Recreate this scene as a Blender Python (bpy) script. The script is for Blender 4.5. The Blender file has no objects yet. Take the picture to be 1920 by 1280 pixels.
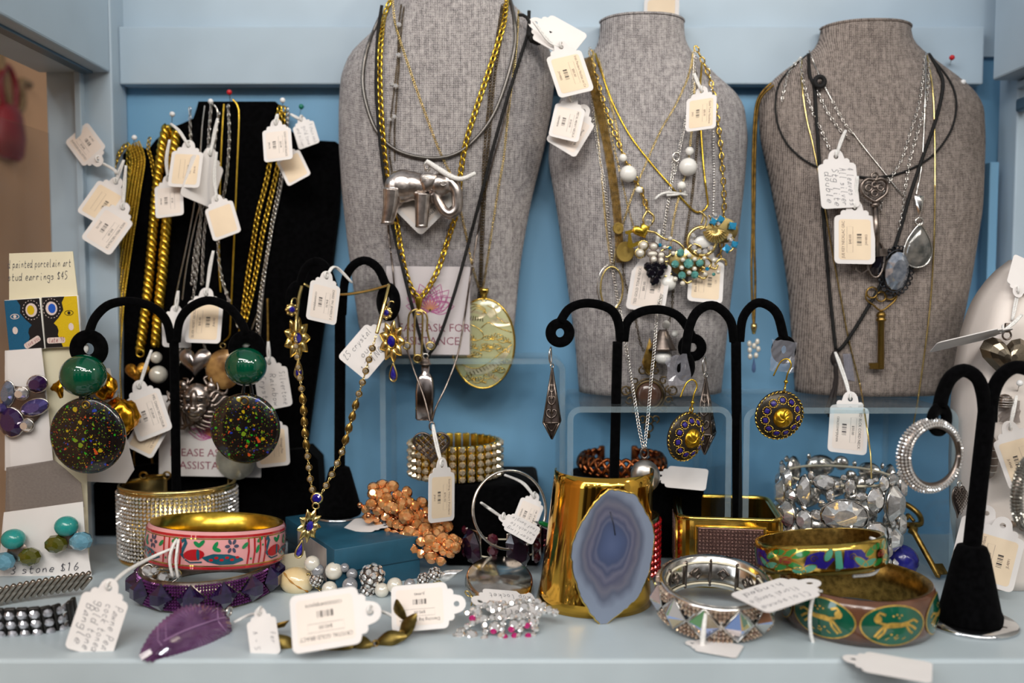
import bpy, bmesh, math, random
import numpy as np
from mathutils import Vector, Matrix
from mathutils.bvhtree import BVHTree
from mathutils.geometry import tessellate_polygon

random.seed(7); np.random.seed(7)
scene = bpy.context.scene
COL = scene.collection
CM = 0.01                      # everything below is written in centimetres, the scene is in metres

# ------------------------------------------------------------------ camera, world, lights, exposure
F_PX, CX, CY, HORIZON = 1700.0, 960.0, 640.0, 540.0
PITCH = math.atan((CY - HORIZON) / F_PX)
CAM_H = 19.5                   # height of the lens above the shelf
cam_data = bpy.data.cameras.new('camera')
cam_data.sensor_width = 36.0
cam_data.lens = 36.0 * F_PX / 1920.0
cam_data.clip_start = 0.01
cam_data.dof.use_dof = True
cam_data.dof.focus_distance = 0.585
cam_data.dof.aperture_fstop = 3.8
cam = bpy.data.objects.new('camera', cam_data)
cam.location = (0, 0, CAM_H * CM)
cam.rotation_euler = (math.pi / 2 - PITCH, 0, 0)
COL.objects.link(cam)
scene.camera = cam

world = bpy.data.worlds.new('store_ambient')
scene.world = world
world.use_nodes = True
wbg = world.node_tree.nodes['Background']
wbg.inputs[0].default_value = (0.97, 0.97, 1.0, 1)
wbg.inputs[1].default_value = 0.36

def area_light(name, loc, target, sx, sy, power, color):
    d = bpy.data.lights.new(name, 'AREA')
    d.shape = 'RECTANGLE'; d.size = sx * CM; d.size_y = sy * CM
    d.energy = power; d.color = color
    o = bpy.data.objects.new(name, d)
    o.location = Vector(loc) * CM
    o.rotation_euler = (Vector(target) - Vector(loc)).to_track_quat('-Z', 'Y').to_euler()
    COL.objects.link(o)
    return o
area_light('ceiling_tube_light', (-45, -60, 118), (0, 62, 8), 150, 14, 14, (1.0, 0.97, 0.93))
area_light('ceiling_tube_light.001', (45, -130, 120), (0, 62, 8), 150, 14, 15, (1.0, 0.94, 0.86))
area_light('shop_window_light', (-170, -40, 60), (0, 60, 15), 110, 120, 20, (0.82, 0.91, 1.0))
area_light('warm_spot_light', (90, 5, 95), (10, 60, 5), 14, 14, 4, (1.0, 0.86, 0.68))
for i in range(9):                     # rows of small track lamps in the shop
    area_light('track_spot_light', (-150 + 38 * i, -70 - 26 * (i % 3), 112 - 14 * (i % 2)), (0, 60, 8), 6, 6, 1.3, ((1.0, .93, .84), (.9, .95, 1.0), (1.0, .97, .93))[i % 3])

scene.view_settings.view_transform = 'Standard'
scene.view_settings.look = 'None'
scene.view_settings.gamma = 1.0
scene.view_settings.use_curve_mapping = False
scene.view_settings.exposure = -0.16
scene.cycles.use_denoising = True
scene.cycles.max_bounces = 10
scene.cycles.transparent_max_bounces = 16
scene.cycles.caustics_reflective = False
scene.cycles.caustics_refractive = False
scene.cycles.sample_clamp_indirect = 6.0

# ------------------------------------------------------------------ where the photograph's points lie
SP, CP = math.sin(PITCH), math.cos(PITCH)
EYE = Vector((0, 0, CAM_H))
def ray(px, py):
    u, v = (px - CX) / F_PX, (CY - py) / F_PX
    return Vector((u, CP + v * SP, -SP + v * CP))
def P(px, py, Y):                      # the point at depth Y
    d = ray(px, py); return EYE + d * (Y / d.y)
def S(px, py, z=0.0):                  # the point on a level plane
    d = ray(px, py); return EYE + d * ((z - CAM_H) / d.z)
def cm_px(n, Y): return n * Y / F_PX   # n pixels at depth Y in cm

# ------------------------------------------------------------------ materials
MATS = {}
def lin(c):
    f = lambda x: x / 12.92 if x <= 0.04045 else ((x + 0.055) / 1.055) ** 2.4
    return tuple(f(x / 255.0) for x in c)
def mat(name, rgb, rough=0.5, metal=0.0, noise=0.12, nscale=60, bump=0.0, bscale=200, spec=0.5, trans=0.0, ior=1.45, coat=0.0, sheen=0.0, alpha=1.0, rgb2=None, lo=0.35, hi=0.65, emit=None):
    """principled material; the colour wanders by a noise texture in object space"""
    if name in MATS: return MATS[name]
    m = bpy.data.materials.new(name); m.use_nodes = True
    nt = m.node_tree; N, L = nt.nodes, nt.links
    b = N['Principled BSDF']
    c = lin(rgb)
    tc = N.new('ShaderNodeTexCoord')
    nz = N.new('ShaderNodeTexNoise'); nz.inputs['Scale'].default_value = nscale; nz.inputs['Detail'].default_value = 3
    L.new(tc.outputs['Object'], nz.inputs['Vector'])
    cr = N.new('ShaderNodeValToRGB')
    c2 = lin(rgb2) if rgb2 else tuple(x * (1 - noise) for x in c)
    c1 = c if rgb2 else tuple(min(1, x * (1 + noise * 0.6)) for x in c)
    cr.color_ramp.elements[0].position = lo; cr.color_ramp.elements[0].color = (*c2, 1)
    cr.color_ramp.elements[1].position = hi; cr.color_ramp.elements[1].color = (*c1, 1)
    L.new(nz.outputs['Fac'], cr.inputs['Fac']); L.new(cr.outputs['Color'], b.inputs['Base Color'])
    b.inputs['Roughness'].default_value = rough; b.inputs['Metallic'].default_value = metal
    b.inputs['Specular IOR Level'].default_value = spec; b.inputs['IOR'].default_value = ior
    b.inputs['Transmission Weight'].default_value = trans; b.inputs['Coat Weight'].default_value = coat
    b.inputs['Coat Roughness'].default_value = 0.05
    b.inputs['Sheen Weight'].default_value = sheen; b.inputs['Alpha'].default_value = alpha
    if bump:
        n2 = N.new('ShaderNodeTexNoise'); n2.inputs['Scale'].default_value = bscale; n2.inputs['Detail'].default_value = 2
        L.new(tc.outputs['Object'], n2.inputs['Vector'])
        bp = N.new('ShaderNodeBump'); bp.inputs['Strength'].default_value = bump; bp.inputs['Distance'].default_value = 0.0004
        L.new(n2.outputs['Fac'], bp.inputs['Height']); L.new(bp.outputs['Normal'], b.inputs['Normal'])
    MATS[name] = m
    return m

def linen(name, dark, light):
    m = bpy.data.materials.new(name); m.use_nodes = True
    nt = m.node_tree; N, L = nt.nodes, nt.links; b = N['Principled BSDF']
    tc = N.new('ShaderNodeTexCoord')
    nz = N.new('ShaderNodeTexNoise'); nz.inputs['Scale'].default_value = 340; nz.inputs['Detail'].default_value = 1
    L.new(tc.outputs['Object'], nz.inputs['Vector'])
    def thread(direction, off):
        w = N.new('ShaderNodeTexWave'); w.wave_type = 'BANDS'; w.bands_direction = direction
        w.inputs['Scale'].default_value = 250; w.inputs['Distortion'].default_value = 1.6
        w.inputs['Detail'].default_value = 1; w.inputs['Detail Scale'].default_value = 2.5; w.inputs['Phase Offset'].default_value = off
        L.new(tc.outputs['Object'], w.inputs['Vector']); return w
    wx, wz = thread('X', 0), thread('Z', 1.1)
    mul = N.new('ShaderNodeMath'); mul.operation = 'MULTIPLY'
    L.new(wx.outputs['Fac'], mul.inputs[0]); L.new(wz.outputs['Fac'], mul.inputs[1])
    # slubs: long thin threads of a lighter yarn
    mp = N.new('ShaderNodeMapping'); mp.inputs['Scale'].default_value = (600, 600, 40)
    L.new(tc.outputs['Object'], mp.inputs['Vector'])
    sl = N.new('ShaderNodeTexNoise'); sl.inputs['Scale'].default_value = 1.0; L.new(mp.outputs['Vector'], sl.inputs['Vector'])
    a1 = N.new('ShaderNodeMath'); a1.operation = 'MULTIPLY_ADD'; a1.inputs[1].default_value = 0.55
    L.new(sl.outputs['Fac'], a1.inputs[0]); L.new(mul.outputs[0], a1.inputs[2])
    a2 = N.new('ShaderNodeMath'); a2.operation = 'MULTIPLY_ADD'; a2.inputs[1].default_value = 0.55
    L.new(nz.outputs['Fac'], a2.inputs[0]); L.new(a1.outputs[0], a2.inputs[2])
    cr = N.new('ShaderNodeValToRGB')
    cr.color_ramp.elements[0].position = 0.48; cr.color_ramp.elements[0].color = (*lin(dark), 1)
    cr.color_ramp.elements[1].position = 1.12; cr.color_ramp.elements[1].color = (*lin(light), 1)
    L.new(a2.outputs[0], cr.inputs['Fac']); L.new(cr.outputs['Color'], b.inputs['Base Color'])
    b.inputs['Roughness'].default_value = 0.9; b.inputs['Specular IOR Level'].default_value = 0.2
    bp = N.new('ShaderNodeBump'); bp.inputs['Strength'].default_value = 0.5; bp.inputs['Distance'].default_value = 0.0006
    L.new(a2.outputs[0], bp.inputs['Height']); L.new(bp.outputs['Normal'], b.inputs['Normal'])
    MATS[name] = m
    return m

M_PAINT = mat('pale_blue_paint', (168, 186, 200), 0.45, nscale=9, noise=0.10, bump=0.05, bscale=60)
M_WALL = mat('blue_wall_paint', (115, 165, 200), 0.5, nscale=7, noise=0.10, bump=0.05, bscale=60)
M_SHELF = mat('shelf_paint', (184, 197, 203), 0.38, nscale=14, noise=0.07, bump=0.04, bscale=60)
M_GREYTRIM = mat('grey_metal_track', (92, 116, 134), 0.35, 0.5, nscale=20)
M_LINEN = linen('grey_linen', (92, 88, 90), (204, 198, 196))
M_LINEN_DIM = linen('grey_linen_dim', (78, 70, 67), (174, 161, 152))  # darker, browner copy of the linen; paints weaker light on the corded bust
M_VELVET = mat('black_velvet', (7, 7, 8), 1.0, spec=0.02, sheen=0.02, nscale=300, noise=0.4)
M_PIPING = mat('dark_piping', (60, 56, 54), 0.9)
M_WHITEPAPER = mat('white_card', (234, 229, 226), 0.7, noise=0.03, nscale=30, spec=0.25)
M_BEIGE = mat('cream_sticker', (240, 219, 190), 0.65, noise=0.05, nscale=30, spec=0.25)
M_PALESTICK = mat('pale_sticker', (238, 226, 216), 0.65, noise=0.03, nscale=30, spec=0.25)
M_CREAM = mat('cream_card', (226, 218, 190), 0.7, noise=0.04, nscale=30, spec=0.25)
M_INK = mat('black_ink', (40, 34, 36), 0.7)
M_BROWNINK = mat('brown_ink', (120, 90, 80), 0.7)
M_PEN = mat('pen_ink', (66, 66, 80), 0.7)
M_STRING = mat('white_string', (236, 234, 230), 0.6, nscale=900, noise=0.15, bump=0.4, bscale=2500)
M_GOLD = mat('polished_gold', (224, 188, 92), 0.16, 1.0, nscale=150, noise=0.12)
M_GOLDY = mat('yellow_gold', (216, 180, 66), 0.24, 1.0, nscale=200, noise=0.2)
M_GOLDL = mat('light_gold', (226, 200, 130), 0.22, 1.0, nscale=150, noise=0.15)
M_BRASS = mat('aged_brass', (150, 120, 62), 0.34, 1.0, nscale=260, noise=0.45)
M_BRONZE = mat('dark_bronze', (104, 88, 62), 0.42, 1.0, nscale=260, noise=0.5)
M_SILVER = mat('silver', (216, 212, 206), 0.18, 1.0, nscale=200, noise=0.15)
M_PEWTER = mat('dark_pewter', (136, 124, 116), 0.32, 1.0, nscale=240, noise=0.45)
M_STEEL = mat('grey_cable', (112, 108, 104), 0.38, 0.9, nscale=200)
M_CHROME = mat('chrome', (214, 216, 218), 0.08, 1.0, noise=0.04)
M_COPPER = mat('copper', (168, 96, 56), 0.3, 1.0, nscale=240, noise=0.4)
M_CORD = mat('black_cord', (14, 13, 13), 0.75, nscale=500, noise=0.3, bump=0.4, bscale=2200)
M_CRYSTAL = mat('clear_crystal', (244, 240, 236), 0.03, 0.72, nscale=500, noise=0.2, spec=0.8, coat=0.6)
M_AQUA = mat('aqua_stone', (96, 168, 160), 0.08, 0.25, nscale=300, noise=0.3, spec=0.8, coat=0.8)
M_BLUEST = mat('blue_stone', (34, 150, 196), 0.06, 0.35, nscale=300, noise=0.3, spec=0.8, coat=0.8)
M_SAPPH = mat('cobalt_stone', (38, 28, 150), 0.08, 0.2, nscale=300, noise=0.4, spec=0.8, coat=0.8)
M_PURPLE = mat('purple_stone', (60, 32, 82), 0.06, 0.3, nscale=300, noise=0.5, spec=0.8, coat=0.9)
M_JET = mat('jet_stone', (16, 14, 22), 0.08, 0.0, spec=0.8, coat=0.8)
M_PEARL = mat('pearl', (226, 220, 206), 0.16, 0.15, nscale=120, noise=0.06, spec=0.7, coat=0.7)
M_GPEARL = mat('grey_pearl', (150, 150, 154), 0.16, 0.3, nscale=120, noise=0.06, spec=0.7, coat=0.7)
M_WBEAD = mat('white_bead', (240, 238, 232), 0.2, noise=0.03, coat=0.5)
M_ACRYLIC = None

# ------------------------------------------------------------------ geometry helpers (cm)
class G:
    def __init__(s): s.V, s.F, s.n = [], [], 0
    def add(s, VF, M=None):
        V, F = VF
        V = np.asarray(V, dtype=float).reshape(-1, 3)
        if M is not None:
            A = np.array(M); V = V @ A[:3, :3].T + A[:3, 3]
        s.V.append(V)
        if isinstance(F, np.ndarray): s.F.extend((F + s.n).tolist())
        else: s.F.extend([[i + s.n for i in f] for f in F])
        s.n += len(V)
        return s
    def many(s, VF, Ms):                  # one template at many matrices
        V, F = VF
        V = np.asarray(V, dtype=float); F = np.asarray(F)
        for M in Ms:
            A = np.array(M)
            s.V.append(V @ A[:3, :3].T + A[:3, 3]); s.F.extend((F + s.n).tolist()); s.n += len(V)
        return s
    def mesh(s, name, mats, smooth=True, inv=None, fm=None):
        V = np.concatenate(s.V) if s.V else np.zeros((0, 3))
        if inv is not None:
            A = np.array(inv); V = V @ A[:3, :3].T + A[:3, 3]
        me = bpy.data.meshes.new(name)
        me.from_pydata((V * CM).tolist(), [], s.F)
        for m in (mats if isinstance(mats, (list, tuple)) else [mats]): me.materials.append(m)
        if smooth: me.polygons.foreach_set('use_smooth', [True] * len(me.polygons))
        if fm: me.polygons.foreach_set('material_index', fm)
        me.update()
        return me

def tmat(loc=(0, 0, 0), rot=(0, 0, 0), sc=(1, 1, 1)):
    if isinstance(sc, (int, float)): sc = (sc, sc, sc)
    return Matrix.Translation(Vector(loc)) @ Matrix.Rotation(rot[2], 4, 'Z') @ Matrix.Rotation(rot[1], 4, 'Y') @ Matrix.Rotation(rot[0], 4, 'X') @ Matrix.Diagonal((*sc, 1))
def frame(o, x, y, z):
    m = Matrix.Identity(4)
    for i in range(3): m[i][0], m[i][1], m[i][2], m[i][3] = x[i], y[i], z[i], o[i]
    return m
def facing(o, roll=0.0, yaw=0.0, pitch=0.0, sc=1.0):
    """local x right, y up, z towards the viewer; roll turns it clockwise in the picture"""
    B = frame(Vector(o), Vector((1, 0, 0)), Vector((0, 0, 1)), Vector((0, -1, 0)))
    return B @ Matrix.Rotation(yaw, 4, 'Y') @ Matrix.Rotation(-roll, 4, 'Z') @ Matrix.Rotation(pitch, 4, 'X') @ Matrix.Scale(sc, 4)

def box(cx, cy, cz, sx, sy, sz):
    V = [(cx + a * sx / 2, cy + b * sy / 2, cz + c * sz / 2) for a in (-1, 1) for b in (-1, 1) for c in (-1, 1)]
    return V, [[0, 1, 3, 2], [4, 6, 7, 5], [0, 4, 5, 1], [2, 3, 7, 6], [0, 2, 6, 4], [1, 5, 7, 3]]
def from_bm(bm):
    bm.verts.index_update()
    r = ([tuple(v.co) for v in bm.verts], [[v.index for v in f.verts] for f in bm.faces]); bm.free(); return r
def rbox(cx, cy, cz, sx, sy, sz, r, seg=2):
    bm = bmesh.new(); bmesh.ops.create_cube(bm, size=1)
    for v in bm.verts: v.co = Vector((v.co.x * sx + cx, v.co.y * sy + cy, v.co.z * sz + cz))
    bmesh.ops.bevel(bm, geom=list(bm.edges), offset=min(r, 0.49 * min(sx, sy, sz)), segments=seg, affect='EDGES', profile=0.5)
    return from_bm(bm)
def sphere(c, r, n=16, m=10, sc=(1, 1, 1)):
    V = [(0, 0, 1)]; F = []
    for i in range(1, m):
        t = math.pi * i / m
        for j in range(n):
            p = 2 * math.pi * j / n; V.append((math.sin(t) * math.cos(p), math.sin(t) * math.sin(p), math.cos(t)))
    V.append((0, 0, -1)); k = len(V) - 1
    for j in range(n): F.append([0, 1 + j, 1 + (j + 1) % n]); F.append([k, k - n + (j + 1) % n, k - n + j])
    for i in range(m - 2):
        for j in range(n):
            a = 1 + i * n; F.append([a + j, a + n + j, a + n + (j + 1) % n, a + (j + 1) % n])
    return [(c[0] + v[0] * r * sc[0], c[1] + v[1] * r * sc[1], c[2] + v[2] * r * sc[2]) for v in V], F
def lathe(prof, n=24, a0=0.0, a1=2 * math.pi, sx=1.0, sy=1.0):
    """profile [(r, z)] turned about z; open arcs when a1 - a0 < 2 pi"""
    full = abs(a1 - a0 - 2 * math.pi) < 1e-6
    k = n if full else n + 1; V = []; F = []; m = len(prof)
    for j in range(k):
        a = a0 + (a1 - a0) * j / n
        for r, z in prof: V.append((r * math.cos(a) * sx, r * math.sin(a) * sy, z))
    for j in range(n):
        b, c = j * m, ((j + 1) % k) * m
        for i in range(m - 1): F.append([b + i, c + i, c + i + 1, b + i + 1])
    return V, F
def lathe_ring(prof, n=48, a0=0.0, a1=2 * math.pi, sx=1.0, sy=1.0):
    """closed profile -> solid band; ends capped when open"""
    V, F = lathe(list(prof) + [prof[0]], n, a0, a1, sx, sy)
    if abs(a1 - a0 - 2 * math.pi) > 1e-6:
        m = len(prof) + 1
        F.append(list(range(m - 1))[::-1]); F.append([n * m + i for i in range(m - 1)])
    return V, F
def torus(R, r, n=16, m=8, sx=1.0, sy=1.0):
    V, F = [], []
    for i in range(n):
        a = 2 * math.pi * i / n
        for j in range(m):
            b = 2 * math.pi * j / m
            V.append(((R * sx + r * math.cos(b)) * math.cos(a), (R * sy + r * math.cos(b)) * math.sin(a), r * math.sin(b)))
    for i in range(n):
        for j in range(m): F.append([i * m + j, ((i + 1) % n) * m + j, ((i + 1) % n) * m + (j + 1) % m, i * m + (j + 1) % m])
    return V, np.array(F)
def frames(pts, closed=False, up=None):
    pts = [Vector(p) for p in pts]; n = len(pts); T = []
    for i in range(n):
        a = pts[(i - 1) % n] if closed else pts[max(i - 1, 0)]
        b = pts[(i + 1) % n] if closed else pts[min(i + 1, n - 1)]
        d = b - a; T.append(d.normalized() if d.length > 1e-9 else Vector((0, 0, 1)))
    nrm = up or Vector((0, -1, 0)); N = []
    for t in T:
        q = nrm - t * nrm.dot(t)
        if q.length < 0.15:
            q = Vector((1, 0, 0)) - t * t.x
            if q.length < 0.1: q = Vector((0, 0, 1)) - t * t.z
        q.normalize(); N.append(q)
        if up is None: nrm = q
    return pts, T, N
def tube(pts, r, n=8, closed=False, flat=1.0, up=None):
    pts, T, N = frames(pts, closed, up); V, F = [], []; k = len(pts)
    rr = r if isinstance(r, (list, tuple)) else [r] * k
    for p, t, q, ri in zip(pts, T, N, rr):
        b = t.cross(q)
        for j in range(n):
            a = 2 * math.pi * j / n; V.append(tuple(p + b * (ri * math.cos(a)) + q * (ri * flat * math.sin(a))))
    for i in range(k if closed else k - 1):
        for j in range(n):
            x, y = i * n, ((i + 1) % k) * n
            F.append([x + j, x + (j + 1) % n, y + (j + 1) % n, y + j])
    if not closed: F.append(list(range(n))[::-1]); F.append([(k - 1) * n + j for j in range(n)])
    return V, F
def spline(ctrl, step=0.3, closed=False):
    """Catmull-Rom through the points, resampled at even steps"""
    c = [Vector(p) for p in ctrl]; n = len(c); out = []
    if n == 2: fine = [c[0].lerp(c[1], t / 20) for t in range(21)]
    else:
        fine = []
        for i in range(n if closed else n - 1):
            p0 = c[(i - 1) % n] if closed else c[max(i - 1, 0)]
            p1, p2 = c[i], c[(i + 1) % n]
            p3 = c[(i + 2) % n] if closed else c[min(i + 2, n - 1)]
            for k in range(14):
                t = k / 14
                fine.append(0.5 * ((2 * p1) + (p2 - p0) * t + (2 * p0 - 5 * p1 + 4 * p2 - p3) * t * t + (3 * p1 - p0 - 3 * p2 + p3) * t ** 3))
        fine.append(c[0] if closed else c[-1])
    L = [0.0]
    for a, b in zip(fine, fine[1:]): L.append(L[-1] + (b - a).length)
    m = max(2, int(round(L[-1] / step))); j = 0
    for i in range(m + (0 if closed else 1)):
        s = L[-1] * i / m
        while j < len(L) - 2 and L[j + 1] < s: j += 1
        d = L[j + 1] - L[j]; out.append(fine[j].lerp(fine[j + 1], (s - L[j]) / d if d > 1e-9 else 0))
    return out
def slab(outline, th, holes=(), dome=0.0):
    """outline (x, y) -> plate from z = 0 to th, with holes"""
    loops = [list(outline)] + [list(h) for h in holes]
    tri = tessellate_polygon([[Vector((x, y, 0)) for x, y in l] for l in loops])
    flat = [p for l in loops for p in l]; n = len(flat)
    V = [(x, y, 0) for x, y in flat] + [(x, y, th) for x, y in flat]; F = []
    for a, b, c in tri:
        A, B, C = flat[a], flat[b], flat[c]
        if (B[0] - A[0]) * (C[1] - A[1]) - (B[1] - A[1]) * (C[0] - A[0]) < 0: b, c = c, b
        F.append([a + n, b + n, c + n]); F.append([a, c, b])
    k = 0
    for li, l in enumerate(loops):
        area = sum(l[i][0] * l[(i + 1) % len(l)][1] - l[(i + 1) % len(l)][0] * l[i][1] for i in range(len(l)))
        for i in range(len(l)):
            a, b = k + i, k + (i + 1) % len(l)
            f = [a, b, b + n, a + n]
            if (area > 0) == (li > 0): f = f[::-1]
            F.append(f)
        k += len(l)
    return V, F
def cut_mesh(V, F, step):
    """slices faces so that they can follow a curved surface"""
    bm = bmesh.new(); vs = [bm.verts.new(v) for v in V]
    for f in F:
        try: bm.faces.new([vs[i] for i in f])
        except ValueError: pass
    xs = [v[0] for v in V]; ys = [v[1] for v in V]
    for lo, hi, ax in ((min(xs), max(xs), 0), (min(ys), max(ys), 1)):
        c = math.floor(lo / step) * step
        while c < hi:
            no = (1, 0, 0) if ax == 0 else (0, 1, 0); co = (c, 0, 0) if ax == 0 else (0, c, 0)
            bmesh.ops.bisect_plane(bm, geom=list(bm.verts) + list(bm.edges) + list(bm.faces), plane_co=co, plane_no=no); c += step
    return from_bm(bm)
def poly(outline, holes=()):
    loops = [list(outline)] + [list(h) for h in holes]
    tri = tessellate_polygon([[Vector((x, y, 0)) for x, y in l] for l in loops]); flat = [p for l in loops for p in l]; F = []
    for a, b, c in tri:
        A, B, C = flat[a], flat[b], flat[c]
        F.append([a, b, c] if (B[0] - A[0]) * (C[1] - A[1]) - (B[1] - A[1]) * (C[0] - A[0]) > 0 else [a, c, b])
    return [(x, y, 0) for x, y in flat], F
def circ(cx, cy, r, n=16, ry=None, a0=0.0):
    return [(cx + r * math.cos(a0 + 2 * math.pi * i / n), cy + (ry or r) * math.sin(a0 + 2 * math.pi * i / n)) for i in range(n)]
def rrect(w, h, r, cx=0, cy=0, k=4):
    o = []
    for sx, sy, a0 in ((1, 1, 0), (-1, 1, 90), (-1, -1, 180), (1, -1, 270)):
        for i in range(k + 1):
            a = math.radians(a0 + 90 * i / k); o.append((cx + sx * (w / 2 - r) + r * math.cos(a), cy + sy * (h / 2 - r) + r * math.sin(a)))
    return o
def strip(pts, w, closed=False):
    """flat ribbon of width w along a 2-D line"""
    V, F = [], []; n = len(pts)
    for i in range(n):
        a, b = pts[max(i - 1, 0)], pts[min(i + 1, n - 1)]
        if closed: a, b = pts[(i - 1) % n], pts[(i + 1) % n]
        d = math.hypot(b[0] - a[0], b[1] - a[1]) or 1; nx, ny = -(b[1] - a[1]) / d * w / 2, (b[0] - a[0]) / d * w / 2
        V += [(pts[i][0] + nx, pts[i][1] + ny, 0), (pts[i][0] - nx, pts[i][1] - ny, 0)]
    for i in range(n if closed else n - 1):
        a, b = 2 * i, 2 * ((i + 1) % n); F.append([a, a + 1, b + 1, b])
    return V, F
def gem(r=1.0, h=0.6, n=8, table=0.55, crown=0.35):
    """cut stone: table, crown, girdle and pavilion facets; z up, girdle at z = 0"""
    h *= 1.45
    V = [(table * r * math.cos(2 * math.pi * (i + .5) / n), table * r * math.sin(2 * math.pi * (i + .5) / n), crown * h) for i in range(n)]
    V += [(r * math.cos(2 * math.pi * i / n), r * math.sin(2 * math.pi * i / n), 0) for i in range(n)]
    V.append((0, 0, -(1 - crown) * h)); F = [list(range(n))]
    for i in range(n):
        j = (i + 1) % n; F += [[i, n + i, n + j], [i, n + j, j], [n + i, 2 * n, n + j]]
    return V, F
def dome(r, h, n=16, m=5, sx=1.0, sy=1.0):
    V, F = lathe([(r * math.cos(math.pi / 2 * i / m), h * math.sin(math.pi / 2 * i / m)) for i in range(m + 1)], n, sx=sx, sy=sy)
    return V, F
def remeshed(VF, voxel, smooth=4):
    """welds overlapping shapes into one continuous skin"""
    V, F = VF
    me = bpy.data.meshes.new('tmp'); me.from_pydata([tuple(v) for v in np.asarray(V).tolist()], [], [list(f) for f in F]); me.update()
    o = bpy.data.objects.new('tmp', me); COL.objects.link(o)
    r = o.modifiers.new('r', 'REMESH'); r.mode = 'VOXEL'; r.voxel_size = voxel
    s = o.modifiers.new('s', 'SMOOTH'); s.iterations = smooth; s.factor = 0.5
    dg = bpy.context.evaluated_depsgraph_get(); ev = o.evaluated_get(dg); m2 = ev.to_mesh()
    out = ([tuple(v.co) for v in m2.vertices], [list(p.vertices) for p in m2.polygons])
    ev.to_mesh_clear(); bpy.data.objects.remove(o); bpy.data.meshes.remove(me)
    return out
def merged(*VFs):
    g = G()
    for vf in VFs: g.add(vf)
    return np.concatenate(g.V), g.F

# ------------------------------------------------------------------ things and parts
class Thing:
    """an Empty at the thing's base; parts hang under it"""
    def __init__(s, name, label, cat, loc=(0, 0, 0), M=None, group=None):
        s.o = bpy.data.objects.new(name, None); s.o.empty_display_size = 0.01; COL.objects.link(s.o)
        s.M = M.copy() if M is not None else Matrix.Translation(Vector(loc))
        W = s.M.copy(); W.translation = W.translation * CM
        s.o.matrix_world = W
        s.inv = s.M.inverted()
        s.o['label'] = label; s.o['category'] = cat
        if group: s.o['group'] = group
    def part(s, name, g, m, parent=None, smooth=True, world=False, label=None, stuff=False, fm=None):
        if not isinstance(g, G): g = G().add(g)
        o = bpy.data.objects.new(name, g.mesh(name, m, smooth, s.inv if world else None, fm)); COL.objects.link(o)
        o.parent = parent or s.o
        if label: o['label'] = label
        if stuff: o['kind'] = 'stuff'
        return o
    def copies(s, name, VF, m, Ms, parent=None, smooth=False, world=False):
        """many like pieces, each its own object, sharing one mesh"""
        me = G().add(VF).mesh(name, m, smooth); out = []
        for M in Ms:
            W = (s.inv @ M) if world else M.copy()
            W.translation = W.translation * CM
            o = bpy.data.objects.new(name, me); COL.objects.link(o); o.parent = parent or s.o; o.matrix_local = W; out.append(o)
        return out
def solo(name, label, cat, g, m, loc=(0, 0, 0), smooth=True, group=None, M=None):
    """a thing that is one mesh; geometry given in world cm, origin moved to loc"""
    if not isinstance(g, G): g = G().add(g)
    A = M or Matrix.Translation(Vector(loc))
    o = bpy.data.objects.new(name, g.mesh(name, m, smooth, A.inverted())); COL.objects.link(o)
    W = A.copy(); W.translation = W.translation * CM; o.matrix_world = W
    o['label'] = label; o['category'] = cat
    if group: o['group'] = group
    return o
def struct(name, g, m, parent=None, smooth=False):
    if not isinstance(g, G): g = G().add(g)
    o = bpy.data.objects.new(name, g.mesh(name, m, smooth)); COL.objects.link(o)
    if parent: o.parent = parent
    else: o['kind'] = 'structure'
    return o
# ------------------------------------------------------------------ the display case
def thin_clear(name, tint, refl=1.0, cover=0.0, cover_rgb=(220, 235, 240), rough=0.02):
    """clear sheet: mostly lets light through, mirrors at grazing angles"""
    m = bpy.data.materials.new(name); m.use_nodes = True
    nt = m.node_tree; N, L = nt.nodes, nt.links; N.remove(N['Principled BSDF'])
    out = N['Material Output']
    tr = N.new('ShaderNodeBsdfTransparent'); tr.inputs[0].default_value = (*lin(tint), 1)
    gl = N.new('ShaderNodeBsdfGlossy'); gl.inputs['Roughness'].default_value = rough
    fr = N.new('ShaderNodeLayerWeight'); fr.inputs['Blend'].default_value = 0.5
    pw = N.new('ShaderNodeMath'); pw.operation = 'POWER'; pw.inputs[1].default_value = 5.0; L.new(fr.outputs['Facing'], pw.inputs[0])
    ad = N.new('ShaderNodeMath'); ad.operation = 'MULTIPLY_ADD'; ad.inputs[1].default_value = 0.6; ad.inputs[2].default_value = 0.04; L.new(pw.outputs[0], ad.inputs[0])
    nz = N.new('ShaderNodeTexNoise'); nz.inputs['Scale'].default_value = 30
    ml = N.new('ShaderNodeMath'); ml.operation = 'MULTIPLY'; ml.inputs[1].default_value = refl
    L.new(ad.outputs[0], ml.inputs[0])
    mx = N.new('ShaderNodeMixShader'); L.new(ml.outputs[0], mx.inputs[0]); L.new(tr.outputs[0], mx.inputs[1]); L.new(gl.outputs[0], mx.inputs[2])
    df = N.new('ShaderNodeBsdfDiffuse'); df.inputs[0].default_value = (*lin(cover_rgb), 1)
    m2 = N.new('ShaderNodeMixShader')
    mm = N.new('ShaderNodeMath'); mm.operation = 'MULTIPLY_ADD'; mm.inputs[1].default_value = cover * 0.5; mm.inputs[2].default_value = cover * 0.75
    L.new(nz.outputs['Fac'], mm.inputs[0]); L.new(mm.outputs[0], m2.inputs[0]); L.new(mx.outputs[0], m2.inputs[1]); L.new(df.outputs[0], m2.inputs[2])
    L.new(m2.outputs[0], out.inputs['Surface'])
    MATS[name] = m
    return m
M_ACRYLIC = thin_clear('clear_acrylic', (246, 251, 253), 0.7, 0.03)
M_EDGE = thin_clear('acrylic_edge', (222, 238, 245), 0.7, 0.2, (205, 226, 234))  # pale diffuse tint stands for light refracted in the sheet edges
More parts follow.
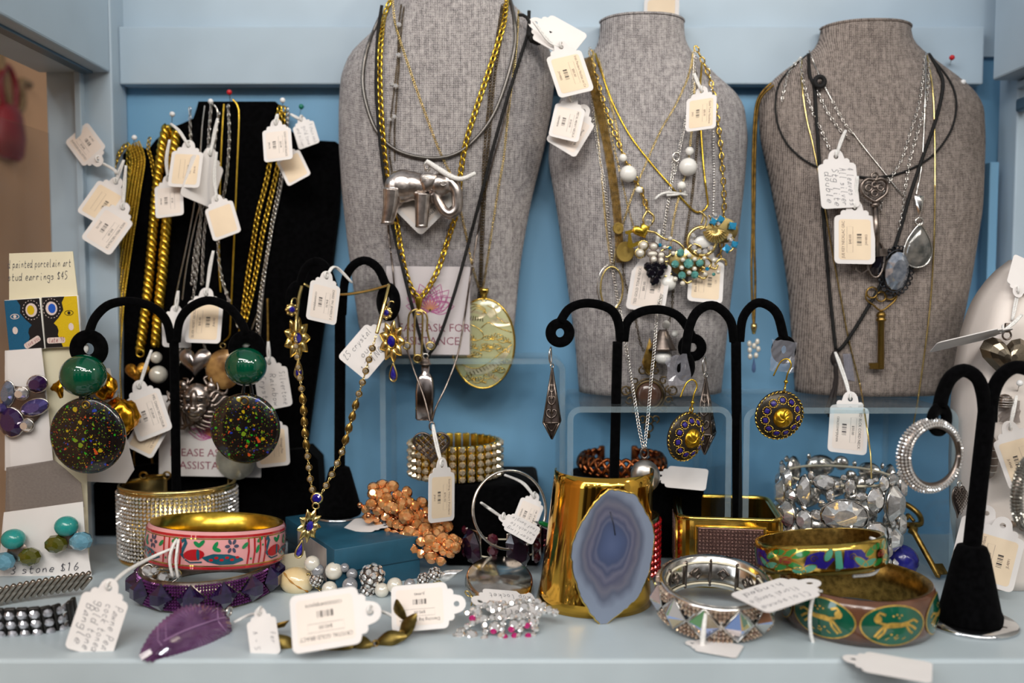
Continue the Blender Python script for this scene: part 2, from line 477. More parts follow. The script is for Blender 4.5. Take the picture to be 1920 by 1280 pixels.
M_PANE = thin_clear('window_glass', (246, 246, 246), 0.35, 0.0)
M_TAPE = thin_clear('clear_tape', (236, 236, 240), 1.6, 0.18, (214, 214, 226), 0.1)

WALL_Y = 71.0
ZC = P(960, 52, 70).z                     # ceiling height
XL, XR = P(242, 300, 71).x, P(1822, 300, 71).x
floor = struct('floor', G().add(rbox(2.6, (46.6 + 71.5) / 2, -1.0, 76, 71.5 - 46.6, 2.0, 0.18)), M_SHELF)
wall_back = struct('wall_back', G().add(box(2.6, 72, 14, 75.4, 2, 2 * (ZC - 15))), M_WALL)
struct('wall_back_upper', G().add(box(2.6, 71.7, ZC + 7, 75.4, 2.2, 18)), M_PAINT)
trim_1 = struct('trim_1', G().add(rbox((XL + XR) / 2, 70.3, (ZC + P(960, 158, 69.6).z) / 2, XR - XL, 1.4, ZC - P(960, 158, 69.6).z, 0.12)), M_PAINT)
# left side: corner post, top rail with a grey track, glass, the shop beyond
xg = -34.6
wall_left = struct('wall_left', G().add(rbox((XL + xg) / 2, 69.6, 25, XL - xg, 2.6, ZC + 20, 0.12)), M_PAINT)
zr = P(216, 137, 68.4).z
g = G().add(rbox((XL + xg) / 2 - 0.3, 57.5, zr + 8, XL - xg + 0.4, 21.6, 16, 0.15))
struct('rail', g, M_PAINT, wall_left)
struct('rail_ledge', G().add(rbox(XL - 1.7, 57.3, zr + 0.1, 1.0, 21.4, 0.5, 0.1)), M_GREYTRIM, wall_left)
struct('stop_bead', G().add(rbox(XL - 2.3, 68.0, 12, 0.5, 0.7, 2 * (zr - 12), 0.08)), M_PAINT, wall_left)
window_1 = struct('window_1', G().add(box(xg, 57.2, 14, 0.35, 22, 34)), M_PANE)
# right side
wall_right = struct('wall_right', G().add(rbox(XR + 2.6, 69.4, 25, 1.6, 2.6, ZC + 20, 0.12)), M_PAINT)
zr2 = P(1834, 152, 68.4).z
struct('rail', G().add(rbox(XR + 1.6, 57.5, zr2 + 8, 3.2, 21.6, 16, 0.15)), M_PAINT, wall_right)
struct('rail_ledge', G().add(rbox(XR + 2.2, 57.3, zr2 - 0.4, 1.2, 21.4, 0.5, 0.1)), M_PAINT, wall_right)
struct('track', G().add(rbox(XR + 2.0, 57.3, zr2 - 1.9, 0.9, 21.4, 1.0, 0.2)), M_GREYTRIM, wall_right)
struct('stop_bead', G().add(rbox(XR + 0.8, 69.6, 14, 0.7, 1.0, 30, 0.08)), M_WALL, wall_right)
window_2 = struct('window_2', G().add(box(XR + 4.2, 57.2, 14, 0.35, 22, 34)), M_PANE)
# the shop outside the side panes
M_TAN = mat('tan_shop_wall', (214, 168, 128), 0.7, nscale=3, noise=0.25)
M_PALEWALL = mat('pale_shop_wall', (206, 204, 196), 0.8, nscale=3, noise=0.08)
struct('wall_shop_left', G().add(box(-62, 80, 20, 2, 150, 120)), M_TAN)
struct('wall_shop_right', G().add(box(75, 80, 20, 2, 150, 120)), M_PALEWALL)
M_DARKWOOD = mat('dark_shop_floor', (132, 116, 100), 0.5, nscale=4, noise=0.3)
struct('floor_shop', G().add(box(0, -60, -90, 500, 500, 4)), M_DARKWOOD)
M_SHOPWALL = mat('shop_wall_paint', (168, 150, 130), 0.8, nscale=2, noise=0.2)
struct('wall_shop_behind', G().add(box(0, -300, -30, 600, 6, 120)), M_SHOPWALL)

# unseen dark blocks added behind the viewer to stripe the metal reflections
M_REFLBLOCK = mat('dark_reflection_block', (44, 32, 26), .5, nscale=6, noise=.3)
for i, x in enumerate((-190, -105, -45, 40, 110, 185)):
    struct('wall_reflection_block', G().add(box(x, -175 - 20 * (i % 2), -10, 34, 30, 160)), M_REFLBLOCK)

# things hanging on the tan wall, seen through the left pane
M_REDCLOTH = mat('dark_red_leather', (120, 26, 34), 0.5, nscale=20, noise=0.3)
pq = P(14, 185, 110)
t = Thing('hanging_pouch', 'dark red pouch with loop hanging on the tan wall outside the glass', 'pouch', (-60.2, pq.y, pq.z - 3))
gg = G(); k = []
for i, (w, d, z) in enumerate([(2.0, .5, -4.2), (2.6, 1.0, -3.6), (2.8, 1.3, -1.5), (2.3, 1.1, 1.2), (1.6, .7, 2.2)]): k.append((w, d, z))
V, F = [], []
for w, d, z in k:
    for j in range(16): a = 2 * math.pi * j / 16; V.append((d * math.cos(a), w * math.sin(a), z))
for i in range(len(k) - 1):
    for j in range(16): F.append([i * 16 + j, i * 16 + (j + 1) % 16, (i + 1) * 16 + (j + 1) % 16, (i + 1) * 16 + j])
F += [list(range(16)), [64 + j for j in range(16)]]
t.part('pouch_body', (V, F), M_REDCLOTH)
t.part('handle_loop', tube(spline([(0, -1.3, 2), (0, -1.6, 5), (0, 0, 6.8), (0, 1.6, 5), (0, 1.3, 2)], .4), 0.35, 8), M_REDCLOTH)
cp = [P(x, y, 104) for x, y in ((38, 60), (46, 110), (62, 160), (86, 186), (112, 176), (122, 150), (110, 128), (122, 116), (150, 118))]
gsol = G().add(tube([Vector((-60.4, p.y, p.z)) for p in spline([Vector((-60.4, p.y + (p.x + 60), p.z)) for p in cp], .8)], 0.5, 8))
solo('hanging_cable', 'looped brown cable hanging on the tan wall outside the glass', 'cable', gsol, mat('brown_cable', (120, 96, 66), .6), (-60.4, cp[0].y, cp[0].z))

# ------------------------------------------------------------------ clear acrylic risers (bent sheet, open front)
def riser(label, x0, x1, y0, y1, z, th=0.4, r=0.9):
    def arch(off):
        o = [(x0 + off, 0)]
        R = r - off
        for i in range(7):
            a = math.pi - math.pi / 2 * i / 6; o.append((x0 + r + R * math.cos(a), z - r + R * math.sin(a)))
        for i in range(7):
            a = math.pi / 2 - math.pi / 2 * i / 6; o.append((x1 - r + R * math.cos(a), z - r + R * math.sin(a)))
        o.append((x1 - off, 0)); return o
    A, B = arch(0), arch(th); n = len(A)
    t = Thing('acrylic_riser', label, 'display riser', ((x0 + x1) / 2, y0, 0), group='clear acrylic risers under the busts')
    V, F = [], []
    for Yc in (y0, y1):
        for p in A: V.append((p[0], Yc, p[1]))
        for p in B: V.append((p[0], Yc, p[1]))
    for i in range(n - 1):
        F += [[i, i + 1, 2 * n + i + 1, 2 * n + i], [n + i, 3 * n + i, 3 * n + i + 1, n + i + 1]]
    t.part('bent_sheet', (V, F), M_ACRYLIC, world=True)
    for Yc, nm in ((y0, 'front_edge'), (y1, 'back_edge')):
        V2 = [(p[0], Yc, p[1]) for p in A] + [(p[0], Yc, p[1]) for p in B]
        V2 += [(p[0], Yc + 0.06, p[1]) for p in A] + [(p[0], Yc + 0.06, p[1]) for p in B]
        F2 = []
        for i in range(n - 1): F2 += [[i, i + n, i + n + 1, i + 1]]
        t.part(nm, (V2[:2 * n], F2), M_EDGE, world=True)
    return t
ZA = P(880, 672, 64.6).z; ZB = P(1200, 762, 60).z
riser('tallest clear acrylic riser, under the bust with the elephant', P(712, 700, 64.6).x, P(1060, 700, 64.6).x, 64.6, 70.6, ZA)
riser('clear acrylic riser under the middle linen bust', P(1064, 700, 60).x, P(1374, 700, 60).x, 60, 70.6, ZB)
riser('clear acrylic riser under the bust with the black cords', P(1396, 700, 59.5).x, P(1800, 700, 59.5).x, 59.5, 70.6, ZB)

# ------------------------------------------------------------------ linen necklace busts
def bust(label, left, right, zb, yf, mtl, bulge, top=None, m=None):
    """left / right silhouettes in photograph points; y depth of the rim yf"""
    ys = sorted(set([p[1] for p in left] + [p[1] for p in right]))
    def at(poly, y):
        for (xa, ya), (xb, yb) in zip(poly, poly[1:]):
            if ya <= y <= yb: return xa + (xb - xa) * ((y - ya) / (yb - ya) if yb > ya else 0)
        return poly[0][0] if y < poly[0][1] else poly[-1][0]
    y0, y1 = max(left[0][1], right[0][1]), max(left[-1][1], right[-1][1])
    rows = 60; n = 22; V, F = [], []
    zt = P(960, y0, yf).z; sil = []
    for i in range(rows + 1):
        y = y0 + (y1 - y0) * i / rows
        a, b = P(at(left, y), y, yf), P(at(right, y), y, yf)
        sil.append((a.x, b.x, a.z + (zb - P(960, y1, yf).z) * i / rows))
    # soften the corners of the outline
    for _ in range(1):
        sil = [sil[0]] + [tuple((sil[i - 1][k] + 2 * sil[i][k] + sil[i + 1][k]) / 4 for k in range(3)) for i in range(1, rows)] + [sil[-1]]
    for i, (xa, xb, z) in enumerate(sil):
        f = i / rows
        d = bulge(f)
        for j in range(n + 1):
            s = -1 + 2 * j / n
            a = s * math.pi / 2
            sx = math.copysign(abs(math.sin(a)) ** 0.9, s)
            V.append(((xa + xb) / 2 + sx * (xb - xa) / 2, yf - d * (max(0, 1 - abs(sx) ** 2.6)) ** 0.62, z))
        for j in range(n + 1):           # back
            s = 1 - 2 * j / n
            V.append(((xa + xb) / 2 + s * (xb - xa) / 2, min(70.9, yf + 1.2 * (1 - s * s) + 0.3), z))
    w = 2 * (n + 1)
    for i in range(rows):
        for j in range(w): F.append([i * w + j, (i + 1) * w + j, (i + 1) * w + (j + 1) % w, i * w + (j + 1) % w])
    F.append(list(range(w))); F.append([rows * w + j for j in range(w)][::-1])
    lo = Vector(((sil[-1][0] + sil[-1][1]) / 2, yf, zb))
    t = Thing('necklace_bust', label, 'display bust', lo, group='grey linen necklace busts')
    t.part('torso', (V, F), mtl, world=True)
    if top:
        rim = [V[j] for j in range(w)]
        t.part('neck_rim', tube([Vector(p) + Vector((0, 0, .05)) for p in rim], 0.1, 6, closed=True), mtl, world=True)
    return t, BVHTree.FromPolygons([Vector(v) for v in V], F)
def bulge1(f):
    return 1.6 + 2.6 * math.sin(math.pi * min(1, f * 1.05 + 0.10)) ** 0.8 - 0.5 * f
def bulge2(f):
    neck = 2.2 if f < .1 else 2.2 + 1.8 * min(1, (f - .1) / .35)
    return neck - 1.6 * max(0, f - .5)
B1L = [(742, -60), (738, 0), (722, 40), (690, 70), (655, 102), (639, 145), (635, 200), (635, 270), (641, 364), (652, 463), (661, 533), (672, 609), (684, 668)]
B1R = [(948, -60), (952, 0), (985, 32), (1015, 62), (1034, 100), (1040, 150), (1034, 210), (1020, 285), (998, 370), (985, 440), (975, 505), (966, 600), (958, 668)]
B2L = [(1126, 42), (1124, 72), (1116, 96), (1098, 112), (1072, 145), (1048, 190), (1032, 250), (1028, 300), (1045, 400), (1062, 520), (1078, 640), (1086, 738)]
B2R = [(1282, 42), (1284, 75), (1293, 96), (1322, 120), (1345, 145), (1378, 172), (1396, 200), (1402, 262), (1395, 350), (1382, 460), (1368, 580), (1352, 738)]
B3L = [(1541, 54), (1536, 84), (1520, 100), (1492, 118), (1452, 148), (1430, 178), (1423, 215), (1427, 265), (1444, 340), (1465, 450), (1480, 560), (1488, 680), (1492, 746)]
B3R = [(1706, 54), (1708, 75), (1718, 92), (1748, 112), (1795, 146), (1830, 176), (1844, 205), (1846, 270), (1838, 400), (1818, 530), (1795, 650), (1778, 746)]
b1, BV1 = bust('wide grey linen bust hung with the silver elephant pendant', B1L, B1R, ZA + 0.01, 68.6, M_LINEN, bulge1)
b2, BV2 = bust('middle grey linen bust crowded with white beads and brooches', B2L, B2R, ZB + 0.01, 68.6, M_LINEN, bulge2, True)
b3, BV3 = bust('grey linen bust hung with black cords and a skeleton key', B3L, B3R, ZB + 0.01, 68.6, M_LINEN_DIM, bulge2, True)

# ------------------------------------------------------------------ flat black velvet necklace board and its foot
bx = [(372, 190), (368, 205), (362, 222), (340, 232), (318, 240), (292, 262), (278, 280), (262, 274), (246, 272), (222, 300), (206, 420), (200, 560), (198, 700), (196, 1000),
      (556, 1000), (566, 900), (585, 760), (602, 640), (622, 500), (634, 400), (638, 300), (638, 272), (628, 265), (566, 262), (540, 240), (530, 215), (524, 198), (516, 190)]
def board_pt(px, py):                     # board leans: foot at Y 68.6, top on the wall
    f = min(1, max(0, (1000 - py) / 810)); return P(px, py, 68.4 + 1.7 * f)
fr = [board_pt(*p) for p in bx]; n = len(fr)
g = G(); tri = tessellate_polygon([[Vector((p.x, p.z, 0)) for p in fr]])
V = [tuple(p) for p in fr] + [(p.x, p.y + 0.7, p.z) for p in fr]
F = [[a, b, c] for a, b, c in tri] + [[a + n, c + n, b + n] for a, b, c in tri] + [[i, i + n, (i + 1) % n + n, (i + 1) % n] for i in range(n)]
t = Thing('necklace_board', 'flat black velvet necklace board pinned with gold and silver chains', 'display board', (fr[13].x + 5, 68.8, 0))
t.part('padded_panel', (V, F), M_VELVET, world=True, smooth=False)
foot = [(152, 1004), (156, 936), (178, 905), (215, 880), (300, 868), (520, 846), (575, 840), (596, 862), (604, 1004)]
V = []; F = []
fp = [P(*p, 68.0) for p in foot]
for p in fp: V.append((p.x, 68.0, max(0.0, p.z))); V.append((p.x, 70.2, max(0.0, p.z)))
k = len(foot)
F = [[2 * i, 2 * i + 1, 2 * ((i + 1) % k) + 1, 2 * ((i + 1) % k)] for i in range(k)] + [[2 * i for i in range(k)][::-1], [2 * i + 1 for i in range(k)]]
t.part('foot', (V, F), M_VELVET, world=True, smooth=False)
BVB = BVHTree.FromPolygons([Vector(v) for v in ([tuple(p) for p in fr])], [list(x) for x in tri])

# ------------------------------------------------------------------ writing
_TXT = {}
def text(s, size=1.0):
    """printed letters as flat mesh; lower left at the origin"""
    if s not in _TXT:
        c = bpy.data.curves.new('t', 'FONT'); c.body = s; c.size = 1.0; c.resolution_u = 2
        o = bpy.data.objects.new('t', c); me = o.to_mesh()
        V = [tuple(v.co) for v in me.vertices]; F = [list(p.vertices) for p in me.polygons]
        o.to_mesh_clear(); bpy.data.objects.remove(o); bpy.data.curves.remove(c)
        _TXT[s] = (V, F)
    V, F = _TXT[s]
    return [(v[0] * size, v[1] * size, 0) for v in V], F
def width(VF): return max((v[0] for v in VF[0]), default=0) - min((v[0] for v in VF[0]), default=0)
GLY = {'a': ['43 3410 20 31', '44 40 50'], 'b': ['18 10', '13 24 44 42 30 10'], 'c': ['43 24 12 20 40'], 'd': ['43 14 10 30 42', '48 40 50'], 'e': ['12 42 44 24 11 20 40'], 'f': ['47 38 27 20', '14 44'],
       'g': ['44 14 11 41', '44 4k 2k 1j'], 'h': ['18 10', '13 24 34 40'], 'i': ['24 20 30', '26 27'], 'j': ['34 3k 1k'], 'k': ['18 10', '44 12 40'], 'l': ['28 20 30'], 'm': ['04 00', '02 14 20', '22 34 40'], 'n': ['14 10', '12 34 40'],
       'o': ['24 12 20 30 42 34 24'], 'p': ['14 1k', '13 34 42 30 11'], 'q': ['44 14 11 41', '44 4k'], 'r': ['14 10', '12 24 43'], 's': ['43 24 13 32 41 20 10'], 't': ['27 20 40', '14 44'], 'u': ['14 11 20 40', '44 40'], 'v': ['14 20 44'], 'w': ['04 10 23 30 44'], 'x': ['14 40', '44 10'],
       'y': ['14 20', '44 1k'], 'z': ['14 44 10 40'], 'P': ['10 18 38 46 34 14'], 'S': ['47 28 16 34 42 20 10'], 'R': ['10 18 38 46 34 14', '24 40'], 'C': ['47 28 15 12 20 40'], 'A': ['10 28 40', '14 34'], 'B': ['10 18 38 46 34 14', '34 42 30 10'], 'D': ['10 18 38 44 30 10'], 'I': ['28 20'], 'N': ['10 18 40 48'], 'H': ['18 10', '48 40', '14 44'],
       '$': ['46 27 15 33 41 20 11', '28 20'], '4': ['38 13 43', '38 30'], '5': ['48 18 15 34 42 20 10'], '3': ['17 38 45 24 42 30 10'], '1': ['17 28 20'], '2': ['16 28 37 10 40'], '0': ['28 14 20 44 28'], '7': ['18 48 20'], '6': ['38 14 11 20 31 43 14'], '8': ['34 16 28 36 14 11 20 41 34'], '9': ['44 25 17 38 46 30'], '-': ['14 44'], '+': ['14 44', '26 22'], ':': ['21 22'], '.': ['20 21'], ' ': []}
def pen(s, size=1.0, w=0.05, seed=0):
    """handwriting as flat pen strokes; 8 units of x-height grid"""
    rnd = random.Random(seed + len(s)); g = G(); x = 0.0
    for ch in s:
        for st in GLY.get(ch, GLY.get(ch.lower(), [])):
            st = st.replace(' ', ''); pts = []
            for i in range(0, len(st) - 1, 2):
                yy = st[i + 1]; yv = {'j': -2, 'k': -3}.get(yy, int(yy) if yy.isdigit() else 0)
                pts.append((x + (int(st[i]) * 0.16 + yv * 0.03) + rnd.uniform(-.02, .02), yv * 0.125 + rnd.uniform(-.02, .02)))
            if len(pts) < 2: continue
            q = spline([(a * size, b * size, 0) for a, b in pts], 0.12 * size)
            g.add(strip([(p.x, p.y) for p in q], w))
        x += 0.86 if ch != ' ' else 0.6
    V = np.concatenate(g.V) if g.V else np.zeros((0, 3))
    return [tuple(v) for v in V], g.F

# ------------------------------------------------------------------ two cards asking for help, with a lotus
def lotus(g1, g2, cx, cy, s):
    for ring, (n_, L, W, y0, a0, a1) in enumerate([(9, 1.0, .30, 0, 8, 172), (7, .82, .28, -.02, 22, 158), (5, .62, .24, -.08, 38, 142)]):
        for i in range(n_):
            a = math.radians(a0 + (a1 - a0) * i / (n_ - 1)); out = []
            Lr = L * (0.78 + 0.22 * abs(math.sin(a)))
            for k in range(13):
                f = k / 12
                out.append((f * Lr, W * math.sin(math.pi * f ** .8) * .8))
            loop = out + [(x, -y) for x, y in out[::-1][1:-1]]
            pts = [(cx + s * (x * math.cos(a) - y * math.sin(a)), cy + s * (y0 + (x * math.sin(a) + y * math.cos(a)) * .9)) for x, y in loop]
            g1.add(strip(pts, 0.026 * s, True), tmat((0, 0, 0.004 * (ring + 1))))
            g1.add(strip([(cx + s * (x * math.cos(a)), cy + s * (y0 + x * math.sin(a) * .9)) for x, y in out[2:10]], 0.013 * s), tmat((0, 0, 0.004)))
    for i in range(9):
        a = math.radians(20 + 140 * i / 8)
        g2.add(strip([(cx, cy - .05 * s), (cx + .3 * s * math.cos(a), cy + s * .30 * math.sin(a))], .022 * s), tmat((0, 0, 0.02)))
M_PINK = mat('pink_print', (204, 90, 158), .7)
M_ORANGE = mat('orange_print', (236, 160, 80), .7)
M_MAROON = mat('maroon_print', (150, 66, 88), .7)
M_SLEEVE = thin_clear('clear_sleeve', (250, 249, 250), 0.8, 0.05, (230, 228, 232), 0.1)
def ask_card(label, M, w=6.2, h=6.4):
    t = Thing('sign_card', label, 'sign', M=M, group='cards asking for assistance')
    t.part('card', slab(rrect(w, h, .08, 0, 0), 0.05), M_WHITEPAPER, smooth=False)
    g1, g2 = G(), G(); lotus(g1, g2, .15, .1, 2.15)
    t.part('lotus_petals', G().add((np.concatenate(g1.V), g1.F), tmat((0, 0, .06))), M_PINK)
    t.part('lotus_centre', G().add((np.concatenate(g2.V), g2.F), tmat((0, 0, .07))), M_ORANGE)
    g3 = G()
    for s_, y in (('PLEASE ASK FOR', -1.5), ('ASSISTANCE', -2.45)):
        vf = text(s_, .82); g3.add(vf, tmat((-width(vf) / 2, y, .06)))
    t.part('lettering', g3, M_MAROON)
    return t
c1 = P(800, 582, 65.0); c2 = P(394, 818, 66.9)
ask_card('white lotus sign card in front of the elephant bust', facing(c1 + Vector((.1, 0, 0)), 0.01), 6.0, 6.3)
ask_card('white lotus sign card behind the rhinestone cuff', facing(c2, 0.02), 7.6, 6.0)
solo('clear_sleeve', 'clear plastic sleeve over the lotus card on the bust', 'sleeve', G().add(slab(rrect(6.3, 7.6, .06, 0, .55), .03), facing(c1 + Vector((.1, -.08, 0)), 0.01)), M_SLEEVE, c1, smooth=False)

# what the necklaces of that bust lie on: the bust and the sleeve in front of it
_V, _F = [], []
_o = b1.o.children[0]
for v in _o.data.vertices: _V.append(b1.M @ (Vector(v.co) / CM))
for p in _o.data.polygons: _F.append(list(p.vertices))
_k = len(_V); _s = G().add(slab(rrect(6.3, 7.6, .06, 0, .55), .03), facing(c1 + Vector((.1, -.08, 0)), 0.01))
_V += [Vector(v) for v in np.concatenate(_s.V).tolist()]; _F += [[i + _k for i in f] for f in _s.F]
BV1 = BVHTree.FromPolygons(_V, _F)

# ------------------------------------------------------------------ black velvet earring stands
STAND_R = 0.31
def stand(label, stem_top, base, arms, disc_r=0.92, cone=True, cone_h=3.4, cone_r=1.5, plate_r=2.2, disc_turn=(0, 0), stem_r=0.34, arm_r=STAND_R):
    """arms: control points of each arch from the stem to its disc (cm, world); ring discs hang at the ends"""
    t = Thing('earring_stand', label, 'earring stand', base, group='black velvet earring stands')
    base = Vector(base)
    foot = base + Vector((0, 0, 0.3 + (cone_h - .2 if cone else 0)))
    t.part('stem', tube(spline([stem_top, Vector(stem_top).lerp(foot, .5), foot], .6), stem_r, 10), M_VELVET, world=True)
    for i, a in enumerate(arms):
        t.part('arm', tube(spline(a, .25), arm_r, 10), M_VELVET, world=True)
        e = Vector(a[-1]); yaw = disc_turn[i]
        ho_ = disc_r * .31; ring = lathe_ring([(ho_, -.14), (disc_r - .12, -.2), (disc_r, -.08), (disc_r, .08), (disc_r - .12, .2), (ho_, .14)], 32)
        M = facing(e - Vector((0, 0, disc_r * .72)), 0, yaw)
        t.part('ring_disc', G().add(ring, M), M_VELVET, world=True)
    if cone:
        t.part('cone_base', G().add(lathe([(cone_r, 0), (cone_r + .02, .35), (cone_r * .93, .7), (cone_r * .55, cone_h - .5), (cone_r * .46, cone_h - .1), (cone_r * .3, cone_h), (0, cone_h)], 28), tmat(base + Vector((0, 0, .26)))), M_VELVET, world=True)
    t.part('chrome_plate', G().add(lathe([(0, 0), (plate_r, 0), (plate_r, .14), (plate_r - .1, .22), (cone_r * .5, .26), (0, .26)], 36), tmat(base)), M_CHROME, world=True)
    return t
def ctr(pts, Y): return [P(x, y, Y) for x, y in pts]
def slant(pts, Ya, Yb):
    k = len(pts) - 1; return [P(x, y, Ya + (Yb - Ya) * i / k) for i, (x, y) in enumerate(pts)]
# with the green ball earrings, standing inside the rhinestone cuff
Y1 = 64.6
stand('earring stand holding the two green ball earrings', P(326, 622, Y1), (P(330, 900, Y1).x, Y1, 0),
      [slant([(321, 640), (312, 602), (288, 577), (246, 565), (205, 571), (178, 596), (166, 628)], Y1, 60.6),
       slant([(331, 640), (337, 602), (356, 577), (391, 563), (428, 576), (452, 604), (462, 628)], Y1, 62.8)], 1.28, cone_r=1.3, plate_r=1.9)
# on the teal box
Y2 = 65.4
ZBOX = 2.9
stand('earring stand on the teal box, carrying the jewelled flower earrings', P(638, 560, Y2), (P(637, 900, Y2).x, Y2, ZBOX),
      [slant([(634, 590), (626, 540), (610, 500), (590, 490), (572, 505), (562, 535)], Y2, 66.2),
       slant([(642, 590), (646, 530), (660, 500), (684, 488), (708, 502), (722, 530), (728, 540)], Y2, 63.6)], 1.35, cone_r=1.55, plate_r=2.1, disc_turn=(1.0, -0.85), stem_r=.4)
Y3, Y4 = 61.6, 60.9
stand('earring stand in front of the middle bust, with pewter kite earrings', P(1158, 640, Y3), (P(1150, 900, Y3).x, Y3, 0),
      [slant([(1164, 640), (1158, 600), (1142, 578), (1102, 568), (1068, 578), (1050, 604)], Y3, 60.6),
       slant([(1170, 640), (1176, 604), (1200, 585), (1236, 580), (1268, 590), (1288, 612), (1298, 632)], Y3, 62.6)], 0.98, disc_turn=(0.15, -.1))
stand('earring stand in the square gold bangle, with gilded dome earrings', P(1380, 640, Y4), (P(1384, 900, Y4).x, Y4, 0),
      [slant([(1376, 640), (1370, 602), (1348, 577), (1326, 573), (1304, 588), (1291, 620), (1285, 668)], Y4, 59.6),
       slant([(1387, 640), (1393, 596), (1414, 570), (1436, 570), (1458, 590), (1470, 636)], Y4, 60.4)], 0.95, cone_r=1.2, plate_r=1.8, disc_turn=(.75, .35))
Y5 = 52.6
st5 = S(1818, 1168)
stand('nearest earring stand, beside the green animal bangle, with hoop earrings', P(1852, 760, Y5), (st5.x, st5.y, 0),
      [slant([(1848, 790), (1844, 742), (1832, 708), (1806, 694), (1782, 708), (1768, 736), (1762, 762)], Y5, 51.8),
       slant([(1856, 790), (1860, 742), (1876, 706), (1905, 688), (1938, 700), (1956, 740), (1958, 790)], Y5, 52.0)], 1.0, cone_h=4.4, cone_r=1.75, plate_r=2.6, disc_turn=(.5, .3), stem_r=.5, arm_r=.4)

# ------------------------------------------------------------------ hanging lines over surfaces
def drape(pts, bv=None, off=0.12, Y=66.0, dY=None):
    """photograph points laid on a surface; points past its edge keep the depth of the last hit"""
    out = []; last = None
    hits = []
    for i, q in enumerate(pts):
        px, py = q[0], q[1]; d = ray(px, py).normalized(); h = None
        if len(q) > 2: hits.append(P(px, py, q[2])); continue
        if bv is not None:
            loc, nrm, idx, dist = bv.ray_cast(EYE, d)
            if loc is not None: h = loc - d * off
        hits.append(h)
    for i, h in enumerate(hits):
        if h is None:
            near = sorted((abs(i - j), j) for j, q in enumerate(hits) if q is not None)
            yy = hits[near[0][1]].y if near else Y
            h = P(pts[i][0], pts[i][1], yy)
        out.append(h)
    return out
def settle(path, bv, off):
    """keeps a resampled line outside the surface it lies on"""
    out = []
    for p in path:
        d = (p - EYE).normalized(); loc = bv.ray_cast(EYE, d)[0] if bv else None
        if loc is not None and (loc - EYE).length - off < (p - EYE).length: p = EYE + d * ((loc - EYE).length - off)
        out.append(p)
    return out
def line(pts, bv=None, off=0.12, Y=66.0, step=0.25):
    q = spline(drape(pts, bv, off, Y), step)
    return settle(q, bv, off * 0.8)
def link_mesh(L, W, r, n=10, m=5):
    """an oval chain link lying in xy, long along x"""
    V, F = [], []
    for i in range(n):
        a = 2 * math.pi * i / n; c = Vector(((L / 2 - r) * math.cos(a), (W / 2 - r) * math.sin(a), 0))
        nn = Vector((math.cos(a) * (W / L), math.sin(a), 0)).normalized()
        for j in range(m):
            b = 2 * math.pi * j / m; p = c + nn * (r * math.cos(b)); V.append((p.x, p.y, r * math.sin(b)))
    for i in range(n):
        for j in range(m): F.append([i * m + j, ((i + 1) % n) * m + j, ((i + 1) % n) * m + (j + 1) % m, i * m + (j + 1) % m])
    return V, np.array(F)
def link_mats(path_pts, pitch, twist):
    q = spline(path_pts, pitch); pts, T, N = frames(q, up=Vector((0, -1, .15))); out = []
    for i in range(len(pts)):
        t, n_ = T[i], N[i]; b = n_.cross(t); a = twist[i % len(twist)]
        y = b * math.cos(a) + n_ * math.sin(a)
        out.append(frame(pts[i], t, y, t.cross(y)))
    return out
def chain_geo(g, path, kind, size):
    """adds one strand; size is the strand's width in cm"""
    if kind == 'cable':
        L = size * 1.5; g.many(link_mesh(L, size, size * .14, 8, 4), link_mats(path, L * .72, (0.25, 1.82)))
    elif kind == 'curb':
        L = size * 1.35; g.many(link_mesh(L, size, size * .135, 9, 5), link_mats(path, L * .64, (0.5,)))
    elif kind == 'mesh':
        L = size * .32
        for o in (-.4, -.2, 0, .2, .4):
            q, T, N = frames(spline(path, .3), up=Vector((0, -1, .1)))
            p2 = [p + n_.cross(t_) * (o * size) for p, t_, n_ in zip(q, T, N)]
            g.many(link_mesh(L, L * .8, L * .15, 7, 4), link_mats(p2, L * .6, (.6,)))
    elif kind == 'rope':
        q = spline(path, size * .16); pts, T, N = frames(q, up=Vector((0, -1, .1)))
        for ph in range(3):
            h = []
            for i, (p, t_, n_) in enumerate(zip(pts, T, N)):
                a = i * .62 + ph * 2.094; h.append(p + n_ * (size * .26 * math.cos(a)) + n_.cross(t_) * (size * .26 * math.sin(a)))
            g.add(tube(h, size * .25, 5))
    elif kind == 'snake':
        q = spline(path, size * .32); g.add(tube(q, [size * (.5 if i % 2 else .4) for i in range(len(q))], 6))
    elif kind == 'cord':
        g.add(tube(spline(path, .25), size * .5, 8))
    elif kind == 'ball':
        g.many(tuple_np(sphere((0, 0, 0), size * .5, 8, 6)), [Matrix.Translation(p) for p in spline(path, size * 1.05)])
    elif kind == 'cup':
        for p in spline(path, size * 1.15): g.add(lathe([(0, -.2 * size), (.5 * size, -.1 * size), (.45 * size, .25 * size), (.25 * size, .42 * size), (0, .42 * size)], 7), facing(p))
    return g
def tuple_np(VF):
    V, F = VF
    F2 = [f if len(f) == 4 else [f[0], f[1], f[2], f[2]] for f in F]
    return V, [f for f in F]
def _many(s, VF, Ms):
    V, F = VF; V = np.asarray(V, dtype=float)
    isnp = isinstance(F, np.ndarray)
    for M in Ms:
        A = np.array(M); s.V.append(V @ A[:3, :3].T + A[:3, 3])
        s.F.extend((F + s.n).tolist() if isnp else [[i + s.n for i in f] for f in F]); s.n += len(V)
    return s
G.many = _many
